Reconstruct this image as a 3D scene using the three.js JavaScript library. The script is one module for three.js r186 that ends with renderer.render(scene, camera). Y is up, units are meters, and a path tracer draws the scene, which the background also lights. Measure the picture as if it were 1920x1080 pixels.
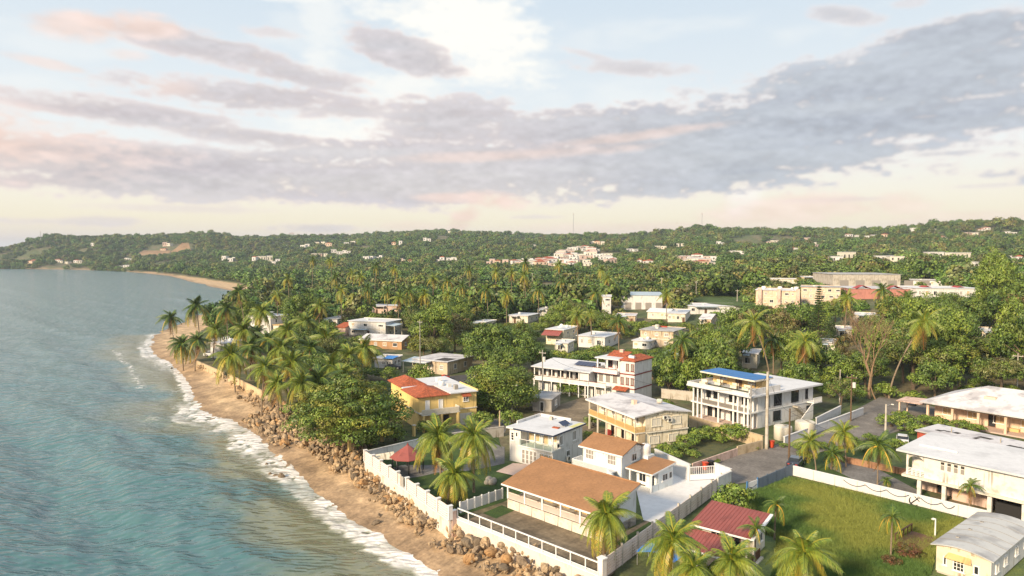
import * as THREE from 'three';
import { mergeGeometries } from 'three/addons/utils/BufferGeometryUtils.js';

// ---------------------------------------------------------------- camera, sky, sun, exposure
const scene = new THREE.Scene();
const EYE = new THREE.Vector3(0, 35, 0), FOCAL = 1280, HORIZON = 476;      // focal length and horizon row in photograph pixels (1920 x 1080)
const PITCH = Math.atan((540 - HORIZON) / FOCAL);
const camera = new THREE.PerspectiveCamera(2 * Math.atan(540 / FOCAL) * 180 / Math.PI, 16 / 9, 1, 12000);
camera.position.copy(EYE); camera.rotation.x = -PITCH; camera.updateMatrixWorld();
const renderer = new THREE.WebGLRenderer({ antialias: true });
renderer.toneMapping = THREE.LinearToneMapping;
renderer.toneMappingExposure = 1.75;
renderer.shadowMap.enabled = true;
const SUN_DIR = new THREE.Vector3(-0.64, 0.44, 0.66).normalize();
const sun = new THREE.DirectionalLight(new THREE.Color().setRGB(1.0, 0.79, 0.54), 4.0);
sun.position.copy(SUN_DIR).multiplyScalar(600); sun.castShadow = true; sun.shadow.radius = 14;
Object.assign(sun.shadow.camera, { left: -300, right: 300, top: 300, bottom: -300, near: 1, far: 1600 });
scene.add(sun, sun.target);
scene.fog = new THREE.FogExp2(new THREE.Color().setRGB(0.68, 0.82, 1.0), 0.0001);

// ---------------------------------------------------------------- random numbers and noise
function rng(seed) { let a = seed >>> 0; return () => { a = (a + 0x6D2B79F5) | 0; let t = Math.imul(a ^ (a >>> 15), 1 | a); t = (t + Math.imul(t ^ (t >>> 7), 61 | t)) ^ t; return ((t ^ (t >>> 14)) >>> 0) / 4294967296; }; }
const PERM = new Uint8Array(512); { const r = rng(7), p = [...Array(256).keys()]; for (let i = 255; i > 0; i--) { const j = Math.floor(r() * (i + 1)); [p[i], p[j]] = [p[j], p[i]]; } for (let i = 0; i < 512; i++) PERM[i] = p[i & 255]; }
const lerp = (a, b, t) => a + (b - a) * t, clamp = (v, a = 0, b = 1) => v < a ? a : v > b ? b : v;
const smooth = (a, b, v) => { const t = clamp((v - a) / (b - a)); return t * t * (3 - 2 * t); };
function noise(x, y) {                                   // value noise 0..1
  const xi = Math.floor(x), yi = Math.floor(y), u = x - xi, v = y - yi, a = u * u * (3 - 2 * u), b = v * v * (3 - 2 * v);
  const p = PERM[xi & 255] , q = PERM[(xi + 1) & 255], Y = yi & 255, Z = (yi + 1) & 255;
  return lerp(lerp(PERM[p + Y], PERM[q + Y], a), lerp(PERM[p + Z], PERM[q + Z], a), b) / 255;
}
function fbm(x, y, n = 4) { let s = 0, k = 0.5, t = 0; for (let i = 0; i < n; i++) { s += k * noise(x + 17.3 * i, y - 9.1 * i); t += k; k *= 0.5; x *= 2.03; y *= 2.03; } return s / t; }
function tnoise(x, y, p) {                               // the same, repeating every p cells
  const m = (v) => ((v % p) + p) % p, xi = Math.floor(x), yi = Math.floor(y), u = x - xi, v = y - yi, a = u * u * (3 - 2 * u), b = v * v * (3 - 2 * v);
  const h = (i, j) => PERM[PERM[m(i)] + m(j)] / 255;
  return lerp(lerp(h(xi, yi), h(xi + 1, yi), a), lerp(h(xi, yi + 1), h(xi + 1, yi + 1), a), b);
}
function streak(u, v) { const f = (x, y, p, q) => { const m = (a, b) => ((a % b) + b) % b, xi = Math.floor(x), yi = Math.floor(y), a = x - xi, b = y - yi, A = a * a * (3 - 2 * a), B = b * b * (3 - 2 * b), h = (i, j) => PERM[PERM[m(i, p)] + m(j, q)] / 255; return lerp(lerp(h(xi, yi), h(xi + 1, yi), A), lerp(h(xi, yi + 1), h(xi + 1, yi + 1), A), B); }; return smooth(0.55, 0.95, 0.62 * f(u * 56, v * 5, 56, 5) + 0.45 * f(u * 23, v * 3, 23, 3)); }
function tfbm(u, v, p, n = 4) { let s = 0, k = 0.5, t = 0; for (let i = 0; i < n; i++) { s += k * tnoise(u * p, v * p, p); t += k; k *= 0.55; p *= 2; } return s / t; }

// ---------------------------------------------------------------- from photograph pixels to places
function ray(px, py) { return new THREE.Vector3((px - 960) / FOCAL, (540 - py) / FOCAL, -1).applyAxisAngle(new THREE.Vector3(1, 0, 0), -PITCH); }
function at(px, py, y) { const d = ray(px, py); return EYE.clone().addScaledVector(d, (y - EYE.y) / d.y); }
function depthAt(px, py, depth) { const d = ray(px, py); return EYE.clone().addScaledVector(d, depth / -d.z); }

// ---------------------------------------------------------------- the sky: cream horizon, pale blue above, mauve cloud bands lit pink from the left
{
  const AIR = 1 / 1.6, W = 3072, H = 1536, data = new Float32Array(W * H * 4), D2R = Math.PI / 180;
  const lin = (r, g, b) => [r, g, b].map((c) => { c /= 255; return c <= 0.04045 ? c / 12.92 : ((c + 0.055) / 1.055) ** 2.4; });
  const elOf = (py) => Math.atan((HORIZON - py) / FOCAL) / D2R, azOf = (px) => Math.atan((px - 960) / FOCAL) / D2R;
  // cloud masses: x, y, half width, half height in photograph pixels, tilt, kind (g grey, w white, p pink), strength
  const C = [[1060, 316, 660, 58, 0.03, 'g', 1.2], [1400, 262, 560, 62, 0.03, 'g', 1.15], [1660, 200, 420, 58, 0.02, 'g', 1.1], [1700, 262, 300, 44, 0.02, 'g', 1.05], [1780, 150, 190, 36, 0, 'g', 0.95], [1500, 312, 330, 22, 0.05, 'g', 0.9], [330, 338, 470, 44, 0, 'g', 1.0], [700, 345, 420, 34, 0, 'g', 1.1], [850, 232, 140, 46, 0, 'g', 0.95], [1000, 250, 260, 40, 0, 'g', 0.9],
    [400, 128, 170, 24, -0.09, 'g', 0.8], [560, 160, 130, 18, -0.12, 'g', 0.7], [480, 206, 220, 26, -0.04, 'g', 0.85], [640, 215, 110, 22, 0, 'g', 0.7], [250, 250, 240, 20, -0.06, 'g', 0.75], [440, 272, 190, 18, -0.05, 'g', 0.7], [755, 108, 100, 28, -0.2, 'g', 0.9], [520, 90, 60, 10, 0, 'g', 0.45],
    [165, 122, 80, 20, 0.1, 'p', 0.8], [285, 105, 70, 18, 0, 'p', 0.75], [100, 184, 70, 7, -0.1, 'p', 0.6], [250, 155, 40, 8, 0, 'p', 0.5], [330, 200, 60, 14, 0, 'p', 0.5], [925, 376, 66, 17, -0.1, 'p', 1.1], [872, 408, 32, 18, 0.4, 'p', 1.05], [850, 372, 60, 9, 0, 'p', 0.8], [960, 292, 240, 10, 0.05, 'p', 0.6], [1180, 262, 170, 9, 0.1, 'p', 0.6], [780, 425, 60, 9, 0, 'p', 0.45],
    [590, 430, 90, 10, 0, 'g', 0.55], [180, 424, 110, 9, 0, 'g', 0.45], [60, 426, 80, 6, 0, 'g', 0.45], [40, 455, 120, 12, 0, 'g', 0.4], [330, 400, 200, 7, 0, 'g', 0.35], [1000, 407, 60, 4, 0, 'g', 0.4], [1750, 318, 110, 6, 0, 'g', 0.6], [1200, 345, 180, 6, 0.03, 'g', 0.7],
    [1395, 378, 34, 26, 0.3, 'w', 0.9], [1480, 402, 150, 26, 0, 'p', 0.75], [1690, 395, 60, 18, 0, 'p', 0.6], [1250, 430, 260, 12, 0, 'p', 0.5], [1800, 425, 160, 14, 0, 'p', 0.5], [1560, 385, 120, 5, 0, 'g', 0.35], [1840, 372, 80, 4, 0, 'g', 0.35],
    [880, 62, 130, 78, -0.35, 'w', 1.1], [800, 10, 160, 34, 0, 'w', 0.9], [612, 66, 44, 88, 0.25, 'w', 0.55], [560, 26, 90, 9, 0, 'w', 0.7], [650, 248, 130, 44, 0.1, 'w', 0.8], [760, 180, 90, 30, 0, 'w', 0.7], [600, 120, 30, 40, 0, 'w', 0.6], [1190, 138, 130, 13, -0.1, 'g', 0.5], [1120, 118, 60, 7, -0.3, 'g', 0.4], [1580, 82, 70, 14, -0.25, 'g', 0.5], [1740, 48, 80, 12, 0, 'g', 0.35], [1500, 18, 90, 8, 0, 'g', 0.3], [1690, 76, 40, 8, 0, 'g', 0.35], [425, 20, 16, 9, 0, 'g', 0.4],
  ].map(([x, y, rx, ry, t, k, s]) => { const a = azOf(x), e = elOf(y), c = Math.cos(a * D2R) ** 2; return { a, e, ra: rx / FOCAL / D2R * c, re: ry / FOCAL / D2R, t, k, s }; });
  { // the same bands and scraps go on all round, outside the frame
    const r = rng(31);
    for (let i = 0; i < 150; i++) { const a = r() * 360 - 180, big = r() < 0.3, e = big ? 3 + r() * 12 : 2 + r() * 50; if (Math.abs(a) < 44 && e < 24) continue; C.push({ a, e, ra: big ? 8 + r() * 16 : 2 + r() * 7 + e * 0.12, re: big ? 1.2 + r() * 2.2 : 0.4 + r() * 1.3 + e * 0.08, t: (r() - 0.5) * 0.2, k: r() < 0.6 ? 'g' : r() < 0.5 ? 'w' : 'p', s: 0.5 + r() * 0.6 }); }
  }
  const stops = [[0, lin(236, 222, 210)], [1.2, lin(242, 226, 208)], [2.6, lin(248, 237, 208)], [4.5, lin(246, 240, 222)], [8, lin(236, 240, 240)], [13, lin(222, 231, 237)], [21, lin(204, 219, 232)], [45, lin(196, 214, 232)], [90, lin(186, 206, 228)]];
  const grey = lin(207, 201, 204), greyBlue = lin(184, 190, 200), pink = lin(250, 226, 212), white = lin(255, 252, 244);
  for (let j = 0; j < H; j++) {
    const el = ((j + 0.5) / H - 0.5) * 180; let base = stops[0][1];
    if (el > 0) for (let k = 1; k < stops.length; k++) if (el <= stops[k][0]) { const t = (el - stops[k - 1][0]) / (stops[k][0] - stops[k - 1][0]); base = stops[k - 1][1].map((c, n) => lerp(c, stops[k][1][n], t)); break; }
    const row = el > -0.5 && el < 60 ? C.filter((c) => Math.abs(el - c.e) < c.re * 2.2 + c.ra * Math.abs(c.t) * 2 + 1.5) : [];
    for (let i = 0; i < W; i++) {
      const o = (j * W + i) * 4, u = ((i + 0.5) / W - 0.5) * 2 * Math.PI, x = Math.cos(u), z = Math.sin(u); let az = Math.atan2(x, -z) / D2R;
      let [R, G, B] = base;
      if (row.length) {
        const w1 = (fbm(az * 0.12 + 40, el * 0.7 + 7, 5) - 0.5), w2 = (fbm(az * 0.5 + 11, el * 1.5 + 3, 5) - 0.5), w3 = (fbm(az * 1.5 + 5, el * 3.0 + 9, 4) - 0.5);
        let g = 0, p = 0, w = 0;
        for (const c of row) {
          let da = az - c.a; if (da > 180) da -= 360; if (da < -180) da += 360; if (Math.abs(da) > c.ra * 2.2) continue;
          const de = el - c.e - da * c.t, q = 1 - (da / c.ra) ** 2 - (de / c.re) ** 2; if (q < -2.6) continue;
          const v = c.s * smooth(-0.75, 1.0, q * 0.85 + w1 * 1.5 + w2 * 1.25 + w3 * 0.95);
          if (c.k === 'g') g = Math.max(g, v); else if (c.k === 'p') p = Math.max(p, v); else w = Math.max(w, v);
        }
        const wisp = smooth(0.55, 0.8, fbm(az * 0.12 - 20, el * 0.4 + 60, 5)) * 0.25 * smooth(3, 12, el); w = Math.max(w, wisp);
        w = Math.min(w, 1); g = Math.min(g, 1); p = Math.min(p, 1);
        const side = smooth(-6, 22, az), gc = grey.map((c, n) => lerp(c, greyBlue[n], Math.abs(az) < 120 ? side : 0.5) * (0.98 + 0.3 * (w2 + w3)));
        const mixc = (col, k) => { R = lerp(R, col[0], k); G = lerp(G, col[1], k); B = lerp(B, col[2], k); };
        mixc(white, w * 0.9);
        if (g > 0) { const thin = smooth(0.0, 0.75, g); mixc([lerp(pink[0], gc[0], thin), lerp(pink[1] * 1.05, gc[1], thin), lerp(pink[2] * 1.12, gc[2], thin)], smooth(0.02, 0.6, g) * (0.7 + 0.45 * fbm(az * 0.07 + 3, el * 1.1 + 20, 3))); }
        mixc([pink[0] * (0.98 + 0.3 * w2), pink[1] * (0.93 + 0.4 * w2), pink[2] * (0.92 + 0.5 * w2)], p * 0.85);
      }
      data[o] = R * AIR; data[o + 1] = G * AIR; data[o + 2] = B * AIR; data[o + 3] = 1;
    }
  }
  const sky = new THREE.DataTexture(data, W, H, THREE.RGBAFormat, THREE.FloatType);
  sky.mapping = THREE.EquirectangularReflectionMapping; sky.magFilter = THREE.LinearFilter; sky.minFilter = THREE.LinearFilter; sky.needsUpdate = true;
  scene.background = sky; scene.environment = sky;
}

// ---------------------------------------------------------------- naming, parts and geometry helpers
const taken = {};
function numbered(name) { const n = taken[name] = (taken[name] ?? -1) + 1; return n ? `${name}_${String(n).padStart(3, '0')}` : name; }
function tag(o, label, category, group) { o.userData.label = label; o.userData.category = category; if (group) o.userData.group = group; return o; }
function thing(name, label, category, x = 0, y = 0, z = 0, yaw = 0, group) { const o = new THREE.Group(); o.name = numbered(name); o.position.set(x, y, z); o.rotation.y = yaw * Math.PI / 180; scene.add(o); return tag(o, label, category, group); }
function add(parent, name, geo, material, x = 0, y = 0, z = 0, rx = 0, ry = 0, rz = 0) { const m = new THREE.Mesh(geo, material); m.name = name; m.position.set(x, y, z); m.rotation.set(rx, ry, rz); m.castShadow = m.receiveShadow = true; parent.add(m); return m; }
function structure(name, geo, material) { const m = add(scene, numbered(name), geo, material); m.userData.kind = 'structure'; return m; }
function stuff(name, label, o) { o.name = numbered(name); o.userData.kind = 'stuff'; o.userData.label = label; o.castShadow = o.receiveShadow = true; scene.add(o); return o; }
function copy(proto, label, group) { const c = proto.clone(); c.name = numbered(proto.userData.kindName); c.userData = { label, category: proto.userData.category, group }; scene.add(c); return c; }
const boxes = new Map();
function box(w, h, d) {                                  // a box with uv in metres, shared between alike boxes
  const key = [w, h, d].map((v) => v.toFixed(3)).join(); if (boxes.has(key)) return boxes.get(key);
  const g = new THREE.BoxGeometry(w, h, d), uv = g.attributes.uv, s = [[d, h], [d, h], [w, d], [w, d], [w, h], [w, h]];
  for (let f = 0; f < 6; f++) for (let k = 0; k < 4; k++) uv.setXY(f * 4 + k, uv.getX(f * 4 + k) * s[f][0] + f * 1.7, uv.getY(f * 4 + k) * s[f][1] + f * 0.9);
  boxes.set(key, g); return g;
}
function bx(parent, name, m, x0, x1, y0, y1, z0, z1) { return add(parent, name, box(Math.abs(x1 - x0), Math.abs(y1 - y0), Math.abs(z1 - z0)), m, (x0 + x1) / 2, (y0 + y1) / 2, (z0 + z1) / 2); }
function boxesGeo(list) { return mergeGeometries(list.map(([x0, x1, y0, y1, z0, z1]) => box(Math.abs(x1 - x0), Math.abs(y1 - y0), Math.abs(z1 - z0)).clone().translate((x0 + x1) / 2, (y0 + y1) / 2, (z0 + z1) / 2))); }
function poly(points, y, material, name) {               // a level sheet with an outline of [x, z], uv in metres
  const s = new THREE.Shape(points.map(([x, z]) => new THREE.Vector2(x, -z))), g = new THREE.ShapeGeometry(s); g.rotateX(-Math.PI / 2); g.translate(0, y, 0);
  const p = g.attributes.position, uv = g.attributes.uv; for (let i = 0; i < p.count; i++) uv.setXY(i, p.getX(i), p.getZ(i));
  return structure(name, g, material);
}
function polyPx(pix, y, material, name) { return poly(pix.map(([px, py]) => { const p = at(px, py, y); return [p.x, p.z]; }), y, material, name); }
function prism(points, z0, z1) {                          // polygon of [x, y] stretched from z0 to z1
  const g = new THREE.ExtrudeGeometry(new THREE.Shape(points.map((p) => new THREE.Vector2(...p))), { depth: z1 - z0, bevelEnabled: false }); g.translate(0, 0, z0); return g;
}
function quads(list) {                                    // flat-shaded faces from lists of 3 or 4 corners, uv in metres
  const pos = [], nor = [], uvs = [], idx = [];
  for (const q of list) {
    const [a, b, c] = q.map((v) => new THREE.Vector3(...v)), e = b.clone().sub(a).normalize(), n = b.clone().sub(a).cross(c.clone().sub(a)).normalize(), f = n.clone().cross(e), s = pos.length / 3;
    for (const v of q) { const w = new THREE.Vector3(...v); pos.push(...v); nor.push(n.x, n.y, n.z); w.sub(a); uvs.push(w.dot(e), w.dot(f)); }
    for (let k = 2; k < q.length; k++) idx.push(s, s + k - 1, s + k);
  }
  const g = new THREE.BufferGeometry(); g.setAttribute('position', new THREE.Float32BufferAttribute(pos, 3)); g.setAttribute('normal', new THREE.Float32BufferAttribute(nor, 3)); g.setAttribute('uv', new THREE.Float32BufferAttribute(uvs, 2)); g.setIndex(idx); return g;
}
function slabRoof(corners, t) {                           // a solid roof plate under 3 or 4 top corners (counter-clockwise from above)
  const lo = corners.map(([x, y, z]) => [x, y - t, z]), n = corners.length, f = [corners, lo.slice().reverse()];
  for (let i = 0; i < n; i++) { const j = (i + 1) % n; f.push([lo[i], lo[j], corners[j], corners[i]]); }
  return quads(f);
}
function tube(points, radii, sides = 6) {                 // tapered tube through points
  const pos = [], uvs = [], idx = []; let len = 0;
  for (let i = 0; i < points.length; i++) {
    const p = points[i], t = points[Math.min(i + 1, points.length - 1)].clone().sub(points[Math.max(i - 1, 0)]).normalize(), ref = Math.abs(t.y) < 0.9 ? new THREE.Vector3(0, 1, 0) : new THREE.Vector3(1, 0, 0), u = t.clone().cross(ref).normalize(), v = t.clone().cross(u);
    if (i) len += p.distanceTo(points[i - 1]);
    for (let k = 0; k <= sides; k++) { const a = k / sides * 2 * Math.PI, q = p.clone().addScaledVector(u, Math.cos(a) * radii[i]).addScaledVector(v, Math.sin(a) * radii[i]); pos.push(q.x, q.y, q.z); uvs.push(k / sides, len); }
    if (i) for (let k = 0; k < sides; k++) { const a = (i - 1) * (sides + 1) + k, b = a + sides + 1; idx.push(a, a + 1, b, b, a + 1, b + 1); }
  }
  const g = new THREE.BufferGeometry(); g.setAttribute('position', new THREE.Float32BufferAttribute(pos, 3)); g.setAttribute('uv', new THREE.Float32BufferAttribute(uvs, 2)); g.setIndex(idx); g.computeVertexNormals(); return g;
}
const V = (x, y, z) => new THREE.Vector3(x, y, z);

// ---------------------------------------------------------------- textures and materials
function texture(n, f, srgb = true, size = 4) {           // f(u, v) -> [r, g, b] 0..1 as seen, tiles every `size` metres
  const d = new Uint8Array(n * n * 4); for (let j = 0; j < n; j++) for (let i = 0; i < n; i++) { const c = f(i / n, j / n), o = (j * n + i) * 4; d[o] = clamp(c[0]) * 255; d[o + 1] = clamp(c[1]) * 255; d[o + 2] = clamp(c[2]) * 255; d[o + 3] = 255; }
  const t = new THREE.DataTexture(d, n, n); t.wrapS = t.wrapT = THREE.RepeatWrapping; t.magFilter = THREE.LinearFilter; t.minFilter = THREE.LinearMipmapLinearFilter; t.generateMipmaps = true; if (srgb) t.colorSpace = THREE.SRGBColorSpace; t.repeat.set(1 / size, 1 / size); t.needsUpdate = true; return t;
}
const gray = (v) => [v, v, v];
const T = {
  stucco: texture(512, (u, v) => { const g = 0.92 + 0.08 * tfbm(u, v, 6, 5) - 0.07 * smooth(0.6, 0.8, tfbm(u + 0.3, v, 4, 4)), k = streak(u, v) * 0.13; return [g - k, g - k * 1.06, g - k * 1.15]; }, true, 7),
  weather: texture(512, (u, v) => { const s = smooth(0.5, 0.78, tfbm(u, v * 0.999, 5, 5)), t = smooth(0.55, 0.75, tfbm(u + 0.37, v + 0.2, 14, 4)); const k = streak(u + 0.4, v) * 0.26; return [0.98 - 0.12 * s - 0.07 * t - k, 0.975 - 0.13 * s - 0.08 * t - k * 1.05, 0.97 - 0.15 * s - 0.1 * t - k * 1.12]; }, true, 9),
  slab: texture(512, (u, v) => { const s = smooth(0.45, 0.75, tfbm(u, v, 4, 5)), t = tfbm(u + 0.5, v, 24, 3); return gray(0.98 - 0.06 * s - 0.08 * (t - 0.5)); }, true, 11),
  oldslab: texture(512, (u, v) => { const s = smooth(0.42, 0.62, tfbm(u, v, 4, 5)), t = smooth(0.5, 0.7, tfbm(u + 0.2, v + 0.6, 9, 4)); return [0.97 - 0.13 * s - 0.09 * t, 0.97 - 0.135 * s - 0.09 * t, 0.98 - 0.135 * s - 0.085 * t]; }, true, 10),
  shingle: texture(512, (u, v) => { const row = Math.floor(v * 24), e = v * 24 - row, c = PERM[(Math.floor(u * 16 + (row % 2) * 0.5) + row * 31) & 255] / 255; const g = 0.86 + 0.07 * c + 0.16 * (tfbm(u, v, 3, 5) - 0.5) - 0.07 * (e < 0.1 ? 1 : 0); return [g, g * 0.97, g * 0.95]; }, true, 4.2),
  tile: texture(256, (u, v) => { const c = Math.floor(u * 10), r = Math.floor(v * 7), k = PERM[(c * 13 + r * 57) & 255] / 255, g = 0.76 + 0.24 * k - (v * 7 - r < 0.1 ? 0.18 : 0); return [g, g * 0.95, g * 0.92]; }, true, 2.4),
  asphalt: texture(512, (u, v) => { const s = tfbm(u, v, 5, 6), t = tfbm(u + 0.4, v, 60, 2); return gray(0.72 + 0.34 * (s - 0.5) + 0.2 * (t - 0.5)); }, true, 12),
  ground: texture(512, (u, v) => { const s = tfbm(u, v, 6, 6), t = tfbm(u + 0.4, v + 0.1, 40, 3); return gray(0.76 + 0.5 * (s - 0.5) + 0.26 * (t - 0.5)); }, true, 14),
  sandB: texture(256, (u, v) => gray(tfbm(u, v, 12, 4)), false, 5),
  bark: texture(128, (u, v) => gray(0.7 + 0.3 * tfbm(u, v, 8, 3) - (v * 10 % 1 < 0.15 ? 0.15 : 0)), true, 1),
  rock: texture(512, (u, v) => { const s = tfbm(u, v, 5, 6), t = smooth(0.5, 0.64, tfbm(u + 0.6, v, 8, 5)); return [0.82 + 0.4 * (s - 0.5) - 0.16 * t, 0.79 + 0.4 * (s - 0.5) - 0.17 * t, 0.75 + 0.38 * (s - 0.5) - 0.17 * t]; }, true, 1.6),
  rockB: texture(256, (u, v) => gray(tfbm(u, v, 9, 5)), false, 1.6),
  lawn: texture(512, (u, v) => { const s = tfbm(u, v, 5, 5), t = tfbm(u + 0.4, v + 0.1, 70, 2); return [0.72 + 0.4 * (s - 0.5) + 0.3 * (t - 0.5), 0.76 + 0.26 * (s - 0.5) + 0.3 * (t - 0.5), 0.7 + 0.2 * (t - 0.5)]; }, true, 9),
  wave: texture(512, (u, v) => { let h = 0, r = rng(5); for (let k = 0; k < 26; k++) { const a = Math.round((r() - 0.5) * 12), b = 4 + Math.round(r() * 20), p = r() * 6.28; h += Math.sin(2 * Math.PI * (a * u + b * v) + p + 2.4 * tnoise(u * 6, v * 6, 6)) / b; } return gray(0.5 + h * 0.5 + 0.24 * (tfbm(u, v, 22, 4) - 0.5)); }, false, 15),
};
function mat(rgb, rough = 0.85, o = {}) { const m = new THREE.MeshStandardMaterial({ roughness: rough, metalness: o.metal ?? 0 }); m.color.setRGB(...rgb); if (o.map) m.map = o.map; if (o.bump) { m.bumpMap = o.bump; m.bumpScale = o.bumpScale ?? 0.02; } if (o.double) m.side = THREE.DoubleSide; if (o.vertex) m.vertexColors = true; return m; }
const plaster = (r, g, b) => mat([r, g, b], 0.9, { map: T.stucco });
const M = {
  cabinwall: mat([0.72, 0.62, 0.5], 0.9, { map: T.weather }), seasidewall: mat([0.6, 0.47, 0.3], 0.9, { map: T.weather }),
  wallwarm: mat([0.7, 0.645, 0.585], 0.9, { map: T.weather }), fencewarm: mat([0.72, 0.63, 0.575], 0.9, { map: T.weather }),
  white: plaster(0.71, 0.705, 0.695), old: mat([0.7, 0.695, 0.67], 0.9, { map: T.weather }), cream: mat([0.8, 0.73, 0.57], 0.9, { map: T.weather }), yellow: mat([0.8, 0.59, 0.23], 0.9, { map: T.stucco }), peach: plaster(0.74, 0.57, 0.43), paleblue: plaster(0.76, 0.82, 0.83), pinkish: plaster(0.7, 0.5, 0.42), beige: mat([0.58, 0.48, 0.36], 0.9, { map: T.weather }), greywall: mat([0.36, 0.35, 0.33], 0.9, { map: T.weather }), orange: plaster(0.5, 0.3, 0.16), redwall: plaster(0.4, 0.08, 0.05), tanwall: mat([0.52, 0.42, 0.28], 0.9, { map: T.weather }), ivory: plaster(0.72, 0.68, 0.58), gold: plaster(0.72, 0.5, 0.22),
  roofwhite: mat([0.62, 0.64, 0.67], 0.8, { map: T.slab }), roofold: mat([0.62, 0.62, 0.63], 0.85, { map: T.oldslab }), roofgrey: mat([0.44, 0.44, 0.43], 0.85, { map: T.oldslab }), roofdark: mat([0.06, 0.055, 0.05], 0.9, { map: T.oldslab }), shingle: mat([0.4, 0.225, 0.11], 0.92, { map: T.shingle }), tile: mat([0.46, 0.13, 0.055], 0.85, { map: T.tile }), metalred: mat([0.31, 0.085, 0.07], 0.55, { map: T.stucco }), metalgrey: mat([0.52, 0.53, 0.51], 0.5, { map: T.oldslab }), tinblue: mat([0.42, 0.52, 0.6], 0.6, { map: T.slab }), canopyblue: mat([0.05, 0.19, 0.47], 0.7, { map: T.stucco }), redpaint: mat([0.34, 0.04, 0.035], 0.7), maroon: mat([0.2, 0.025, 0.02], 0.7),
  navy: mat([0.02, 0.035, 0.08], 0.6), black: mat([0.012, 0.012, 0.013], 0.6), dark: mat([0.035, 0.033, 0.03], 0.9), steel: mat([0.5, 0.51, 0.52], 0.45, { metal: 0.6 }), whitepaint: mat([0.76, 0.76, 0.75], 0.6), framewhite: mat([0.8, 0.8, 0.79], 0.5), wood: mat([0.2, 0.1, 0.05], 0.8, { map: T.bark }), pole: mat([0.2, 0.13, 0.075], 0.9, { map: T.bark }), concrete: mat([0.5, 0.47, 0.42], 0.9, { map: T.weather }), paving: mat([0.33, 0.32, 0.31], 0.9, { map: T.asphalt }), pavingpink: mat([0.56, 0.43, 0.37], 0.9, { map: T.slab }), courtwhite: mat([0.72, 0.72, 0.72], 0.85, { map: T.slab }), asphalt: mat([0.36, 0.33, 0.3], 0.93, { map: T.asphalt }), dirt: mat([0.34, 0.27, 0.18], 0.95, { map: T.ground }), lawn: mat([0.07, 0.13, 0.022], 0.95, { map: T.lawn }), lawnfield: mat([0.23, 0.275, 0.095], 0.95, { map: T.lawn }), drylawn: mat([0.17, 0.16, 0.07], 0.95, { map: T.lawn }), bluegate: mat([0.12, 0.17, 0.24], 0.6, { map: T.stucco }), bluepaint: mat([0.05, 0.15, 0.33], 0.6), brownrail: mat([0.13, 0.055, 0.03], 0.7), red: mat([0.5, 0.06, 0.02], 0.55), solar: mat([0.02, 0.035, 0.09], 0.18), trunk: mat([0.2, 0.15, 0.1], 0.95, { map: T.bark }), palmtrunk: mat([0.34, 0.26, 0.18], 0.95, { map: T.bark }), palebark: mat([0.4, 0.27, 0.16], 0.95, { map: T.bark }), acunit: mat([0.62, 0.6, 0.55], 0.7), pinkwall: mat([0.66, 0.49, 0.42], 0.9, { map: T.weather }), redbush: mat([0.2, 0.05, 0.02], 0.9),
  glass: new THREE.MeshPhysicalMaterial({ color: new THREE.Color().setRGB(0.025, 0.03, 0.035), roughness: 0.06, ior: 1.5 }), tarp: mat([0.02, 0.2, 0.6], 0.5), curtain: mat([0.5, 0.38, 0.22], 0.9), louver: mat([0.26, 0.24, 0.22], 0.7), carwhite: new THREE.MeshPhysicalMaterial({ color: new THREE.Color().setRGB(0.75, 0.75, 0.76), roughness: 0.35, clearcoat: 1, clearcoatRoughness: 0.08 }), cardark: new THREE.MeshPhysicalMaterial({ color: new THREE.Color().setRGB(0.015, 0.02, 0.04), roughness: 0.35, clearcoat: 1, clearcoatRoughness: 0.06 }), tyre: mat([0.012, 0.012, 0.012], 0.9), clearrail: new THREE.MeshPhysicalMaterial({ color: new THREE.Color().setRGB(0.86, 0.92, 0.9), roughness: 0.05, transmission: 1, thickness: 0 }),
};
// ---------------------------------------------------------------- coast lines, terrain, sea
const chain = (pre, pix, y, post) => [...pre, ...pix.map(([px, py]) => { const p = at(px, py, y); return [p.x, p.z]; }), ...post];
// the waterline, from near to far (land lies on its right-hand side), and the edge of the built-up ground
const SHORE = chain([[75, 60], [25, -25]], [[800, 1080], [760, 1050], [700, 1010], [640, 978], [588, 932], [552, 897], [520, 870], [488, 838], [454, 808], [424, 791], [385, 786], [362, 768], [352, 745], [345, 722], [332, 700], [318, 682], [286, 668], [276, 655], [276, 640], [284, 628], [312, 616], [342, 602], [366, 590], [392, 578], [425, 564], [438, 552], [433, 546], [416, 541], [396, 537], [367, 531], [347, 525], [318, 517], [280, 513], [230, 508], [160, 506], [80, 504.5], [0, 504]], 0, [[-1900, -1580], [-4000, -1500]]);
const EDGE = chain([[90, 52], [38, -32]], [[1132, 1092], [858, 984], [838, 976], [686, 868], [668, 850], [640, 838], [600, 812], [560, 786], [520, 764], [470, 734], [430, 712], [395, 694], [352, 676], [336, 660], [345, 640], [372, 622], [400, 604], [430, 588], [452, 572], [468, 560], [478, 549], [470, 540], [440, 531], [400, 525.5], [370, 521], [330, 515.3], [280, 509.7], [160, 504.6], [80, 503], [0, 502.5]], 2.2, [[-1900, -1610], [-4000, -1530]]);
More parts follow.
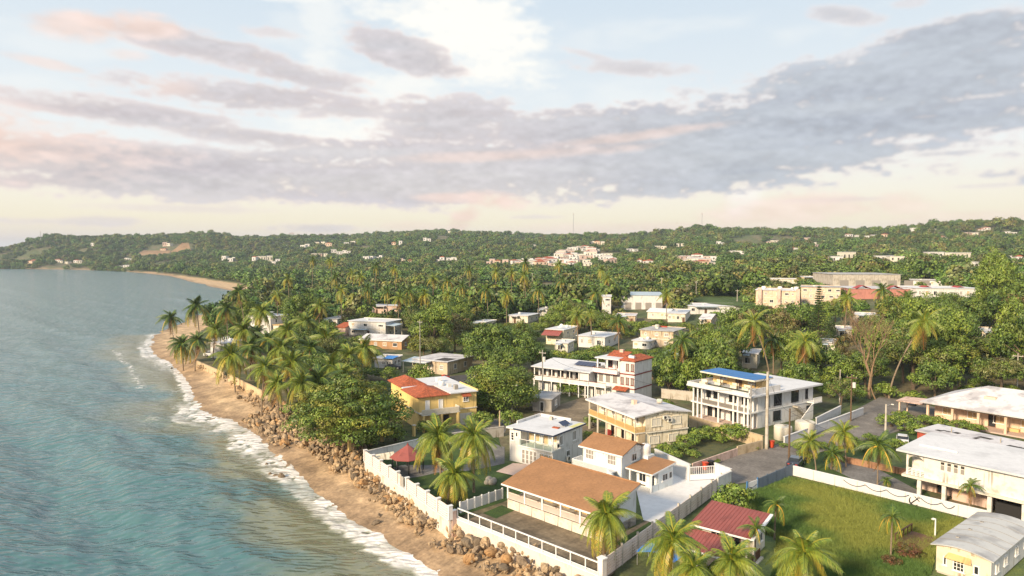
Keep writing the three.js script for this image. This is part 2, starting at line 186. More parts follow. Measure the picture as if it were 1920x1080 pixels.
function signed(line, x, z) {                             // distance to a line, positive on the land side
  let best = 1e18, side = 1;
  for (let i = 1; i < line.length; i++) {
    const [ax, az] = line[i - 1], [bx_, bz] = line[i], dx = bx_ - ax, dz = bz - az, t = clamp(((x - ax) * dx + (z - az) * dz) / (dx * dx + dz * dz)), ex = x - ax - t * dx, ez = z - az - t * dz, d = ex * ex + ez * ez;
    if (d < best - 1e-9) { best = d; side = dx * (z - az) - dz * (x - ax) > 0 ? 1 : -1; }
  }
  return Math.sqrt(best) * side;
}
const table = (t, x) => { if (x <= t[0][0]) return t[0][1]; for (let i = 1; i < t.length; i++) if (x <= t[i][0]) { const s = (x - t[i - 1][0]) / (t[i][0] - t[i - 1][0]); return lerp(t[i - 1][1], t[i][1], s); } return t[t.length - 1][1]; };
// hills: bearing (as a column of the photograph) -> crest row, crest distance, foot distance
const CREST = [[-600, 474], [-60, 474], [0, 470], [30, 463], [60, 450], [100, 440], [140, 444], [200, 443], [270, 443], [330, 440], [400, 437], [450, 445], [540, 446], [600, 447], [640, 443], [700, 439], [760, 436], [830, 433], [900, 438], [960, 441], [1060, 443], [1130, 443], [1200, 441], [1270, 436], [1312, 427], [1350, 436], [1400, 434], [1460, 436], [1540, 433], [1600, 431], [1700, 426], [1780, 421], [1840, 420], [1920, 417], [2500, 412]];
const FAR = [[0, 1950], [300, 2050], [600, 2300], [1000, 2300], [1300, 1950], [1600, 1750], [1920, 1550]], FOOT = [[0, 1620], [300, 1420], [500, 1150], [800, 880], [1200, 800], [1500, 720], [1920, 600]];
function land(x, z) {
  const s = signed(SHORE, x, z);
  if (s < 0) return Math.max(-5, s * 0.16);
  const e = signed(EDGE, x, z);
  if (e < 0) return 1.75 * s / (s - e) * clamp(1 + 0 * e);
  let h = Math.min(3, 1.75 + e * 0.9) + 0.048 * clamp(s - 128, 0, 380);
  const D = -z;
  if (D > 500) {
    const px = 960 + FOCAL * x / D, R = table(FAR, px), F = table(FOOT, px), top = EYE.y + (HORIZON - table(CREST, px)) / FOCAL * R - 7;
    if (D > F) {
      const t = (D - F) / (R - F), k = t < 1 ? t * t * (3 - 2 * t) * 0.55 + 0.45 * t : 1 - 0.25 * Math.min(t - 1, 1.5);
      h = lerp(h, top, clamp(k)) + (fbm(x / 210 + 9, z / 210, 4) - 0.5) * 46 * clamp(t * 4) * clamp((1.0 - t) * 4 , 0, 1);
    }
  }
  return h;
}
function ground(px, py) {                                 // where the line of sight through a photograph pixel meets the land
  const d = ray(px, py), p = EYE.clone(); let step = 2;
  for (let i = 0; i < 4000; i++) { p.addScaledVector(d, step); if (p.y < Math.max(land(p.x, p.z), 0)) { p.addScaledVector(d, -step); if (step < 0.06) break; step /= 3; } if (-p.z > 3200) break; }
  return p;
}
const rocky = (x, z) => { const e = signed(EDGE, x, z); return e > -6 && e < 1; };
{ // the land: one sheet round the place, fine where it is seen close
  const angles = []; for (let a = -180; a < 180;) { angles.push(a); a += Math.abs(a) < 44 ? 0.28 : Math.abs(a) < 60 ? 1 : 6; }
  const radii = [12, 25, 38]; for (let r = 46; r < 420; r *= 1.011) radii.push(r); for (let r = 420; r < 3400; r *= 1.022) radii.push(r); radii.push(4200, 6500);
  const pos = [], col = [], uvs = [], idx = [], n = angles.length;
  for (const r of radii) for (const a of angles) {
    const t = a * Math.PI / 180, x = Math.sin(t) * r, z = -Math.cos(t) * r; let y = land(x, z); const s = signed(SHORE, x, z), e = s > 0 ? signed(EDGE, x, z) : -1;
    if (r > 3300) y = Math.min(y, -3);
    y += (fbm(x * 0.3, z * 0.3, 3) - 0.5) * (e < 0 && s > 2 ? 0.16 : 0);
    pos.push(x, y, z); uvs.push(x, z);
    const k = fbm(x * 0.05, z * 0.05, 4), q = fbm(x * 0.4 + 30, z * 0.4, 3); let c;
    if (e < 0.6 && s < 400) { const wet = clamp(smooth(7.5, 2.5, s + (q - 0.5) * 5)); c = [lerp(0.86, 0.56, wet) * (0.94 + 0.12 * q), lerp(0.62, 0.39, wet) * (0.94 + 0.12 * q), lerp(0.37, 0.235, wet) * (0.94 + 0.12 * q)]; }
    else { const g = smooth(0.35, 0.6, k * 0.7 + q * 0.3); c = [lerp(0.26, 0.12, g), lerp(0.22, 0.17, g), lerp(0.12, 0.05, g)]; }
    col.push(...c);
  }
  for (let i = 1; i < radii.length; i++) for (let k = 0; k < n; k++) { const a = (i - 1) * n + k, b = (i - 1) * n + (k + 1) % n, c = a + n, d = b + n; idx.push(a, b, c, b, d, c); }
  const g = new THREE.BufferGeometry(); g.setAttribute('position', new THREE.Float32BufferAttribute(pos, 3)); g.setAttribute('color', new THREE.Float32BufferAttribute(col, 3)); g.setAttribute('uv', new THREE.Float32BufferAttribute(uvs, 2));
  const flip = []; for (let i = 0; i < idx.length; i += 3) flip.push(idx[i], idx[i + 2], idx[i + 1]); g.setIndex(flip); g.computeVertexNormals();
  if (g.attributes.normal.getY(n * 20) < 0) { g.setIndex(idx); g.computeVertexNormals(); }
  structure('terrain', g, mat([1, 1, 1], 0.95, { vertex: true, map: T.ground, bump: T.sandB, bumpScale: 0.05 }));
}
// the sea: swell as geometry, ripples as relief, foam and stirred-up sand as its colour
const foamWidth = (z) => table([[-260, 1.8], [-240, 3], [-215, 3], [-190, 1.9], [-150, 2.4], [-140, 6], [-122, 7], [-108, 3], [-98, 1.3], [-60, 1.3]], z);
function foam(x, z, s) {                                  // s: metres off the waterline; 0..1
  if (s > 40 || z < -420) return s < 4 ? smooth(4, 0.5, s) * 0.7 * smooth(0.3, 0.6, noise(x * 0.3, z * 0.3)) : 0;
  const w = foamWidth(z), wob = (fbm(x * 0.11 + 3, z * 0.11, 4) - 0.5) * w * 0.9, lace = fbm(x * 0.75, z * 0.75, 4), cells = Math.abs(fbm(x * 0.5 + 40, z * 0.5 + 8, 4) - 0.5) * 2, fine = fbm(x * 2.4, z * 2.4, 3);
  const d = s + wob; let f = smooth(0.8, 0.15, d / w - (lace - 0.5) * 0.9) ;
  f *= smooth(0.42, 0.06, cells - (1 - clamp(d / w)) * 0.22 + (fine - 0.5) * 0.34);
  f = Math.max(f, smooth(1.5, 0.4, Math.abs(d - w * 0.82) + (lace - 0.5) * 2.2) * smooth(0.34, 0.55, noise(x * 0.06, z * 0.06)) * (0.6 + fine * 0.6) * 0.8);
  f *= 0.45 + 0.75 * smooth(0.3, 0.6, fbm(x * 0.16 + 60, z * 0.16, 3));
  const old = smooth(0.16, 0.02, cells + (fine - 0.5) * 0.14) * smooth(w * 2.4, w * 1.1, s) * smooth(0.42, 0.62, fbm(x * 0.045 + 90, z * 0.045, 3)) * 0.5;
  const far = smooth(-165, -185, z) * smooth(-262, -240, z), crest = far * smooth(1.5, 0.2, Math.abs(s - 9 - 4 * noise(x * 0.03, z * 0.05)) + (lace - 0.5) * 2) * smooth(0.42, 0.6, noise(x * 0.05 + 7, z * 0.07));
  return clamp(Math.max(f, old, crest * 0.85 * smooth(0.38, 0.62, fine * 0.6 + cells * 0.5)));
}
{
  const X0 = -190, X1 = 20, Z0 = -300, Z1 = -45, N = 2048, d = new Uint8Array(N * N * 4), deep = [0.058, 0.145, 0.158], silt = [0.19, 0.2, 0.13];
  const enc = (v) => { v = clamp(v); return 255 * (v <= 0.0031308 ? v * 12.92 : 1.055 * v ** (1 / 2.4) - 0.055); };
  const Q = 256, dist = new Float32Array((Q + 1) * (Q + 1)); for (let j = 0; j <= Q; j++) for (let i = 0; i <= Q; i++) dist[j * (Q + 1) + i] = -signed(SHORE, lerp(X0, X1, i / Q), lerp(Z0, Z1, j / Q));
  const off = (u, v) => { const a = u * Q, b = v * Q, i = Math.min(Q - 1, a | 0), j = Math.min(Q - 1, b | 0), p = a - i, q = b - j, k = j * (Q + 1) + i; return lerp(lerp(dist[k], dist[k + 1], p), lerp(dist[k + Q + 1], dist[k + Q + 2], p), q); };
  for (let j = 0; j < N; j++) for (let i = 0; i < N; i++) {
    const u = i / N, v = j / N, x = lerp(X0, X1, u), z = lerp(Z0, Z1, v), s = off(u, v), o = (j * N + i) * 4; let c = deep;
    if (s < 45 && s > -12) {
      const edge = smooth(0, 0.04, u) * smooth(0, 0.04, v) * smooth(1, 0.97, u) * smooth(1, 0.97, v), k = fbm(x * 0.07, z * 0.09, 5), m = smooth(0.35, 0.75, k * 1.2 + 0.5 * smooth(26, 1, s) - 0.3) * smooth(26, 4, s) * edge, f = foam(x, z, Math.max(s, 0)) * edge;
      c = [0, 1, 2].map((n) => lerp(lerp(deep[n], silt[n], m), [0.8, 0.79, 0.76][n], f));
    }
    d[o] = enc(c[0]); d[o + 1] = enc(c[1]); d[o + 2] = enc(c[2]); d[o + 3] = 255;
  }
  const map = new THREE.DataTexture(d, N, N); map.colorSpace = THREE.SRGBColorSpace; map.wrapS = map.wrapT = THREE.ClampToEdgeWrapping; map.magFilter = THREE.LinearFilter; map.repeat.set(1 / (X1 - X0), 1 / (Z1 - Z0)); map.offset.set(-X0 / (X1 - X0), -Z0 / (Z1 - Z0)); map.needsUpdate = true;
  const angles = []; for (let a = -180; a < 180;) { angles.push(a); a += a >= -42 && a < 6 ? 0.16 : a >= -60 && a < 25 ? 1 : 6; }
  const radii = [10, 25, 40]; for (let r = 52; r < 300; r *= 1.0065) radii.push(r); for (let r = 300; r < 2600; r *= 1.02) radii.push(r); radii.push(4000, 9000);
  const rr = rng(12), waves = []; for (let k = 0; k < 16; k++) { const L = 2.6 * 1.19 ** k, a = -0.62 + (rr() - 0.5) * 1.1; waves.push([Math.sin(a) / L * 6.283, Math.cos(a) / L * 6.283, 0.013 * L ** 0.85, rr() * 6.28, L]); }
  const pos = [], uvs = [], idx = [], n = angles.length;
  for (const r of radii) for (const a of angles) {
    const t = a * Math.PI / 180, x = Math.sin(t) * r, z = -Math.cos(t) * r, cell = r * 0.0072; let y = 0;
    const wx = x + (fbm(x * 0.05, z * 0.05, 2) - 0.5) * 9, wz = z + (fbm(x * 0.05 + 50, z * 0.05, 2) - 0.5) * 9;
    if (r > 45 && r < 2000) for (const [kx, kz, A, p, L] of waves) if (L > cell * 4) { const q = Math.sin(kx * wx + kz * wz + p); y += A * (q + 0.25 * q * q) * (r > 130 ? (130 / r) ** 0.5 : 1); }
    if (r < 330 && a > -44 && a < 10) { const s = -signed(SHORE, x, z); y *= smooth(-1, 9, s) * (0.65 + 0.7 * noise(x * 0.04, z * 0.04)); if (s > -3 && s < 30) y += foam(x, z, Math.max(s, 0)) * 0.22 * (0.4 + fbm(x * 0.9, z * 0.9, 2)) + 0.05; }
    pos.push(x, y, z); uvs.push(x, z);
  }
  for (let i = 1; i < radii.length; i++) for (let k = 0; k < n; k++) { const a = (i - 1) * n + k, b = (i - 1) * n + (k + 1) % n, c = a + n, e = b + n; idx.push(a, b, c, b, e, c); }
  const g = new THREE.BufferGeometry(); g.setAttribute('position', new THREE.Float32BufferAttribute(pos, 3)); g.setAttribute('uv', new THREE.Float32BufferAttribute(uvs, 2)); g.setIndex(idx); g.computeVertexNormals();
  if (g.attributes.normal.getY(n * 20) < 0) { for (let i = 0; i < idx.length; i += 3) [idx[i + 1], idx[i + 2]] = [idx[i + 2], idx[i + 1]]; g.setIndex(idx); g.computeVertexNormals(); }
  const m = new THREE.MeshPhysicalMaterial({ map, roughness: 0.13, ior: 1.5, bumpMap: T.wave, bumpScale: 0.24 });
  structure('sea_water', g, m);
}
// ---------------------------------------------------------------- plants: leaf crowns, trunks, palm fronds
function leafMat(rough = 0.55, through = 0) { const m = new THREE.MeshPhysicalMaterial({ roughness: rough, vertexColors: true, side: THREE.DoubleSide, specularIntensity: 0.8 }); if (through) { m.transmission = through; m.thickness = 0; m.roughness = 0.95; } return m; }
const LEAF = leafMat(0.5), FROND = leafMat(0.45);
class Leaves {
  constructor() { this.p = []; this.c = []; this.n = []; }
  tri(a, b, c, col, out) { const n = b.clone().sub(a).cross(c.clone().sub(a)).normalize(); if (out) { if (n.dot(out) < 0) { [b, c] = [c, b]; n.negate(); } n.multiplyScalar(0.4).addScaledVector(out, 0.75).normalize(); } for (const v of [a, b, c]) { this.p.push(v.x, v.y, v.z); this.n.push(n.x, n.y, n.z); this.c.push(...col); } }
  leaf(at_, out, size, col, r, slim = 0.6) {              // one leaf: a folded kite turned roughly outwards
    const n = V(out.x + (r() - 0.5) * 1.3, out.y + 0.35 + (r() - 0.5) * 1.1, out.z + (r() - 0.5) * 1.3).normalize(), t = V(r() - 0.5, r() - 0.7, r() - 0.5).cross(n).normalize(), s = n.clone().cross(t), h = size * (0.7 + 0.6 * r());
    const a = at_.clone().addScaledVector(t, -h * 0.5), b = at_.clone().addScaledVector(t, h * 0.5), c = at_.clone().addScaledVector(s, h * slim * 0.5).addScaledVector(n, h * 0.1), d = at_.clone().addScaledVector(s, -h * slim * 0.5).addScaledVector(n, h * 0.1);
    this.tri(a, c, b, col, out); this.tri(a, b, d, col, out);
  }
  geo() { const g = new THREE.BufferGeometry(); g.setAttribute('position', new THREE.Float32BufferAttribute(this.p, 3)); g.setAttribute('normal', new THREE.Float32BufferAttribute(this.n, 3)); g.setAttribute('color', new THREE.Float32BufferAttribute(this.c, 3)); return g; }
}
// crown of clumps: spots -> leaves on the outside of each clump; every leaf keeps its own tint
function crown(r, clumps, perClump, leafSize, tints, slim) {
  const L = new Leaves();
  for (const { c, a, b } of clumps) {
    const tint = tints[Math.floor(r() * tints.length)], q = 0.85 + 0.3 * r();
    for (let i = 0; i < perClump; i++) {
      const u = r() * 2 - 1, f = r() * 6.2832, w = Math.sqrt(1 - u * u), out = V(w * Math.cos(f), u, w * Math.sin(f)), k = 0.72 + 0.36 * r() ** 0.6; if (out.y < -0.45 && r() < 0.7) continue;
      const v = 0.75 + 0.5 * r(), warm = r() < 0.05 ? 1.25 : 1;
      L.leaf(V(c.x + out.x * a * k, c.y + out.y * b * k, c.z + out.z * a * k), out, leafSize, [tint[0] * v * q * warm, tint[1] * v * q, tint[2] * v * q], r, slim);
    }
  }
  return L.geo();
}
function dome(r, R, H, y0, n, cr, hollow = 0.55) {        // clump centres through a rounded crown
  const out = [];
  for (let i = 0; i < n; i++) {
    const u = r() * 1.35 - 0.35, f = i * 2.39996 + r() * 0.8, k = hollow + (1 - hollow) * Math.sqrt(r()), w = Math.sqrt(Math.max(0, 1 - u * u)), s = 0.75 + 0.5 * r(), lump = 0.85 + 0.3 * noise(f * 1.2 + 7, u * 2 + 3);
    out.push({ c: V(Math.cos(f) * w * R * k * lump, y0 + (u * 0.5 + 0.32) * H * (0.7 + 0.3 * k) * lump, Math.sin(f) * w * R * k * lump), a: cr * s, b: cr * s * 0.72 });
  }
  return out;
}
function limbs(r, top, clumps, base = 0.25, n = 9) {      // trunk and branches towards the clumps
  const list = [], lean = (r() - 0.5) * 0.6; const fork = V(lean, top, (r() - 0.5) * 0.6);
  list.push(tube([V(0, -0.4, 0), V(lean * 0.3, top * 0.45, 0), fork], [base * 1.25, base, base * 0.8], 7));
  for (let i = 0; i < n; i++) { const c = clumps[Math.floor(i * clumps.length / n)].c, m = fork.clone().lerp(c, 0.5); m.y += 0.4 * r() - 0.1; list.push(tube([fork.clone().add(V(0, -0.3, 0)), m, c], [base * 0.62, base * 0.34, base * 0.12], 5)); }
  return mergeGeometries(list);
}
const GREEN = { dark: [[0.070, 0.126, 0.023], [0.089, 0.156, 0.026], [0.056, 0.101, 0.022]], mid: [[0.110, 0.173, 0.027], [0.142, 0.208, 0.031], [0.085, 0.142, 0.026]], gold: [[0.179, 0.193, 0.026], [0.156, 0.171, 0.026], [0.186, 0.200, 0.028], [0.103, 0.141, 0.026]], fresh: [[0.146, 0.222, 0.032], [0.190, 0.252, 0.037], [0.121, 0.185, 0.028]], olive: [[0.138, 0.148, 0.045], [0.117, 0.126, 0.039], [0.159, 0.171, 0.059]], dry: [[0.15, 0.115, 0.04], [0.13, 0.105, 0.04], [0.125, 0.125, 0.036]] };
function treeProto(seed, { R, H, top, n, per, leaf, cr, tint, hollow, slim, base, bark = M.trunk }) {
  const r = rng(seed), cl = dome(r, R, H, top, n, cr, hollow);
  return { crown: crown(r, cl, per, leaf, tint, slim), trunk: limbs(r, top, cl, base), bark, R, H: top + H * 0.85 };
}
const TREES = [
  treeProto(101, { R: 4.6, H: 6.5, top: 3.2, n: 46, per: 90, leaf: 0.52, cr: 1.45, tint: GREEN.dark, base: 0.28 }),
  treeProto(102, { R: 5.4, H: 5.6, top: 3.6, n: 54, per: 84, leaf: 0.54, cr: 1.4, tint: GREEN.mid, base: 0.3 }),
  treeProto(103, { R: 6.2, H: 4.6, top: 4.4, n: 58, per: 78, leaf: 0.5, cr: 1.35, tint: [...GREEN.dark, ...GREEN.mid], base: 0.32, hollow: 0.35 }),
  treeProto(104, { R: 3.6, H: 8.0, top: 3.2, n: 44, per: 84, leaf: 0.48, cr: 1.2, tint: [...GREEN.mid, ...GREEN.gold], base: 0.24 }),
  treeProto(105, { R: 4.2, H: 5.6, top: 2.8, n: 40, per: 90, leaf: 0.5, cr: 1.3, tint: GREEN.gold, base: 0.24 }),
  treeProto(106, { R: 4.8, H: 7.2, top: 3.4, n: 42, per: 84, leaf: 0.58, cr: 1.35, tint: [...GREEN.dark, GREEN.mid[0]], base: 0.28, hollow: 0.3 }),
  treeProto(107, { R: 3.2, H: 4.2, top: 1.6, n: 30, per: 80, leaf: 0.42, cr: 1.05, tint: GREEN.fresh, base: 0.18 }),
  treeProto(108, { R: 4.4, H: 6.0, top: 3.0, n: 34, per: 66, leaf: 0.46, cr: 1.2, tint: [...GREEN.olive, ...GREEN.mid], base: 0.24, hollow: 0.3 }),
  treeProto(109, { R: 7.6, H: 5.0, top: 5.6, n: 84, per: 84, leaf: 0.5, cr: 1.5, tint: [...GREEN.olive, ...GREEN.mid, GREEN.gold[1]], base: 0.42, hollow: 0.25 }),
  treeProto(110, { R: 4.4, H: 10.5, top: 4.2, n: 62, per: 84, leaf: 0.5, cr: 1.3, tint: [...GREEN.fresh, GREEN.mid[1]], base: 0.32, hollow: 0.4 }),
  treeProto(111, { R: 4.0, H: 6.5, top: 3.2, n: 36, per: 60, leaf: 0.46, cr: 1.15, tint: [...GREEN.dry, GREEN.olive[0]], base: 0.24, hollow: 0.3 }),
  treeProto(112, { R: 6.4, H: 8.6, top: 4.4, n: 84, per: 84, leaf: 0.54, cr: 1.55, tint: [...GREEN.dark, ...GREEN.mid, GREEN.gold[3]], base: 0.4 }),
];
const SHRUB = treeProto(120, { R: 1.5, H: 1.9, top: 0.35, n: 22, per: 70, leaf: 0.26, cr: 0.55, tint: [...GREEN.mid, ...GREEN.fresh], base: 0.08 });
function putTree(p, x, z, scale, turn, name, label, group, sy = 1, mats = LEAF) {
  const o = thing(name, label, name.includes('shrub') || name.includes('bush') ? 'shrub' : 'tree', x, land(x, z), z, turn, group); o.scale.set(scale, scale * sy, scale);
  add(o, 'trunk', p.trunk, p.bark); add(o, 'crown', p.crown, mats); return o;
}
// palm fronds: an arched midrib with two rows of hanging leaflets
function frond(seed, L, rise, drop, n, tintA, tintB, hang, wide = 0.085) {
  const r = rng(seed), lv = new Leaves(), rib = (t) => V(L * (t - 0.12 * drop * t * t), L * (rise * t - drop * t * t), 0.02 * L * Math.sin(t * 3));
  const pts = [], rad = []; for (let i = 0; i <= 6; i++) { pts.push(rib(i / 6)); rad.push(lerp(0.05, 0.012, i / 6)); }
  for (let i = 0; i < n; i++) for (const s of [-1, 1]) {
    const t = 0.13 + 0.87 * (i + r() * 0.5) / n, p = rib(t), f = rib(Math.min(1, t + 0.02)).sub(rib(t - 0.02)).normalize(), l = L * 0.27 * Math.sin(Math.PI * (0.2 + 0.74 * t)) ** 0.8 * (0.85 + 0.3 * r()), k = hang * (0.7 + 0.6 * r());
    const side = V(0, 0, s), m = p.clone().addScaledVector(f, l * 0.3).addScaledVector(side, l * 0.5).add(V(0, -l * 0.12 * k, 0)), e = m.clone().addScaledVector(f, l * 0.22).addScaledVector(side, l * 0.22).add(V(0, -l * 0.55 * k, 0)), w = f.clone().multiplyScalar(wide * 0.6), v = 0.75 + 0.5 * r(), q = r() < 0.25 ? tintB : tintA, col = [q[0] * v, q[1] * v, q[2] * v];
    const a = p.clone().sub(w), b = p.clone().add(w), c = m.clone().add(w), d = m.clone().sub(w);
    lv.tri(a, b, c, col); lv.tri(a, c, d, col); lv.tri(d, c, e, col);
  }
  const g = lv.geo(), t = tube(pts, rad, 4), tn = t.toNonIndexed(); tn.deleteAttribute('uv'); const cc = []; for (let i = 0; i < tn.attributes.position.count; i++) cc.push(tintB[0] * 1.2, tintB[1], tintB[2]); tn.setAttribute('color', new THREE.Float32BufferAttribute(cc, 3));
  return mergeGeometries([g, tn]);
}
const PG = { green: [0.11, 0.18, 0.024], lime: [0.21, 0.25, 0.03], gold: [0.4, 0.31, 0.04], deep: [0.04, 0.085, 0.016], brown: [0.24, 0.14, 0.045] };
const FR = {                                              // unit-length fronds, several shapes of each kind
  young: [0, 1].map((k) => frond(200 + k, 1, 0.5, 0.5, 40, PG.green, PG.lime, 0.9, 0.014)), mid: [0, 1, 2].map((k) => frond(210 + k, 1, 0.46, 0.98 + 0.12 * k, 44, PG.lime, PG.green, 1.5, 0.014)),
  low: [0, 1].map((k) => frond(220 + k, 1, 0.34, 1.2, 42, PG.gold, PG.lime, 1.7, 0.014)), deepyoung: [0, 1].map((k) => frond(230 + k, 1, 0.5, 0.5, 40, PG.deep, PG.green, 0.9, 0.014)), deepmid: [0, 1].map((k) => frond(240 + k, 1, 0.44, 0.95, 44, PG.deep, PG.green, 1.5, 0.014)), dead: [0, 1].map((k) => frond(260 + k, 1, 0.2, 1.3, 30, PG.brown, PG.brown, 1.8, 0.014)), deeplow: [0, 1].map((k) => frond(250 + k, 1, 0.34, 1.15, 42, PG.green, PG.gold, 1.7, 0.014)),
};
function palmFronds(r, kind, n, len) {                    // where each frond sits: [geometry, length, turn, tilt]
  const out = [], skirt = r() < 0.6 ? 0.88 + r() * 0.06 : 2, wind = (r() - 0.5) * 0.7; for (let i = 0; i < n; i++) { const t = i / (n - 1), lead = kind === 'deep' ? 'deep' : '', set = t < 0.3 ? FR[lead + 'young'] : t < 0.72 ? FR[lead + 'mid'] : t > skirt ? FR.dead : FR[lead + 'low']; out.push([set[i % set.length], len * (t < 0.15 ? 0.75 : 1) * (0.75 + 0.45 * r()), i * 2.39996 + (r() - 0.5) * 0.9, lerp(1.15, -0.5, t ** 0.85) + (r() - 0.5) * 0.4 + wind * Math.cos(i * 2.39996) * 0.4 - (t > skirt ? 0.5 : 0)]); } return out;
}
const NUT = mergeGeometries([0, 1, 2, 3, 4, 5, 6].map((k) => new THREE.IcosahedronGeometry(0.14, 1).translate(Math.cos(k * 0.9) * 0.26, -0.18 - 0.1 * (k % 3), Math.sin(k * 0.9) * 0.26)));
const nutMat = mat([0.22, 0.17, 0.04], 0.6);
function trunkGeo(h, lx, lz, r0, bend = 1.6) { const pts = [], rad = []; for (let i = 0; i <= 8; i++) { const t = i / 8; pts.push(V(lx * t ** bend, h * t, lz * t ** bend)); rad.push(r0 * (1.35 - 0.35 * Math.min(1, t * 6)) * lerp(1, 0.72, t)); } return tube(pts, rad, 7); }
// a palm with every frond a part of its own; the crown sits at (x, y, z), the foot lies (-lx, -lz) away
function palm(name, label, group, top, seed, { len = 3.4, n = 22, lx = 0, lz = 0, kind = '', r0 = 0.17, nuts = true } = {}) {
  const r = rng(seed), bx0 = top.x - lx, bz0 = top.z - lz, gy = Math.max(land(bx0, bz0), 0.2), o = thing(name, label, 'palm', bx0, gy, bz0, 0, group), h = top.y - gy;
  add(o, 'trunk', trunkGeo(h, lx, lz, r0), M.palmtrunk); if (nuts) add(o, 'coconut_cluster', NUT, nutMat, lx, h, lz);
  for (const [g, l, turn, tilt] of palmFronds(r, kind, n, len)) { const f = add(o, 'frond', g, FROND, lx, h, lz); f.rotation.set(0, turn, 0); f.rotateZ(tilt); f.scale.setScalar(l); }
  return o;
}
// farther palms: all fronds in one crown
const FARCROWN = [0, 1, 2].map((k) => mergeGeometries(palmFronds(rng(300 + k), k === 2 ? 'deep' : '', 20, 1).map(([g, l, turn, tilt]) => g.clone().applyMatrix4(new THREE.Matrix4().makeRotationY(turn).multiply(new THREE.Matrix4().makeRotationZ(tilt)).scale(V(l, l, l))))));
function farPalm(label, group, top, k, len, lx = 0, lz = 0) {
  const gy = Math.max(land(top.x - lx, top.z - lz), 0.3), h = top.y - gy, o = thing('coconut_palm', label, 'palm', top.x - lx, gy, top.z - lz, 0, group);
  add(o, 'trunk', trunkGeo(h, lx, lz, 0.18), M.palmtrunk); const c = add(o, 'crown', FARCROWN[k % 3], FROND, lx, h, lz); c.rotation.y = k * 1.3; c.scale.setScalar(len); return o;
}
// ---------------------------------------------------------------- plots, lawns, streets (level sheets on the flat ground)
const GY = 3;
polyPx([[700, 856], [846, 972], [941, 942], [1020, 905], [1000, 870], [944, 868], [935, 820], [850, 815], [790, 834]], 3.03, M.lawn, 'garden_lawn');
polyPx([[868, 884], [905, 878], [946, 869], [946, 838], [905, 826], [860, 842], [890, 856], [862, 872], [800, 872], [752, 872], [726, 884], [745, 900], [790, 893], [820, 886]], 3.05, M.paving, 'garden_path');
polyPx([[930, 884], [962, 868], [1010, 872], [974, 894]], 3.12, M.pavingpink, 'terrace_floor');
polyPx([[860, 982], [941, 946], [1040, 985], [1130, 1020], [1240, 960], [1215, 1000], [1150, 1075], [1128, 1092]], 3.03, M.dirt, 'yard_ground');
polyPx([[905, 962], [941, 947], [965, 957], [930, 972]], 3.05, M.lawn, 'yard_lawn');
polyPx([[1150, 1020], [1235, 968], [1258, 985], [1200, 1030]], 3.05, M.lawn, 'yard_lawn');
polyPx([[1190, 905], [1235, 878], [1300, 893], [1352, 902], [1300, 940], [1242, 984], [1206, 975]], 3.06, M.courtwhite, 'courtyard_floor');
polyPx([[1372, 912], [1487, 893], [1850, 985], [1960, 1012], [1960, 1200], [1180, 1200], [1215, 1070], [1300, 985]], 3.03, M.lawnfield, 'field_ground');
polyPx([[1340, 915], [1395, 905], [1470, 893], [1484, 878], [1530, 850], [1585, 834], [1640, 820], [1710, 802], [1770, 786], [1770, 768], [1716, 752], [1650, 744], [1604, 768], [1560, 790], [1500, 815], [1445, 838], [1400, 848], [1345, 868], [1296, 884]], 3.04, M.asphalt, 'street');
polyPx([[1545, 872], [1590, 858], [1640, 876], [1722, 920], [1760, 960], [1700, 952], [1648, 922]], 3.05, M.paving, 'driveway');
polyPx([[1484, 884], [1486, 879], [1530, 852], [1585, 836], [1640, 822], [1712, 804], [1790, 790], [1800, 830], [1660, 845], [1590, 858], [1660, 870], [1722, 905], [1780, 970], [1700, 950]], 3.035, M.lawn, 'verge_lawn');
polyPx([[1000, 775], [1100, 742], [1140, 770], [1120, 800], [1075, 830], [1040, 815]], 3.04, M.dirt, 'alley');
polyPx([[1232, 860], [1290, 806], [1392, 826], [1300, 872]], 3.035, M.drylawn, 'vacant_plot_ground');
polyPx([[800, 815], [945, 812], [960, 790], [900, 782], [800, 800]], 3.035, M.paving, 'back_lane');

// ---------------------------------------------------------------- boundary walls and fences
function run(name, label, category, p0, p1, y, group) { const dx = p1.x - p0.x, dz = p1.z - p0.z, o = thing(name, label, category, p0.x, y, p0.z, Math.atan2(-dz, dx) * 180 / Math.PI, group); o.userData.len = Math.hypot(dx, dz); const L = o.userData.len; delete o.userData.len; return [o, L]; }
function plainWall(name, label, p0, p1, y0, y1, m, t = 0.2, cap = true, group) { const [o, L] = run(name, label, 'wall', p0, p1, y0, group), n = Math.max(1, Math.round(L / 4)); for (let i = 0; i < n; i++) bx(o, 'panel', m, i * L / n + 0.012, (i + 1) * L / n - 0.012, 0, y1 - y0, -t / 2, t / 2); if (cap) bx(o, 'coping', m, -0.06, L + 0.06, y1 - y0, y1 - y0 + 0.1, -t / 2 - 0.06, t / 2 + 0.06); return o; }
const A0 = at(685, 845, 5.2), A1 = at(844, 950, 5.2);
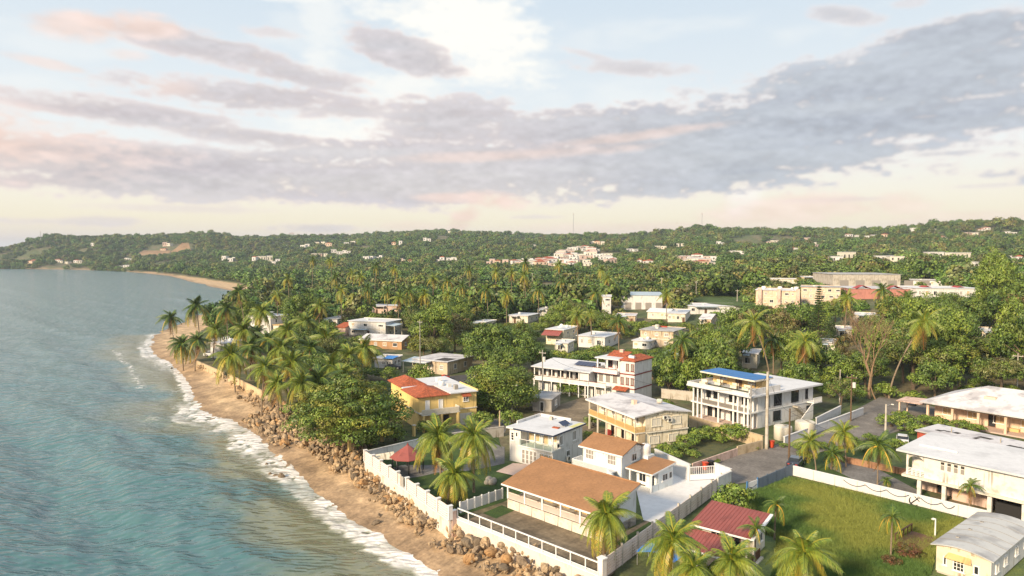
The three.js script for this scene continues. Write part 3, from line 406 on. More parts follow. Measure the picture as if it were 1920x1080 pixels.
{ // the tall sea wall: plain foot, panelled upper part between posts
  const [o, L] = run('sea_wall', 'tall white sea wall with slatted panels between posts, below the red gazebo', 'wall', A0, A1, 0.9), n = 9;
  bx(o, 'wall_base', M.wallwarm, 0, L, 0, 2.6, -0.16, 0.16); bx(o, 'ledge', M.white, 0, L, 2.6, 2.75, -0.26, 0.26);
  for (let i = 0; i <= n; i++) { bx(o, 'post', M.white, i * L / n - 0.17, i * L / n + 0.17, 2.75, 4.4, -0.26, 0.26); bx(o, 'post_cap', M.whitepaint, i * L / n - 0.22, i * L / n + 0.22, 4.4, 4.47, -0.31, 0.31); }
  for (let i = 0; i < n; i++) {
    const a = i * L / n + 0.18, b = (i + 1) * L / n - 0.18; if (i === 4) { bx(o, 'gate', M.greywall, a + 0.9, a + 1.7, 1.6, 4.1, -0.05, 0.05); bx(o, 'panel', M.wallwarm, a, a + 0.8, 2.75, 4.2, -0.08, 0.08); continue; }
    const p = bx(o, 'panel', M.fencewarm, a, b, 2.75, 4.25, -0.04, 0.04), s = []; for (let k = 0; k < 5; k++) s.push([a - (a + b) / 2, b - (a + b) / 2, -0.7 + k * 0.29, -0.56 + k * 0.29, 0.04, 0.14]); add(p, 'slat', boxesGeo(s), M.white).userData.kind = 'stuff';
  }
}
const B0 = at(858, 972, 3.5), B1 = at(1127, 1080, 3.5);
{
  const [o, L] = run('railing_wall', 'low white sea wall topped by a white metal railing, in front of the brown roof', 'wall', B0, B1, 0.9), n = 11;
  for (let i = 0; i < 6; i++) bx(o, 'wall_panel', M.wallwarm, i * L / 6 + 0.01, (i + 1) * L / 6 - 0.01, 0, 2.6, -0.25, 0.25); bx(o, 'coping', M.whitepaint, 0, L, 2.6, 2.68, -0.3, 0.3);
  for (let i = 0; i <= n; i++) bx(o, 'post', M.whitepaint, i * L / n - 0.05, i * L / n + 0.05, 2.68, 3.8, -0.05, 0.05);
  bx(o, 'handrail', M.whitepaint, 0, L, 3.8, 3.9, -0.07, 0.07); bx(o, 'lower_rail', M.whitepaint, 0, L, 2.84, 2.89, -0.025, 0.025);
  const [c] = run('corner_pillar', 'square white pillar at the near corner of the sea wall', 'pillar', B1, A0, 0.9); bx(c, 'shaft', M.white, -0.45, 0.2, 0, 4.4, -0.3, 0.3); bx(c, 'cap', M.whitepaint, -0.52, 0.27, 4.4, 4.52, -0.37, 0.37);
}
{ const [o, L] = run('return_wall', 'short pinkish wall piece joining the two white sea walls', 'wall', A1, B0, 0.9); bx(o, 'wall_panel', M.pinkwall, 0.2, L - 0.26, 0, 3.7, -0.14, 0.14); bx(o, 'coping', M.whitepaint, 0.2, L - 0.26, 3.7, 3.8, -0.18, 0.18); }
function panelFence(name, label, p0, p1, y, h, n, m, postH, postM, slats = 0) {
  const [o, L] = run(name, label, 'fence', p0, p1, y);
  for (let i = 0; i <= n; i++) bx(o, 'post', postM, i * L / n - 0.09, i * L / n + 0.09, 0, postH, -0.1, 0.1);
  for (let i = 0; i < n; i++) { const a = i * L / n + 0.1, b = (i + 1) * L / n - 0.1, p = bx(o, 'panel', m, a, b, 0.02, h, -0.05, 0.05); if (slats) { const s = []; for (let k = 0; k < slats; k++) { const yy = -h / 2 + 0.1 + k * (h - 0.2) / slats; s.push([a - (a + b) / 2, b - (a + b) / 2, yy, yy + 0.08, 0.05, 0.09], [a - (a + b) / 2, b - (a + b) / 2, yy, yy + 0.08, -0.09, -0.05]); } add(p, 'slat', boxesGeo(s), m).userData.kind = 'stuff'; } }
  return o;
}
panelFence('panel_fence', 'low white panel fence between the palm lawn and the sandy yard', at(863, 962, 3), at(942, 935, 3), 3, 1.35, 6, M.white, 1.45, M.whitepaint);
panelFence('side_fence', 'tall pale pink slatted fence with grey posts beside the white courtyard', at(1134, 1083, 3.0), at(1352, 918, 3.0), 3, 2.0, 9, M.fencewarm, 2.3, M.concrete, 6);
plainWall('garden_wall', 'white block wall behind the red gazebo, running to the yellow house lane', at(686, 866, 3), at(800, 838, 3), 2.6, 4.6, M.white);
plainWall('garden_wall', 'greyish white block wall at the back of the palm lawn beside the white house', at(800, 838, 3), at(944, 818, 3), 3, 4.7, M.concrete);
plainWall('courtyard_wall', 'high white wall beside the white water tank, ending at the barred gate', at(1228, 872, 3), at(1293, 903, 3), 3, 5.4, M.white);
plainWall('courtyard_wall', 'white wall with a stepped top between barred gate and field', at(1340, 900, 3), at(1370, 912, 3), 3, 5.4, M.white);
plainWall('courtyard_wall', 'long white wall bounding the courtyard on its street corner', at(1370, 912, 3), at(1345, 925, 3), 3, 5.1, M.white);
{ const [o, L] = run('sliding_gate', 'white sliding gate with vertical bars at the courtyard entrance', 'gate', at(1293, 903, 3), at(1340, 900, 3), 3.1); bx(o, 'gate_panel', M.whitepaint, 0.1, L - 0.1, 0.1, 0.9, -0.03, 0.03); for (let i = 0; i < 13; i++) bx(o, 'bar', M.whitepaint, 0.2 + i * (L - 0.4) / 12 - 0.025, 0.2 + i * (L - 0.4) / 12 + 0.025, 0.9, 1.9, -0.025, 0.025); bx(o, 'top_rail', M.whitepaint, 0.1, L - 0.1, 1.9, 1.98, -0.04, 0.04); }
plainWall('pink_wall', 'low pink wall along the street edge of the vacant plot', at(1298, 884, 3), at(1382, 854, 3), 3, 4.2, M.pinkwall, 0.2, false);
plainWall('pink_wall', 'tan and pink wall piece beside the concrete pole and red bin', at(1382, 854, 3), at(1430, 842, 3), 3, 4.5, M.tanwall, 0.2, false);
plainWall('plot_wall', 'weathered tan wall between the vacant plot and the blue canopy house', at(1292, 800, 3), at(1430, 840, 3), 3, 5.0, M.tanwall);
plainWall('house_wall', 'white boundary wall on the street side of the blue canopy house', at(1470, 835, 3), at(1618, 778, 3), 3, 4.4, M.white);
plainWall('house_wall', 'white wall end by the outside stairs of the blue canopy house', at(1530, 800, 3), at(1576, 776, 3), 3, 4.6, M.white);
plainWall('drive_wall', 'low brown brick-toned wall beside the driveway palms', at(1556, 862, 3), at(1700, 892, 3), 3, 4.0, mat([0.36, 0.2, 0.12], 0.9, { map: T.weather }), 0.2, false);
plainWall('lane_wall', 'concrete wall behind the white house with red roof', at(1240, 746, 3), at(1300, 752, 3), 3, 5, M.concrete);
// the anchor wall with rope swags and an anchor
{
  const p0 = at(1487, 893, 3), p1 = at(1850, 982, 3), [o, L] = run('anchor_wall', 'long white wall painted with dark rope swags and an anchor, along the grass field', 'wall', p0, p1, 3), n = 8, H = 1.5;
  for (let i = 0; i < n; i++) bx(o, 'panel', M.white, i * L / n + 0.012, (i + 1) * L / n - 0.012, 0, H, -0.1, 0.1); bx(o, 'coping', M.whitepaint, -0.05, L + 0.05, H, H + 0.07, -0.15, 0.15);
  bx(o, 'footing', M.dark, 0, L, 0.03, 0.16, 0.1, 0.4);
  const rope = (a, b, sag, y) => { const pts = [], rad = []; for (let i = 0; i <= 12; i++) { const t = i / 12; pts.push(V(lerp(a, b, t), y - sag * 4 * t * (1 - t), 0.13)); rad.push(0.05); } return tube(pts, rad, 5); };
  for (const [a, b] of [[0.30, 0.42], [0.42, 0.53], [0.53, 0.645], [0.70, 0.80], [0.80, 0.86]]) add(o, 'rope', rope(a * L, b * L, 0.5, 1.28), M.navy);
  const ax = 0.672 * L, an = new THREE.Group(); an.name = 'anchor'; an.position.set(ax, 0.72, 0.16); an.rotation.z = -0.75; o.add(an);
  add(an, 'shank', tube([V(0, -0.6, 0), V(0, 0.6, 0)], [0.07, 0.06], 6), M.black); add(an, 'stock', tube([V(-0.38, 0.42, 0), V(0.38, 0.42, 0)], [0.05, 0.05], 6), M.black); { const pts = [], rad = []; for (let i = 0; i <= 10; i++) { const t = Math.PI * (1 + i / 10); pts.push(V(Math.cos(t) * 0.55, -0.05 + Math.sin(t) * 0.55, 0)); rad.push(0.035 + 0.05 * Math.sin(i / 10 * Math.PI)); } add(an, 'arm', tube(pts, rad, 6), M.black); } add(an, 'ring', new THREE.TorusGeometry(0.11, 0.03, 6, 12), M.black, 0, 0.7, 0);
}
{ const [o, L] = run('metal_fence', 'dark blue sheet metal gate fence at the end of the street', 'gate', at(1421, 922, 3), at(1486, 893, 3), 3.05); for (let i = 0; i < 4; i++) { const p = bx(o, 'panel', M.bluegate, i * L / 4 + 0.06, (i + 1) * L / 4 - 0.06, 0.08, 1.75, -0.03, 0.03), s = []; for (let k = 0; k < 7; k++) s.push([-L / 8 + 0.15 + k * (L / 4 - 0.3) / 6, -L / 8 + 0.21 + k * (L / 4 - 0.3) / 6, -0.8, 0.8, 0.03, 0.06]); add(p, 'rib', boxesGeo(s), M.bluegate).userData.kind = 'stuff'; } for (let i = 0; i <= 4; i++) bx(o, 'post', M.bluegate, i * L / 4 - 0.06, i * L / 4 + 0.06, 0, 1.9, -0.06, 0.06); }
{ const [o, L] = run('gate_sign', 'small white board with a painted rope between blue posts at the field gate', 'sign', at(1400, 930, 3), at(1420, 922, 3), 3.05); bx(o, 'board', M.whitepaint, 0.15, L - 0.1, 0.15, 1.65, -0.04, 0.04); for (const x of [0.05, L]) bx(o, 'post', M.bluepaint, x - 0.09, x + 0.09, 0, 1.9, -0.09, 0.09); const pts = [], rad = []; for (let i = 0; i <= 8; i++) { pts.push(V(lerp(0.4, L - 0.3, i / 8), 1.1 - 0.6 * (i / 8) * (1 - i / 8) * 1.6, 0.06)); rad.push(0.035); } add(o, 'rope', tube(pts, rad, 5), M.navy); }
// gazebo
{
  const c = at(765, 884, 3), o = thing('gazebo', 'red octagonal gazebo on dark posts behind the white sea wall', 'gazebo', c.x, 3.05, c.z, 12), R = 2.65, e = 2.25, top = 4.0, eave = [...Array(8).keys()].map((k) => [Math.cos(k * Math.PI / 4) * R, e, Math.sin(k * Math.PI / 4) * R]);
  bx(o, 'floor', M.paving, -2, 2, 0, 0.1, -2, 2);
  for (let k = 0; k < 8; k++) { const a = eave[k], b = eave[(k + 1) % 8]; add(o, 'roof_panel', slabRoof([[0, top, 0], b, a], 0.07), M.metalred); if (k % 2 === 0) add(o, 'post', tube([V(a[0] * 0.84, 0.1, a[2] * 0.84), V(a[0] * 0.84, e + 0.2, a[2] * 0.84)], [0.1, 0.1], 6), M.black); else add(o, 'post', tube([V(a[0] * 0.84, 0.1, a[2] * 0.84), V(a[0] * 0.84, e + 0.2, a[2] * 0.84)], [0.09, 0.09], 6), M.black); }
  add(o, 'finial', new THREE.ConeGeometry(0.18, 0.4, 8), M.maroon, 0, top + 0.12, 0);
}
// beach-side odds and ends on the lawn
{ const p = at(724, 878, 3), o = thing('sun_shade', 'pale beige fabric sun shade beside the red gazebo', 'shade', p.x, 3.05, p.z, 20); add(o, 'canopy', slabRoof([[-1.6, 1.7, 1], [1.5, 1.5, 1.1], [1.3, 2.1, -1], [-1.4, 1.9, -1]], 0.03), M.cream); for (const [x, z] of [[-1.5, 0.9], [1.4, 1], [1.2, -0.9], [-1.3, -0.9]]) add(o, 'pole', tube([V(x, 0, z), V(x, 1.55, z)], [0.04, 0.04], 5), M.steel); }
{ const p = at(925, 905, 3), o = thing('rock_feature', 'small dark heap of stones on the lawn below the pink terrace', 'rocks', p.x, 3.03, p.z); const r = rng(44); for (let i = 0; i < 7; i++) add(o, 'stone', new THREE.DodecahedronGeometry(0.35 + r() * 0.25, 1), M.greywall, (r() - 0.5) * 1.8, 0.2, (r() - 0.5) * 1.2, r() * 3, r() * 3, 0); }
// red and black wheeled bins
function bin(label, px, py, m, yaw) { const p = at(px, py, 3), o = thing('wheeled_bin', label, 'bin', p.x, 3.06, p.z, yaw); add(o, 'body', new THREE.CylinderGeometry(0.46, 0.36, 1.05, 4, 1).rotateY(Math.PI / 4), m, 0, 0.6, 0); bx(o, 'lid', m, -0.36, 0.36, 1.13, 1.2, -0.37, 0.4); for (const x of [-0.25, 0.25]) add(o, 'wheel', new THREE.CylinderGeometry(0.12, 0.12, 0.07, 12).rotateZ(Math.PI / 2), M.tyre, x, 0.12, -0.32); }
bin('red wheeled bin outside the barred courtyard gate', 1322, 882, M.red, 20); bin('black wheeled bin next to the red bin at the courtyard gate', 1333, 879, M.black, 35); bin('red bin standing by the thick concrete pole', 1447, 840, M.red, 10);
// poles
function pole(label, px, pyBase, pyTop, { m = M.pole, r = 0.15, arm = true, can = false, lamp = 0 } = {}) {
  const b = ground(px, pyBase), h = EYE.y - (EYE.y - b.y) - 0, d = ray(px, pyTop), top = EYE.y + d.y / -d.z * -b.z, o = thing('utility_pole', label, 'pole', b.x, b.y, b.z, -40), H = top - b.y;
  add(o, 'shaft', tube([V(0, -0.3, 0), V(0, H, 0)], [r, r * 0.75], 8), m);
  if (arm) { bx(o, 'crossarm', m, -0.95, 0.95, H - 0.62, H - 0.48, -0.07, 0.07); for (const x of [-0.8, 0, 0.8]) add(o, 'insulator', new THREE.CylinderGeometry(0.05, 0.07, 0.2, 7), M.concrete, x, H - 0.38 + (x ? 0 : 0.42), 0); }
  if (can) { add(o, 'transformer', new THREE.CylinderGeometry(0.32, 0.32, 1.0, 12), M.acunit, 0.45, H - 1.9, 0); bx(o, 'bracket', M.steel, 0, 0.3, H - 1.75, H - 1.65, -0.05, 0.05); }
  if (lamp) { add(o, 'lamp_arm', tube([V(0, H - 0.3, 0), V(lamp, H + 0.1, 0)], [0.04, 0.04], 5), M.steel); bx(o, 'lamp_head', M.acunit, Math.min(lamp, lamp * 1.5), Math.max(lamp, lamp * 1.5), H + 0.04, H + 0.2, -0.12, 0.12); }
  o.userData.topY = undefined; delete o.userData.topY; return [b.x, b.y + H, b.z];
}
const wires = [];
wires.push(pole('thick tan concrete pole in front of the blue canopy house', 1437, 842, 697, { m: M.concrete, r: 0.3, arm: false }));
wires.push(pole('brown wooden pole at the street end beside the blue gate', 1479, 874, 766, { r: 0.17, arm: false }));
wires.slim = pole('slim grey pole standing close to the columns of the blue canopy house', 1407, 812, 722, { m: M.greywall, r: 0.12 });
wires.push(pole('wooden pole with a transformer can at the street bend', 1595, 790, 703, { can: true }));
wires.pale = pole('plain pale pole behind the blue canopy house stairs', 1574, 758, 693, { m: M.concrete, r: 0.14, arm: false });
pole('short concrete lamp post by the driveway', 1660, 816, 758, { m: M.concrete, r: 0.2, arm: false, lamp: 0.8 });
wires.push(pole('pole at the picture edge behind the hipped roof house', 1906, 745, 663, { m: M.concrete, r: 0.16 }));
wires.push(pole('dark pole with a transformer in front of the solar roof gallery', 1017, 752, 657, { m: M.greywall, can: true }));
wires.lamp = pole('pale lamp post in front of the round mango tree', 960, 778, 722, { m: M.concrete, r: 0.12, arm: false, lamp: 0.9 });
wires.slender = pole('slender dark pole before the beige flat roofed house', 788, 706, 600, { m: M.greywall, r: 0.13 });
wires.thin = pole('thin pole in front of the white three storey house', 1140, 745, 690, { m: M.greywall, r: 0.1, arm: false });
pole('short white pole on the lawn edge behind the gazebo', 937, 815, 770, { m: M.tanwall, r: 0.16, arm: false });
function wire(label, a, b, sag = 1.2) { const pts = [], rad = []; for (let i = 0; i <= 16; i++) { const t = i / 16; pts.push(V(lerp(a[0], b[0], t), lerp(a[1], b[1], t) - 0.5 - sag * 4 * t * (1 - t), lerp(a[2], b[2], t))); rad.push(0.022); } const m = add(scene, numbered('power_line'), tube(pts, rad, 4), M.black); tag(m, label, 'cable'); }
wire('black cable from the wooden pole at the blue gate to the transformer pole', wires[1], wires[2]); wire('black cable from the transformer pole to the pole at the picture edge', wires[2], wires[3]); wire('black cable between the concrete pole and the wooden gate pole', wires[0], wires[1]);
wire('black cable from the slim grey pole to the thick concrete pole', wires.slim, wires[0], 0.5); wire('black cable from the transformer pole to the plain pale pole', wires[2], wires.pale, 0.6); wire('black cable from the dark transformer pole to the thin pole', wires[4], wires.thin, 1.6); wire('black cable from the slender dark pole to the dark transformer pole', wires.slender, wires[4], 2.2); wire('black cable from the thin pole to the slim grey pole', wires.thin, wires.slim, 2); wire('second lower cable from the wooden gate pole to the transformer pole', [wires[1][0], wires[1][1] - 0.7, wires[1][2]], [wires[2][0], wires[2][1] - 0.7, wires[2][2]], 1.4); wire('service cable from the thick concrete pole to the canopy house roof', wires[0], [42, 9.6, -121], 0.4); wire('service cable from the wooden gate pole to the arched house roof', wires[1], [53, 9.4, -89.5], 1);
// parked cars
function car(label, px, py, yaw, m, big = 1) {
  const p = ground(px, py), o = thing('parked_car', label, 'car', p.x, p.y + 0.06, p.z, yaw); o.scale.setScalar(big);
  add(o, 'body', new THREE.ExtrudeGeometry(new THREE.Shape([[-2.15, 0.3], [2.1, 0.3], [2.2, 0.55], [2.1, 0.82], [1.1, 0.95], [-1.6, 1.0], [-2.15, 0.9]].map((q) => V(...q, 0))), { depth: 1.6, bevelSize: 0.07, bevelThickness: 0.07, bevelSegments: 2 }).translate(0, 0, -0.8), m);
  add(o, 'window_band', new THREE.ExtrudeGeometry(new THREE.Shape([[-1.65, 0.98], [1.0, 0.94], [0.35, 1.4], [-1.25, 1.42]].map((q) => V(...q, 0))), { depth: 1.42, bevelSize: 0.03, bevelThickness: 0.04, bevelSegments: 1 }).translate(0, 0, -0.71), M.glass);
  bx(o, 'car_roof', m, -1.2, 0.32, 1.42, 1.48, -0.66, 0.66);
  for (const [x, z] of [[-1.35, -0.8], [-1.35, 0.8], [1.35, -0.8], [1.35, 0.8]]) { const w = add(o, 'wheel', new THREE.CylinderGeometry(0.33, 0.33, 0.22, 18).rotateX(Math.PI / 2), M.tyre, x, 0.33, z); add(w, 'rim', new THREE.CylinderGeometry(0.2, 0.2, 0.25, 12).rotateX(Math.PI / 2), M.steel); }
  for (const z of [-0.55, 0.55]) { bx(o, 'headlight', M.whitepaint, 2.17, 2.24, 0.6, 0.75, z - 0.18, z + 0.18); bx(o, 'tail_light', M.redpaint, -2.24, -2.18, 0.7, 0.86, z - 0.15, z + 0.15); }
}
car('dark parked car half hidden behind the wooden pole at the street end', 1492, 874, 55, M.cardark); car('silver white car parked by the driveway shrubs', 1692, 832, 60, M.carwhite, 1.05); car('dark blue car parked under the trees at the street bend', 1711, 758, 50, M.cardark); car('dark blue car beside the beige flat roofed house', 737, 692, 5, M.cardark); car('white pickup parked by the small beach house', 398, 668, 10, M.carwhite, 1.1);
// bottom edge: blue tarp, lamp post, wooden deck, planted guard
{ const p = at(1238, 1062, 3), o = thing('blue_tarp', 'bright blue tarpaulin stretched low beside the red roofed house', 'tarp', p.x, 3, p.z, -40), g = new THREE.PlaneGeometry(4.2, 2.6, 14, 9).rotateX(-Math.PI / 2), q = g.attributes.position; for (let i = 0; i < q.count; i++) q.setY(i, 1.5 + 0.4 * noise(q.getX(i) + 5, q.getZ(i) + 3) + 0.2 * Math.cos(q.getX(i) * 1.5)); g.computeVertexNormals(); const m = M.tarp.clone(); m.side = THREE.DoubleSide; add(o, 'sheet', g, m); for (const [x, z] of [[-2, -1.2], [2, -1.2], [-2, 1.2], [2, 1.2]]) add(o, 'pole', tube([V(x, 0, z), V(x, 1.7, z)], [0.035, 0.035], 5), M.steel); }
{ const p = at(1753, 1012, 3), o = thing('lamp_post', 'white lamp post at the edge of the grass by the grey roofed cabin', 'lamp post', p.x, 3, p.z, -60); add(o, 'shaft', tube([V(0, 0, 0), V(0, 2.3, 0)], [0.09, 0.07], 8), M.whitepaint); bx(o, 'arm', M.whitepaint, -0.3, 0.05, 2.3, 2.4, -0.05, 0.05); bx(o, 'lamp_head', M.acunit, -0.42, -0.12, 2.2, 2.3, -0.1, 0.1); }
{ const p0 = at(1755, 1020, 3), o = thing('wooden_deck', 'brown wooden deck with railing beside the grey roofed cabin', 'deck', p0.x, 3.0, p0.z, -141 + 90); for (let i = 0; i < 16; i++) bx(o, 'plank', M.wood, -2.6, 0.1, 0.42, 0.5, i * 0.3 + 0.01 - 0.5, i * 0.3 + 0.28 - 0.5); for (let i = 0; i < 5; i++) bx(o, 'post', M.wood, -2.7, -2.6, 0, 1.3, i * 1.1 - 0.45, i * 1.1 - 0.35); bx(o, 'handrail', M.wood, -2.73, -2.57, 1.3, 1.38, -0.5, 4.2); bx(o, 'skirt', M.wood, -2.6, -2.5, 0, 0.42, -0.5, 4.2); }
// ---------------------------------------------------------------- boulders of the revetment
{
  const mk = (seed) => { const r = rng(seed), g = new THREE.IcosahedronGeometry(1, 3), p = g.attributes.position, s = [0.8 + r() * 0.5, 0.6 + r() * 0.3, 0.7 + r() * 0.5], cuts = []; for (let k = 0; k < 9; k++) { const u = r() * 2 - 1, f = r() * 6.28, w = Math.sqrt(1 - u * u); cuts.push([w * Math.cos(f), u, w * Math.sin(f), 0.62 + r() * 0.3]); }
    for (let i = 0; i < p.count; i++) { let x = p.getX(i), y = p.getY(i), z = p.getZ(i); for (const [a, b, c, d] of cuts) { const q = a * x + b * y + c * z - d; if (q > 0) { x -= a * q; y -= b * q; z -= c * q; } } const k = 1 + (fbm(x * 2.5 + seed, y * 2.5 + z * 2, 3) - 0.5) * 0.14; p.setXYZ(i, x * k * s[0], y * k * s[1], z * k * s[2]); }
    g.computeVertexNormals(); const uv = g.attributes.uv; for (let i = 0; i < p.count; i++) uv.setXY(i, p.getX(i) + p.getZ(i) * 0.6, p.getY(i) + p.getZ(i) * 0.5); return g; };
  const geos = [1, 2, 3, 4, 5, 6].map(mk), tones = [[0.7, 0.54, 0.35], [0.58, 0.48, 0.35], [0.76, 0.6, 0.4], [0.4, 0.33, 0.25], [0.62, 0.4, 0.2], [0.26, 0.22, 0.17]].map((c) => mat(c, 0.92, { map: T.rock, bump: T.rockB, bumpScale: 0.09 }));
  const r = rng(77), spots = [];
  const strip = (a, b, lo, hi, n, big) => { for (let i = 0; i < n; i++) { const t = r(), p = V(lerp(a[0], b[0], t), 0, lerp(a[1], b[1], t)), nx = (b[1] - a[1]), nz = -(b[0] - a[0]), L = Math.hypot(nx, nz), k = r(), off = lerp(lo, hi, k); spots.push([p.x + nx / L * off, p.z + nz / L * off, (0.22 + 0.62 * r() ** 3) * big, k]); } };
  // strips run along the edge of the built-up ground, reaching `hi` metres towards the sea
  const E = EDGE.slice(2), seg = (i, j, lo, hi, n, big) => { for (let k = i; k < j; k++) strip(E[k], E[k + 1], lo, hi, Math.round(n * Math.hypot(E[k][0] - E[k + 1][0], E[k][1] - E[k + 1][1]) / 10), big); };
  seg(0, 1, -0.2, 4.6, 78, 1.0); seg(1, 2, 0, 2, 20, 0.8); seg(2, 3, -0.1, 3.8, 84, 0.85); seg(3, 6, -1.6, 4.8, 130, 0.95); seg(6, 8, -1.6, 7.4, 170, 1.0); seg(8, 9, -1.0, 3.4, 34, 0.9); seg(9, 14, -0.4, 1.6, 9, 0.8);
  const outward = (x, z) => signed(EDGE, x, z);
  const placed = spots.map(([x, z, s, k]) => { const e = outward(x, z); return { x, z, s, y: Math.max(land(x, z), 0) + (e < 0 ? Math.max(0, 1.25 - 0.15 * -e) : -0.1) * (0.5 + 0.6 * r()) + s * 0.12 }; }).filter((q) => signed(SHORE, q.x, q.z) > -0.5);
  placed.sort((a, b) => b.s / Math.hypot(b.x, b.z) - a.s / Math.hypot(a.x, a.z));
  placed.slice(0, 290).forEach((q, i) => { const near = q.z > -87, m = add(scene, numbered('boulder'), geos[i % 6], tones[signed(SHORE, q.x, q.z) < 2.5 ? [3, 5, 1][i % 3] : Math.floor(r() * 6)], q.x, q.y, q.z, r() * 6, r() * 6, r() * 6); m.scale.setScalar(q.s); tag(m, near ? 'boulder in the rock heap below the low railing wall' : 'tawny boulder in the rock bank along the beach', 'boulder', near ? 'boulders below the railing wall' : 'boulders of the beach rock bank'); });
  const rest = placed.slice(290), im = new THREE.InstancedMesh(geos[1], tones[1], rest.length + 900), o = new THREE.Object3D(), c = new THREE.Color();
  for (let i = 0; i < rest.length + 900; i++) { let x, y, z, s; if (i < rest.length) ({ x, y, z, s } = rest[i]); else { const q = placed[Math.floor(r() * placed.length)]; x = q.x + (r() - 0.5) * 2; z = q.z + (r() - 0.5) * 2; s = 0.1 + 0.2 * r(); y = q.y - q.s * 0.2 + s * 0.3; } o.position.set(x, y, z); o.rotation.set(r() * 6, r() * 6, r() * 6); o.scale.setScalar(s); o.updateMatrix(); im.setMatrixAt(i, o.matrix); const v = 0.6 + 0.9 * r(); im.setColorAt(i, c.setRGB(v, v * 0.97, v * 0.92)); }
  stuff('rubble', 'small broken stones filling the rock bank along the beach', im);
  // a few stones lying apart on the sand and in the wash
  [[518, 893, 0.5], [528, 897, 0.7], [506, 890, 0.4], [705, 982, 0.55], [790, 974, 1.1], [775, 966, 0.6], [712, 968, 0.35], [440, 682, 0.7], [460, 700, 0.6], [420, 680, 0.6], [500, 872, 0.4], [322, 692, 0.5]].forEach(([px, py, s], i) => { const p = ground(px, py), m = add(scene, numbered('beach_stone'), geos[i % 6], tones[i % 2 ? 5 : 3], p.x, p.y + s * 0.2, p.z, i, i * 2, i * 3); m.scale.setScalar(s); tag(m, py > 950 ? 'dark stone lying alone on the near sand' : py > 860 ? 'dark wet stone in the surf below the rock bank' : 'stone on the sand below the yellow seaside wall', 'stone', py > 950 ? 'stones on the near sand' : py > 860 ? 'stones in the surf' : 'stones on the far sand'); });
}
// ---------------------------------------------------------------- building kit. A house stands in a frame whose origin is its near corner: x runs back along the
// sea-side front (front plane z = 0, x from -w to 0), z runs back along the street side (side plane x = 0, z from -d to 0).
const frameCache = new Map();
function frameGeo(w, h, cols, rows, t) { const k = [w, h, cols, rows, t].join(); if (frameCache.has(k)) return frameCache.get(k); const b = t * 0.55, l = [[-w / 2, w / 2, h / 2 - t, h / 2, -0.05, 0.09], [-w / 2, w / 2, -h / 2, -h / 2 + t, -0.05, 0.09], [-w / 2, -w / 2 + t, -h / 2 + t, h / 2 - t, -0.05, 0.09], [w / 2 - t, w / 2, -h / 2 + t, h / 2 - t, -0.05, 0.09]]; for (let i = 1; i < cols; i++) { const x = -w / 2 + i * w / cols; l.push([x - b / 2, x + b / 2, -h / 2 + t, h / 2 - t, -0.05, 0.07]); } for (let j = 1; j < rows; j++) { const y = -h / 2 + j * h / rows; l.push([-w / 2 + t, w / 2 - t, y - b / 2, y + b / 2, -0.05, 0.06]); } const g = boxesGeo(l); frameCache.set(k, g); return g; }
function opening(g, name, face, c, y, w, h, { cols = 2, rows = 1, m = M.framewhite, pane = M.glass, t = 0.09, at: plane = 0, sill = true } = {}) {
  const f = add(g, name, frameGeo(w, h, cols, rows, t), m, face === 'F' ? c : plane, y, face === 'F' ? plane : c); if (face === 'R') f.rotation.y = Math.PI / 2; if (face === 'L') f.rotation.y = -Math.PI / 2;
  for (let i = 0; i < cols; i++) { const pw = (w - 2 * t) / cols - t * 0.3; add(f, 'pane', box(pw, h - 2 * t, 0.02), pane, -w / 2 + t + (i + 0.5) * (w - 2 * t) / cols, 0, 0.02); }
  if (sill && name === 'window') add(f, 'sill', box(w + 0.2, 0.07, 0.16), m, 0, -h / 2 - 0.04, 0.06); return f;
}
const win = (g, face, c, y, w, h, o) => opening(g, 'window', face, c, y, w, h, o), door = (g, face, c, y, w, h, o) => opening(g, 'door', face, c, y, w, h, { cols: 1, ...o });
function rail(g, x0, z0, x1, z1, y, h, m, step = 0.3, name = 'railing', fat = 0.035) { // balusters and handrail along a line
  const L = Math.hypot(x1 - x0, z1 - z0), n = Math.max(2, Math.round(L / step)), l = [[0, L, h - 0.08, h, -0.05, 0.05], [0, L, 0.06, 0.12, -0.03, 0.03]]; for (let i = 0; i <= n; i++) { const x = i * L / n; l.push([x - fat, x + fat, 0.0, h - 0.08, -fat, fat]); } const o = add(g, name, boxesGeo(l), m, x0, y, z0); o.rotation.y = Math.atan2(-(z1 - z0), x1 - x0); return o;
}
function ac(g, face, c, y, plane = 0) { const o = add(g, 'air_conditioner', box(0.9, 0.62, 0.36), M.acunit, face === 'F' ? c : plane + 0.24, y, face === 'F' ? plane + 0.24 : c); if (face === 'R') o.rotation.y = Math.PI / 2; add(o, 'fan_grille', new THREE.CylinderGeometry(0.24, 0.24, 0.03, 16).rotateX(Math.PI / 2), M.dark, -0.12, 0, 0.185); return o; }
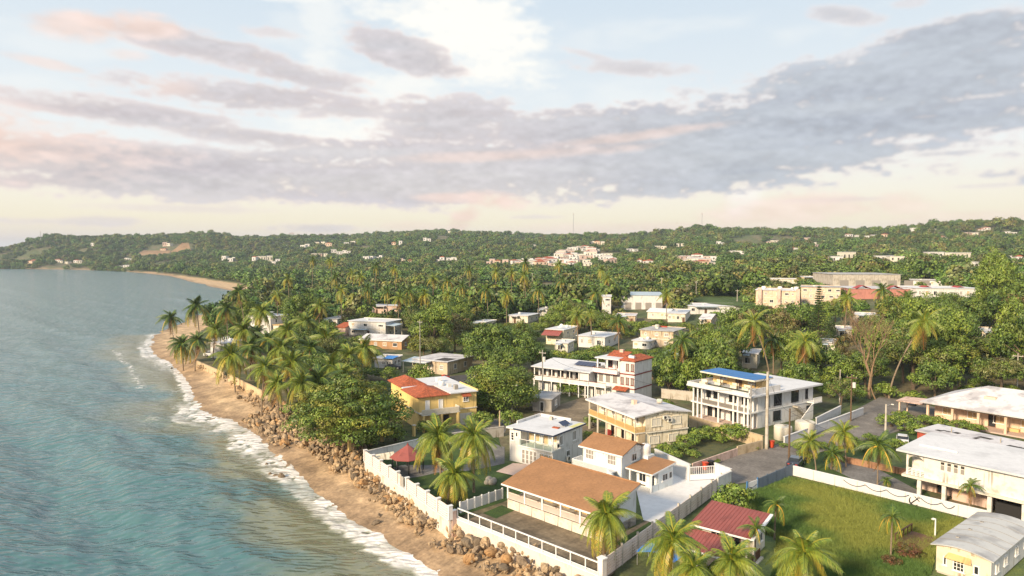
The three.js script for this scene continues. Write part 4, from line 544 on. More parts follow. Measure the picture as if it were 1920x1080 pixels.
function gable(g, name, x0, x1, z0, z1, y0, rise, m, t = 0.16, end = null) { // ridge along x
  const zm = (z0 + z1) / 2; add(g, name, slabRoof([[x0, y0, z1], [x1, y0, z1], [x1, y0 + rise, zm], [x0, y0 + rise, zm]], t), m); add(g, name, slabRoof([[x0, y0 + rise, zm], [x1, y0 + rise, zm], [x1, y0, z0], [x0, y0, z0]], t), m);
  for (const z of [z0, z1]) bx(g, 'fascia', M.whitepaint, x0, x1, y0 - t - 0.1, y0 - 0.03, z + (z === z1 ? 0.003 : -0.06), z + (z === z1 ? 0.06 : -0.003));
  if (end) for (const [x, q] of [[x1 - 0.5, 0.14], [x0 + 0.36, 0.14]]) { const w = (z1 - z0) / 2 - 0.45; add(g, 'gable_wall', prism([[-w, 0], [w, 0], [0, rise * w / ((z1 - z0) / 2)]], 0, q).rotateY(Math.PI / 2), end, x, y0 - t - 0.02 - 0.0, zm); }
}
function hip(g, name, x0, x1, z0, z1, y0, rise, m, t = 0.12) { const dx = x1 - x0, dz = z1 - z0, k = Math.min(dx, dz) / 2, a = [x0 + k, y0 + rise, z0 + k], b = dx >= dz ? [x1 - k, y0 + rise, z0 + k] : [x0 + k, y0 + rise, z1 - k]; const A = [x0, y0, z1], B = [x1, y0, z1], C = [x1, y0, z0], D = [x0, y0, z0]; const faces = dx >= dz ? [[A, B, b, a], [B, C, b], [C, D, a, b], [D, A, a]] : [[A, B, b], [B, C, a, b], [C, D, a], [D, A, b, a]]; for (const f of faces) add(g, name, slabRoof(f, t), m); }
function tank(g, x, y, z, r, h, m = M.whitepaint) { const o = add(g, 'water_tank', new THREE.LatheGeometry([[0, 0], [r, 0], [r, h * 0.8], [r * 0.85, h * 0.92], [r * 0.35, h], [0, h * 1.02]].map((p) => new THREE.Vector2(...p)), 20), m, x, y, z); add(o, 'tank_lid', new THREE.CylinderGeometry(r * 0.28, r * 0.28, 0.1, 12), M.greywall, 0, h * 1.03, 0); }
const house = (name, label, x, z, yaw, cat = 'house', y = GY) => thing(name, label, cat, x, y, z, yaw);

{ // pavilion with the brown shingle roof
  const g = house('pavilion', 'open white pavilion with a large brown shingle roof in front of the white house', 9.9, -73.7, -44, 'pavilion'), w = 15.6, x1 = -0.5, x0 = -w + 0.5, z1 = -0.55, z0 = -7.4;
  bx(g, 'floor_slab', M.concrete, x0, x1, 0, 1.05, z0, z1 - 0.1);
  for (let i = 0; i < 7; i++) bx(g, 'wall_panel', M.wallwarm, x0 + i * (x1 - x0) / 7 + 0.02, x0 + (i + 1) * (x1 - x0) / 7 - 0.02, 0, 1.2, z1 - 0.1, z1); bx(g, 'ledge', M.dark, x0, x1, 1.2, 1.26, z1 - 0.13, z1 + 0.04);
  for (let i = 0; i <= 5; i++) { const x = lerp(x0 + 0.1, x1 - 0.1, i / 5); bx(g, 'post', M.whitepaint, x - 0.11, x + 0.11, 1.26, 3.1, z1 - 0.16, z1 + 0.06); if (i < 5) rail(g, x + 0.11, z1 - 0.05, lerp(x0 + 0.1, x1 - 0.1, (i + 1) / 5) - 0.11, z1 - 0.05, 1.26, 0.85, M.fencewarm, 0.17, 'railing', 0.055); }
  bx(g, 'beam', M.whitepaint, x0, x1, 2.88, 3.08, z1 - 0.15, z1 + 0.02);
  bx(g, 'back_wall', M.paleblue, x0, x1, 0, 4.6, z0, z0 + 0.15); bx(g, 'end_wall', M.paleblue, x1 - 0.14, x1, 0, 3.7, z0 + 0.15, -4.2); add(g, 'gable_wall', prism([[z0 + 0.15, 3.2], [-4.2, 3.2], [-4.2, 3.68], [z0 + 0.15, 4.4]], 0, 0.13).rotateY(-Math.PI / 2), M.paleblue, x1 - 0.003, 0, 0);
  bx(g, 'end_wall', M.white, x1 - 0.1, x1, 0, 1.2, -4.2, z1 - 0.1); rail(g, x1 - 0.05, z1 - 0.2, x1 - 0.05, -4.2, 1.26, 0.85, M.fencewarm, 0.17, 'railing', 0.055); bx(g, 'end_wall', M.white, x0, x0 + 0.1, 0, 1.2, z0 + 0.15, z1 - 0.1); bx(g, 'post', M.whitepaint, x1 - 0.2, x1, 1.2, 3.6, -4.2, -4.0);
  add(g, 'shingle_roof', slabRoof([[-w, 3.2, 0], [0, 3.2, 0], [0, 4.95, -7.5], [-w, 4.95, -7.5]], 0.14), M.shingle); add(g, 'shingle_roof', slabRoof([[-w, 4.955, -7.5], [0, 4.955, -7.5], [0, 4.55, -8.6], [-w, 4.55, -8.6]], 0.14), M.shingle);
  bx(g, 'fascia', M.whitepaint, -w - 0.02, 0.02, 2.98, 3.17, 0.004, 0.07); add(g, 'rake_board', quads([[[0.06, 2.98, 0.02], [0.06, 4.7, -7.5], [0.06, 4.94, -7.5], [0.06, 3.2, 0.02]], [[0.004, 2.98, 0.02], [0.06, 2.98, 0.02], [0.06, 3.2, 0.02], [0.004, 3.2, 0.02]]]), M.whitepaint); add(g, 'ridge_cap', tube([V(-w, 4.97, -7.5), V(0, 4.97, -7.5)], [0.12, 0.12], 6), M.shingle);
  for (let i = 0; i < 4; i++) bx(g, 'bench', M.gold, x0 + 3 + i * 2.7, x0 + 4.9 + i * 2.7, 1.05, 1.55, -4.6, -3.6); bx(g, 'counter', M.curtain, x0 + 4, x1 - 4, 1.05, 2.05, -6.8, -6.2);
}
{ // white two-storey house with a glass balcony
  const g = house('white_house', 'white two storey house with glass balcony and navy roof edge behind the brown roof', 6.1, -99.1, -37), w = 8.8, d = 9.2, H = 5.35, x0 = -w + 0.4, x1 = -0.4, z0 = -d + 0.4, z1 = -0.4;
  bx(g, 'ground_floor_wall', M.white, x0, x1, 0, 2.65, z0, z1); bx(g, 'upper_wall', M.white, x0, x1, 2.65, H - 0.25, z0, z1 - 2.1); bx(g, 'upper_wall', M.white, x0, x0 + 1.9, 2.65, H - 0.25, z1 - 2.1, z1);
  bx(g, 'balcony_slab', M.whitepaint, x0 + 1.9, x1 + 0.05, 2.65, 2.8, z1 - 2.1, z1 + 0.35); for (const x of [x0 + 1.98, x0 + 4.7, x1 - 0.1]) bx(g, 'column', M.whitepaint, x - 0.1, x + 0.1, 2.8, H - 0.2, z1 - 0.22, z1 - 0.02);
  for (let i = 0; i < 4; i++) bx(g, 'glass_panel', M.clearrail, x0 + 2 + i * 1.52, x0 + 3.42 + i * 1.52, 2.85, 3.75, z1 + 0.24, z1 + 0.26); bx(g, 'handrail', M.whitepaint, x0 + 1.95, x1, 3.75, 3.81, z1 + 0.21, z1 + 0.29); for (let i = 0; i <= 4; i++) bx(g, 'rail_post', M.whitepaint, x0 + 1.96 + i * 1.51, x0 + 2.01 + i * 1.51, 2.8, 3.75, z1 + 0.22, z1 + 0.28);
  win(g, 'F', x0 + 3.2, 4, 2.2, 1.8, { cols: 3, at: z1 - 2.08, pane: M.curtain }); door(g, 'F', x0 + 5.4, 3.85, 1, 2.1, { at: z1 - 2.08, pane: M.curtain }); win(g, 'F', x0 + 6.9, 4.1, 1.2, 1.3, { at: z1 - 2.08, pane: M.curtain }); win(g, 'F', x0 + 0.6, 3.9, 0.6, 1.3, { cols: 1, rows: 3, at: z1 }); win(g, 'F', x0 + 1.4, 4.3, 0.45, 0.8, { cols: 1, at: z1 });
  for (let i = 0; i < 4; i++) door(g, 'F', x0 + 2.7 + i * 0.72, 1.15, 0.66, 2.2, { at: z1, pane: M.louver, rows: 3 }); for (let i = 0; i < 3; i++) win(g, 'F', x0 + 6 + i * 0.85, 1.5, 0.78, 1.3, { at: z1, cols: 2, rows: 2, pane: M.curtain });
  win(g, 'R', -2.6, 3.95, 1.0, 1.5, { at: x1, cols: 2, pane: M.louver }); win(g, 'R', -6.4, 3.95, 1.0, 1.5, { at: x1, cols: 2, pane: M.louver }); ac(g, 'R', -4.4, 0.9, x1); ac(g, 'R', -1.4, 3.5, x1); win(g, 'R', -4.6, 1.5, 1.0, 1.1, { at: x1 });
  bx(g, 'roof_slab', M.roofwhite, -w, 0, H - 0.25, H, -d, 0); bx(g, 'roof_edge', M.navy, -w + 1.4, 0.04, H - 0.24, H - 0.04, 0.004, 0.05); bx(g, 'roof_edge', M.navy, 0.004, 0.05, H - 0.24, H - 0.04, -d, 0.05);
  bx(g, 'parapet', M.white, -w + 0.1, -w + 0.35, H, H + 0.4, -d + 0.2, -2.6); bx(g, 'parapet', M.white, -w + 0.35, -2.6, H, H + 0.4, -d + 0.1, -d + 0.35); const s = add(g, 'solar_panel', box(1.0, 0.06, 2.0), M.solar, -1.7, H + 0.5, -5.6); s.rotation.set(0.0, 0, -0.5); bx(g, 'panel_stand', M.steel, -2.1, -1.3, H, H + 0.3, -6.2, -6.1); bx(g, 'roof_box', M.tile, -2.6, -1.5, H, H + 0.16, -4.1, -3.5); bx(g, 'roof_box', M.concrete, -5.8, -5.3, H, H + 0.5, -8, -7.5); bx(g, 'roof_patch', mat([0.62, 0.6, 0.25], 0.8, { map: T.slab }), -0.9, -0.05, H + 0.004, H + 0.012, -8.8, -5.5);
}
{ // pale blue house with brown gable roof, outside stairs and annex
  const g = house('gable_house', 'pale blue upper house with brown gable roof and outside stairs', 15, -91.4, -44), w = 7.6, d = 7, H = 4.6;
  bx(g, 'wall', M.paleblue, -w + 0.4, -0.5, 0, H - 0.1, -d + 0.4, -0.5); gable(g, 'shingle_roof', -w, 0, -d, 0, H, 1.15, M.shingle, 0.14, M.paleblue); add(g, 'ridge_cap', tube([V(-w, H + 1.17, -d / 2), V(0, H + 1.17, -d / 2)], [0.09, 0.09], 6), M.shingle);
  for (const [x, ww] of [[-5.9, 1.5], [-2.1, 1.5]]) win(g, 'F', x, 3.5, ww, 1.4, { at: -0.5, pane: M.louver, cols: 3, rows: 2 }); door(g, 'F', -4.0, 3.2, 0.9, 1.9, { at: -0.5, pane: M.whitepaint }); win(g, 'R', -3.5, 3.6, 1.2, 1.1, { at: -0.5, cols: 2 }); win(g, 'R', -5.6, 1.3, 1.0, 1.0, { at: -0.5 });
  bx(g, 'terrace_slab', M.whitepaint, -w + 0.3, -1.2, 2.05, 2.2, -0.5, 1.9); for (const x of [-w + 0.5, -4.2, -1.4]) bx(g, 'terrace_post', M.whitepaint, x - 0.12, x + 0.12, 0, 2.05, 1.6, 1.84); rail(g, -w + 0.35, 1.85, -1.25, 1.85, 2.2, 0.95, M.whitepaint, 0.16, 'railing', 0.045); rail(g, -w + 0.35, -0.4, -w + 0.35, 1.85, 2.2, 0.95, M.whitepaint, 0.16, 'railing', 0.045);
  for (let i = 0; i < 11; i++) bx(g, 'step', M.whitepaint, -1.2 + i * 0.27, -0.93 + i * 0.27, 0, 2.05 - i * 0.19, 0.7, 1.8); add(g, 'stair_wall', prism([[-1.2, 0], [1.9, 0], [1.9, 0.7], [-1.2, 3.05]], 1.85, 1.97), M.paleblue);
  tank(g, -0.2, 3.6, -5.9, 0.75, 1.5); bx(g, 'tank_stand', M.paleblue, -0.495, 0.75, 0, 3.6, -6.8, -5.1);
}
{
  const g = house('annex', 'small annex with brown lean-to roof at the foot of the pale blue house', 18.6, -89.2, -47, 'house'), w = 4.4, d = 5.6, H = 2.75;
  bx(g, 'wall', M.paleblue, -w + 0.35, -0.35, 0, H - 0.1, -d + 0.3, -1.9); bx(g, 'post', M.whitepaint, -0.55, -0.35, 0, H - 0.1, -0.55, -0.35); bx(g, 'post', M.whitepaint, -w + 0.35, -w + 0.55, 0, H - 0.1, -0.55, -0.35); bx(g, 'side_wall', M.paleblue, -0.46, -0.35, 0, 0.95, -1.9, -0.55); win(g, 'R', -3.4, 1.6, 1.3, 1.0, { at: -0.35, cols: 2 }); win(g, 'R', -4.7, 1.6, 0.8, 1.0, { at: -0.35, cols: 1 }); win(g, 'F', -2.9, 1.4, 1.2, 1.5, { at: -1.9 }); door(g, 'F', -1.3, 1.1, 0.9, 2.1, { at: -1.9 });
  add(g, 'shingle_roof', slabRoof([[-w, H, 0], [0, H, 0], [0, H + 0.55, -d], [-w, H + 0.55, -d]], 0.12), M.shingle); bx(g, 'fascia', M.whitepaint, -w, 0, H - 0.2, H - 0.02, 0.004, 0.05); add(g, 'rake_board', slabRoof([[0.004, H - 0.01, 0.05], [0.06, H - 0.01, 0.05], [0.06, H + 0.54, -d], [0.004, H + 0.54, -d]], 0.2), M.whitepaint);
}
{ // cream house with the long balcony
  const g = house('balcony_house', 'cream two storey house with a long balustraded balcony and worn white roof', 19.9, -109.4, -66), w = 15.8, d = 11.4, H = 5.5, x0 = -w + 0.5, x1 = -0.5, z0 = -d + 0.4;
  bx(g, 'ground_floor_wall', M.cream, x0 + 3, x1, 0, 2.6, z0, -2.4); bx(g, 'upper_wall', M.cream, x0, x1, 2.75, H - 0.15, z0, -2.4); bx(g, 'balcony_slab', M.ivory, x0 - 0.1, x1 + 0.1, 2.6, 2.8, -2.5, -0.3);
  for (let i = 0; i <= 5; i++) { const x = lerp(x0 + 0.1, x1 - 0.1, i / 5); bx(g, 'column', M.ivory, x - 0.12, x + 0.12, 0, 2.6, -0.62, -0.38); bx(g, 'column', M.ivory, x - 0.1, x + 0.1, 2.8, H - 0.1, -0.6, -0.4); if (i < 5) rail(g, x + 0.1, -0.45, lerp(x0 + 0.1, x1 - 0.1, (i + 1) / 5) - 0.1, -0.45, 2.8, 0.95, M.gold, 0.26, 'balustrade', 0.07); }
  rail(g, x1, -0.4, x1, -2.3, 2.8, 0.95, M.gold, 0.26, 'balustrade', 0.07);
  for (let i = 0; i < 4; i++) { win(g, 'F', x0 + 1.8 + i * 3.5, 4.2, 1.5, 1.2, { at: -2.4, pane: M.louver }); if (i < 3) door(g, 'F', x0 + 5 + i * 3.3, 1.2, 1, 2.1, { at: -2.4, m: M.wood }); }
  for (const z of [-4.6, -8.6]) win(g, 'R', z, 4.2, 1.9, 1.35, { at: x1, pane: M.ivory, m: M.ivory, cols: 2 }); for (const z of [-4.2, -8]) win(g, 'R', z, 1.3, 1.9, 1.3, { at: x1, pane: M.ivory, m: M.ivory, cols: 2 }); ac(g, 'R', -6.2, 4.9, x1); ac(g, 'R', -7.1, 4.4, x1); bx(g, 'ledge', M.ivory, x1, x1 + 0.3, 2.55, 2.7, z0, -2.5);
  gable(g, 'roof_slab', -w, 0, -d, 0, H + 0.05, 0.7, M.roofold, 0.2, M.cream); tank(g, -5.4, H + 0.55, -8.8, 0.5, 0.7, M.ivory); bx(g, 'roof_box', M.peach, -6.8, -6.1, H + 0.5, H + 1.25, -4.6, -3.9);
  bx(g, 'side_stair_wall', M.tanwall, x1, x1 + 0.2, 0, 2.5, -2.3, -0.9); bx(g, 'storage_box', M.redpaint, x0 + 4.2, x0 + 5.2, 0, 0.8, -2, -1.3);
}
{ // white house with the blue canopy
  const g = house('canopy_house', 'white two storey house with columned galleries and a blue canopy on its roof terrace', 42.8, -121.2, -56), w = 14.4, d = 21.4, H = 6.5, x0 = -w + 0.6, x1 = -0.9, z1 = -0.6, zb = -3.2;
  bx(g, 'ground_floor_wall', M.white, x0, x1, 0, 3.0, -d + 0.8, zb); bx(g, 'upper_wall', M.white, x0, x1, 3.25, H - 0.3, -d + 0.8, zb); bx(g, 'gallery_slab', M.whitepaint, x0 - 0.2, x1 + 0.3, 3.0, 3.25, zb - 0.05, -0.2); bx(g, 'gallery_floor', M.pavingpink, x0, x1, 0, 0.18, zb, z1 + 0.3); bx(g, 'floor_band', M.whitepaint, x1, x1 + 0.12, 2.98, 3.22, -d + 0.8, zb - 0.05);
  for (const x of [x0 + 0.15, x0 + 1.2, x0 + 2.2, x0 + 6.2, x0 + 9.6, x0 + 10.6, x1 - 0.9, x1 - 0.1]) { add(g, 'column', tube([V(x, 0.18, z1), V(x, 3, z1)], [0.2, 0.2], 10), M.whitepaint); add(g, 'column', tube([V(x, 3.25, z1), V(x, H - 0.3, z1)], [0.18, 0.18], 10), M.whitepaint); }
  for (const z of [-2.0]) { add(g, 'column', tube([V(x1 - 0.1, 0.18, z), V(x1 - 0.1, 3, z)], [0.2, 0.2], 10), M.whitepaint); add(g, 'column', tube([V(x1 - 0.1, 3.25, z), V(x1 - 0.1, H - 0.3, z)], [0.18, 0.18], 10), M.whitepaint); }
  rail(g, x0 + 0.1, z1 + 0.06, x1 - 0.1, z1 + 0.06, 3.25, 0.8, M.louver, 0.22, 'railing', 0.06); 
  for (const [x, ww] of [[x0 + 1.7, 1.1], [x0 + 3.6, 1.4], [x0 + 7.4, 1.6], [x0 + 10.2, 1.4]]) { win(g, 'F', x, 4.7, ww, 1.5, { at: zb, m: M.black, cols: 2 }); door(g, 'F', x + 0.4, 1.35, ww, 2.2, { at: zb, m: M.black, cols: 2 }); }
  for (const [z, ww, hh, yy] of [[-6.0, 1.2, 2.1, 4.7], [-9.2, 2.3, 2.2, 4.75], [-14.6, 2.3, 2.2, 4.75], [-18.4, 0.8, 1.9, 4.7]]) win(g, 'R', z, yy, ww, hh, { at: x1, m: M.black, cols: ww > 2 ? 3 : 2, rows: 2, t: 0.08 }); win(g, 'R', -9, 1.7, 2.2, 1.8, { at: x1, m: M.black, cols: 3 }); win(g, 'R', -6, 1.5, 1, 1.6, { at: x1, m: M.black }); door(g, 'R', -19, 1.2, 1.1, 2.2, { at: x1, m: M.black });
  bx(g, 'roof_slab', M.roofwhite, -w - 0.2, 0.3, H - 0.3, H, -d - 0.6, 0.4); bx(g, 'parapet', M.white, -w - 0.1, -0.2, H, H + 0.55, 0.05, 0.3); bx(g, 'parapet', M.white, -w - 0.1, -w + 0.15, H, H + 0.55, -8.6, 0.05); bx(g, 'terrace_floor', M.drylawn, -w + 0.2, -0.3, H + 0.004, H + 0.03, -3.2, 0.0);
  bx(g, 'parapet', M.white, -0.45, -0.2, H, H + 1.1, -9, 0.05); 
  bx(g, 'roof_room', M.gold, -w + 0.8, -2.2, H, H + 2.2, -8.3, -6.2); for (const x of [-w + 0.9, -9.2, -5.4, -1.4]) bx(g, 'canopy_post', M.black, x - 0.06, x + 0.06, H, H + 2.24, -3.2, -3.08); add(g, 'canopy', slabRoof([[-w + 0.4, H + 2.35, -2.9], [-1.4, H + 2.35, -2.9], [-1.4, H + 2.45, -8.4], [-w + 0.4, H + 2.45, -8.4]], 0.1), M.canopyblue); bx(g, 'canopy_edge', M.ivory, -w + 0.35, -1.35, H + 2.05, H + 2.32, -2.9, -2.82); bx(g, 'canopy_edge', M.ivory, -1.4, -1.32, H + 2.05, H + 2.34, -8.4, -2.82);
  door(g, 'F', -7.4, H + 1.1, 1.4, 2, { at: -6.2, m: M.wood, pane: M.wood }); win(g, 'F', -4.4, H + 1.4, 1.6, 1.1, { at: -6.2, pane: M.curtain }); win(g, 'F', -11, H + 1.4, 1.6, 1.1, { at: -6.2, pane: M.curtain }); for (const [x, z] of [[-4, -4], [-6.5, -3.8], [-10.5, -4.2], [-12.4, -2]]) { bx(g, 'terrace_bench', M.cream, x - 0.7, x + 0.7, H + 0.03, H + 0.5, z - 0.4, z + 0.4); bx(g, 'bench_back', M.cream, x - 0.7, x + 0.7, H + 0.5, H + 0.95, z - 0.4, z - 0.22); }
  // outside stairs on the street side
  add(g, 'stair_flight', prism([[0, 3.0], [0, 2.75], [-0.1, 2.75], [4.4, -0.1], [4.6, 0.05], [0.4, 3.0]], 0, 1.1).rotateY(Math.PI / 2), M.concrete, x1 + 0.25, 0, -13.6); { const st = []; for (let i = 0; i < 14; i++) st.push([x1 + 0.27, x1 + 1.33, 2.86 - i * 0.2, 2.99 - i * 0.2, -14 - i * 0.31 - 0.31, -14 - i * 0.31]); add(g, 'stair_tread', boxesGeo(st), M.concrete).userData.kind = 'stuff'; }
  bx(g, 'landing', M.whitepaint, x1, x1 + 1.6, 3.0, 3.2, -21.2, -18.4); rail(g, x1 + 1.55, -21.1, x1 + 1.55, -18.4, 3.2, 0.9, M.whitepaint, 0.2); add(g, 'stair_side', prism([[0, 0], [4.6, 0], [4.6, 3.0], [4.3, 3.0]], 0, 0.16).rotateY(Math.PI / 2), M.white, x1 + 1.36, 0, -13.8);
}
{ const p = at(1446, 826, 3); for (const [dx, dz, r, label] of [[0, 0, 1.5, 'round pale concrete water tank nearer the thick concrete pole'], [5.2, -3.2, 1.7, 'round pale concrete water tank nearer the outside stairs']]) { const o = thing('cistern', label, 'water tank', p.x + 2.4 + dx, 3, p.z - 1 + dz); add(o, 'tank_wall', new THREE.LatheGeometry([[0, 0], [r, 0], [r, 2.2], [r - 0.15, 2.32], [0, 2.4]].map((q) => new THREE.Vector2(...q)), 32), M.ivory); add(o, 'hatch', new THREE.CylinderGeometry(0.35, 0.35, 0.12, 14), M.concrete, 0.3, 2.44, 0); } }
{ // white three-storey house with red hip roof
  const g = house('tall_house', 'white three storey house with red tiled hip roof and dark red bands', 26.2, -144.5, -40), w = 10.6, d = 7.8, H = 9.3, x0 = -w + 0.2, x1 = -0.2;
  bx(g, 'ground_floor_wall', M.white, x0, x1, 0, 3.0, -d, -0.2); bx(g, 'middle_wall', M.white, x0 + 0.8, x1, 3.0, 6.1, -d, -0.2); bx(g, 'upper_wall', M.white, x0 + 6.6, x1, 6.1, H - 0.2, -d, -0.2); bx(g, 'upper_wall', M.white, x0 + 0.8, x0 + 6.6, 6.1, H - 0.4, -d, -3.4);
  for (const y of [3.0, 6.1]) { bx(g, 'band', M.maroon, x0 + 6.5, x1 + 0.08, y - 0.12, y + 0.12, -0.197, -0.1); bx(g, 'band', M.maroon, x1 + 0.003, x1 + 0.09, y - 0.12, y + 0.12, -d, -0.1); } bx(g, 'band', M.maroon, x1 + 0.003, x1 + 0.09, H - 0.5, H - 0.3, -d, -0.1);
  bx(g, 'balcony_slab', M.whitepaint, x0 + 0.4, x0 + 6.6, 5.95, 6.15, -3.4, 1.0); bx(g, 'balcony_band', M.maroon, x0 + 0.38, x0 + 6.5, 5.84, 5.95, 0.9, 1.03); bx(g, 'balcony_parapet', M.white, x0 + 0.4, x0 + 6.6, 6.15, 6.85, 0.85, 1.0); bx(g, 'balcony_cap', M.maroon, x0 + 0.38, x0 + 6.62, 6.95, 7.02, 0.86, 1.0); bx(g, 'balcony_parapet', M.white, x0 + 0.4, x0 + 0.55, 6.15, 6.85, -3.4, 0.85);
  bx(g, 'balcony_slab', M.whitepaint, x0 - 1.2, x0 + 4.4, 2.85, 3.05, -0.2, 2.0); bx(g, 'balcony_parapet', M.white, x0 - 1.2, x0 + 4.4, 3.05, 3.75, 1.85, 2.0); bx(g, 'balcony_cap', M.maroon, x0 - 1.2, x0 + 4.4, 3.85, 3.92, 1.86, 2.0); for (const x of [x0 - 1.0, x0 + 1.6, x0 + 4.2]) bx(g, 'column', M.whitepaint, x - 0.12, x + 0.12, 0, 2.85, 1.7, 1.94);
  for (const x of [x0 + 0.9, x0 + 3.4, x0 + 6.4]) bx(g, 'column', M.whitepaint, x - 0.15, x + 0.15, 6.15, H - 0.4, -0.4, -0.1); bx(g, 'upper_roof_slab', M.roofwhite, x0 + 0.4, x0 + 6.8, H - 0.4, H - 0.15, -d, 0.3); win(g, 'F', x0 + 4.9, 7.4, 1.8, 1.6, { at: -3.4, m: M.maroon }); win(g, 'F', x0 + 2.2, 7.4, 1.2, 1.6, { at: -3.4, m: M.maroon });
  for (const x of [x0 + 1.8, x0 + 3.6, x0 + 5.4]) win(g, 'F', x, 4.7, 1.0, 1.6, { at: -0.2, pane: M.louver, m: M.louver }); for (const x of [x0 + 7.2, x0 + 8.5, x0 + 9.7]) { win(g, 'F', x, 4.6, 0.75, 1.6, { at: -0.2, m: M.maroon, pane: M.louver, cols: 1 }); if (x > x0 + 8) win(g, 'F', x, 7.6, 0.75, 1.6, { at: -0.2, m: M.maroon, pane: M.louver, cols: 1 }); } for (const x of [x0 + 1.2, x0 + 3]) win(g, 'F', x, 1.5, 1.1, 1.6, { at: -0.2, pane: M.louver }); 
  hip(g, 'tile_roof', x0 + 6.2, x1 + 0.4, -d - 0.3, 0.2, H - 0.18, 0.9, M.tile); add(g, 'tile_roof', slabRoof([[x0 + 1.5, H - 0.1, -3], [x0 + 6.2, H - 0.1, -3], [x0 + 6.2, H + 0.8, -6.2], [x0 + 1.5, H + 0.8, -6.2]], 0.12), M.tile); bx(g, 'chimney', M.pinkwall, x0 + 3.4, x0 + 4.3, H, H + 1.2, -6, -5.3); add(g, 'porch_roof', slabRoof([[x0 + 5.6, 2.75, 1.4], [x1 - 1.2, 2.75, 1.4], [x1 - 1.2, 3.3, -0.15], [x0 + 5.6, 3.3, -0.15]], 0.12), M.tile); bx(g, 'roof_vent', M.whitepaint, x1 - 1.9, x1 - 0.6, H - 0.1, H + 0.75, -1.5, -0.9);
}
{ // gallery building with solar roof
  const g = house('gallery_building', 'long white two storey gallery building with solar panels on its roof', 17.1, -149, -35, 'building'), w = 15.4, d = 9.6, H = 6.0, x0 = -w + 0.5, x1 = -0.5;
  bx(g, 'ground_floor_wall', M.white, x0, x1, 0, 2.8, -d, -2.4); bx(g, 'upper_wall', M.white, x0, x1, 3, H - 0.25, -d, -2.4); bx(g, 'gallery_slab', M.whitepaint, x0 - 0.2, x1 + 0.2, 2.8, 3.0, -2.45, -0.2); bx(g, 'gallery_parapet', M.white, x0, x1, 3.0, 3.75, -0.4, -0.26); bx(g, 'parapet_cap', M.wood, x0, x1, 3.85, 3.92, -0.42, -0.24);
  for (let i = 0; i <= 6; i++) { const x = lerp(x0 + 0.12, x1 - 0.12, i / 6); bx(g, 'column', M.whitepaint, x - 0.12, x + 0.12, 0, 2.8, -0.5, -0.25); bx(g, 'column', M.whitepaint, x - 0.1, x + 0.1, 3.0, H - 0.2, -0.52, -0.4); if (i < 6) { const c = x + (x1 - x0) / 12; win(g, 'F', c, 4.5, 1.5, 1.4, { at: -2.4, m: M.wood, cols: 2 }); door(g, 'F', c, 1.2, 1.1, 2.1, { at: -2.4, m: M.whitepaint }); } }
  bx(g, 'upper_wall', M.white, x1 - 2.6, x1, 3.0, H - 0.25, -2.4, -0.6); for (const z of [-3.5, -6.8]) win(g, 'R', z, 4.4, 0.6, 1.4, { at: x1, cols: 1 });
  add(g, 'roof_slab', slabRoof([[-w, H, 0.2], [0.2, H, 0.2], [0.2, H + 0.7, -d - 0.3], [-w, H + 0.7, -d - 0.3]], 0.22), M.roofwhite); for (let i = 0; i < 5; i++) add(g, 'solar_panel', slabRoof([[-6.4 + i * 1.0, H + 0.62, -4.2], [-5.45 + i * 1.0, H + 0.62, -4.2], [-5.45 + i * 1.0, H + 1.1, -6.6], [-6.4 + i * 1.0, H + 1.1, -6.6]], 0.05), M.solar); bx(g, 'roof_box', M.dark, -0.9, -0.2, H + 0.4, H + 1.2, -5.6, -4.6);
}
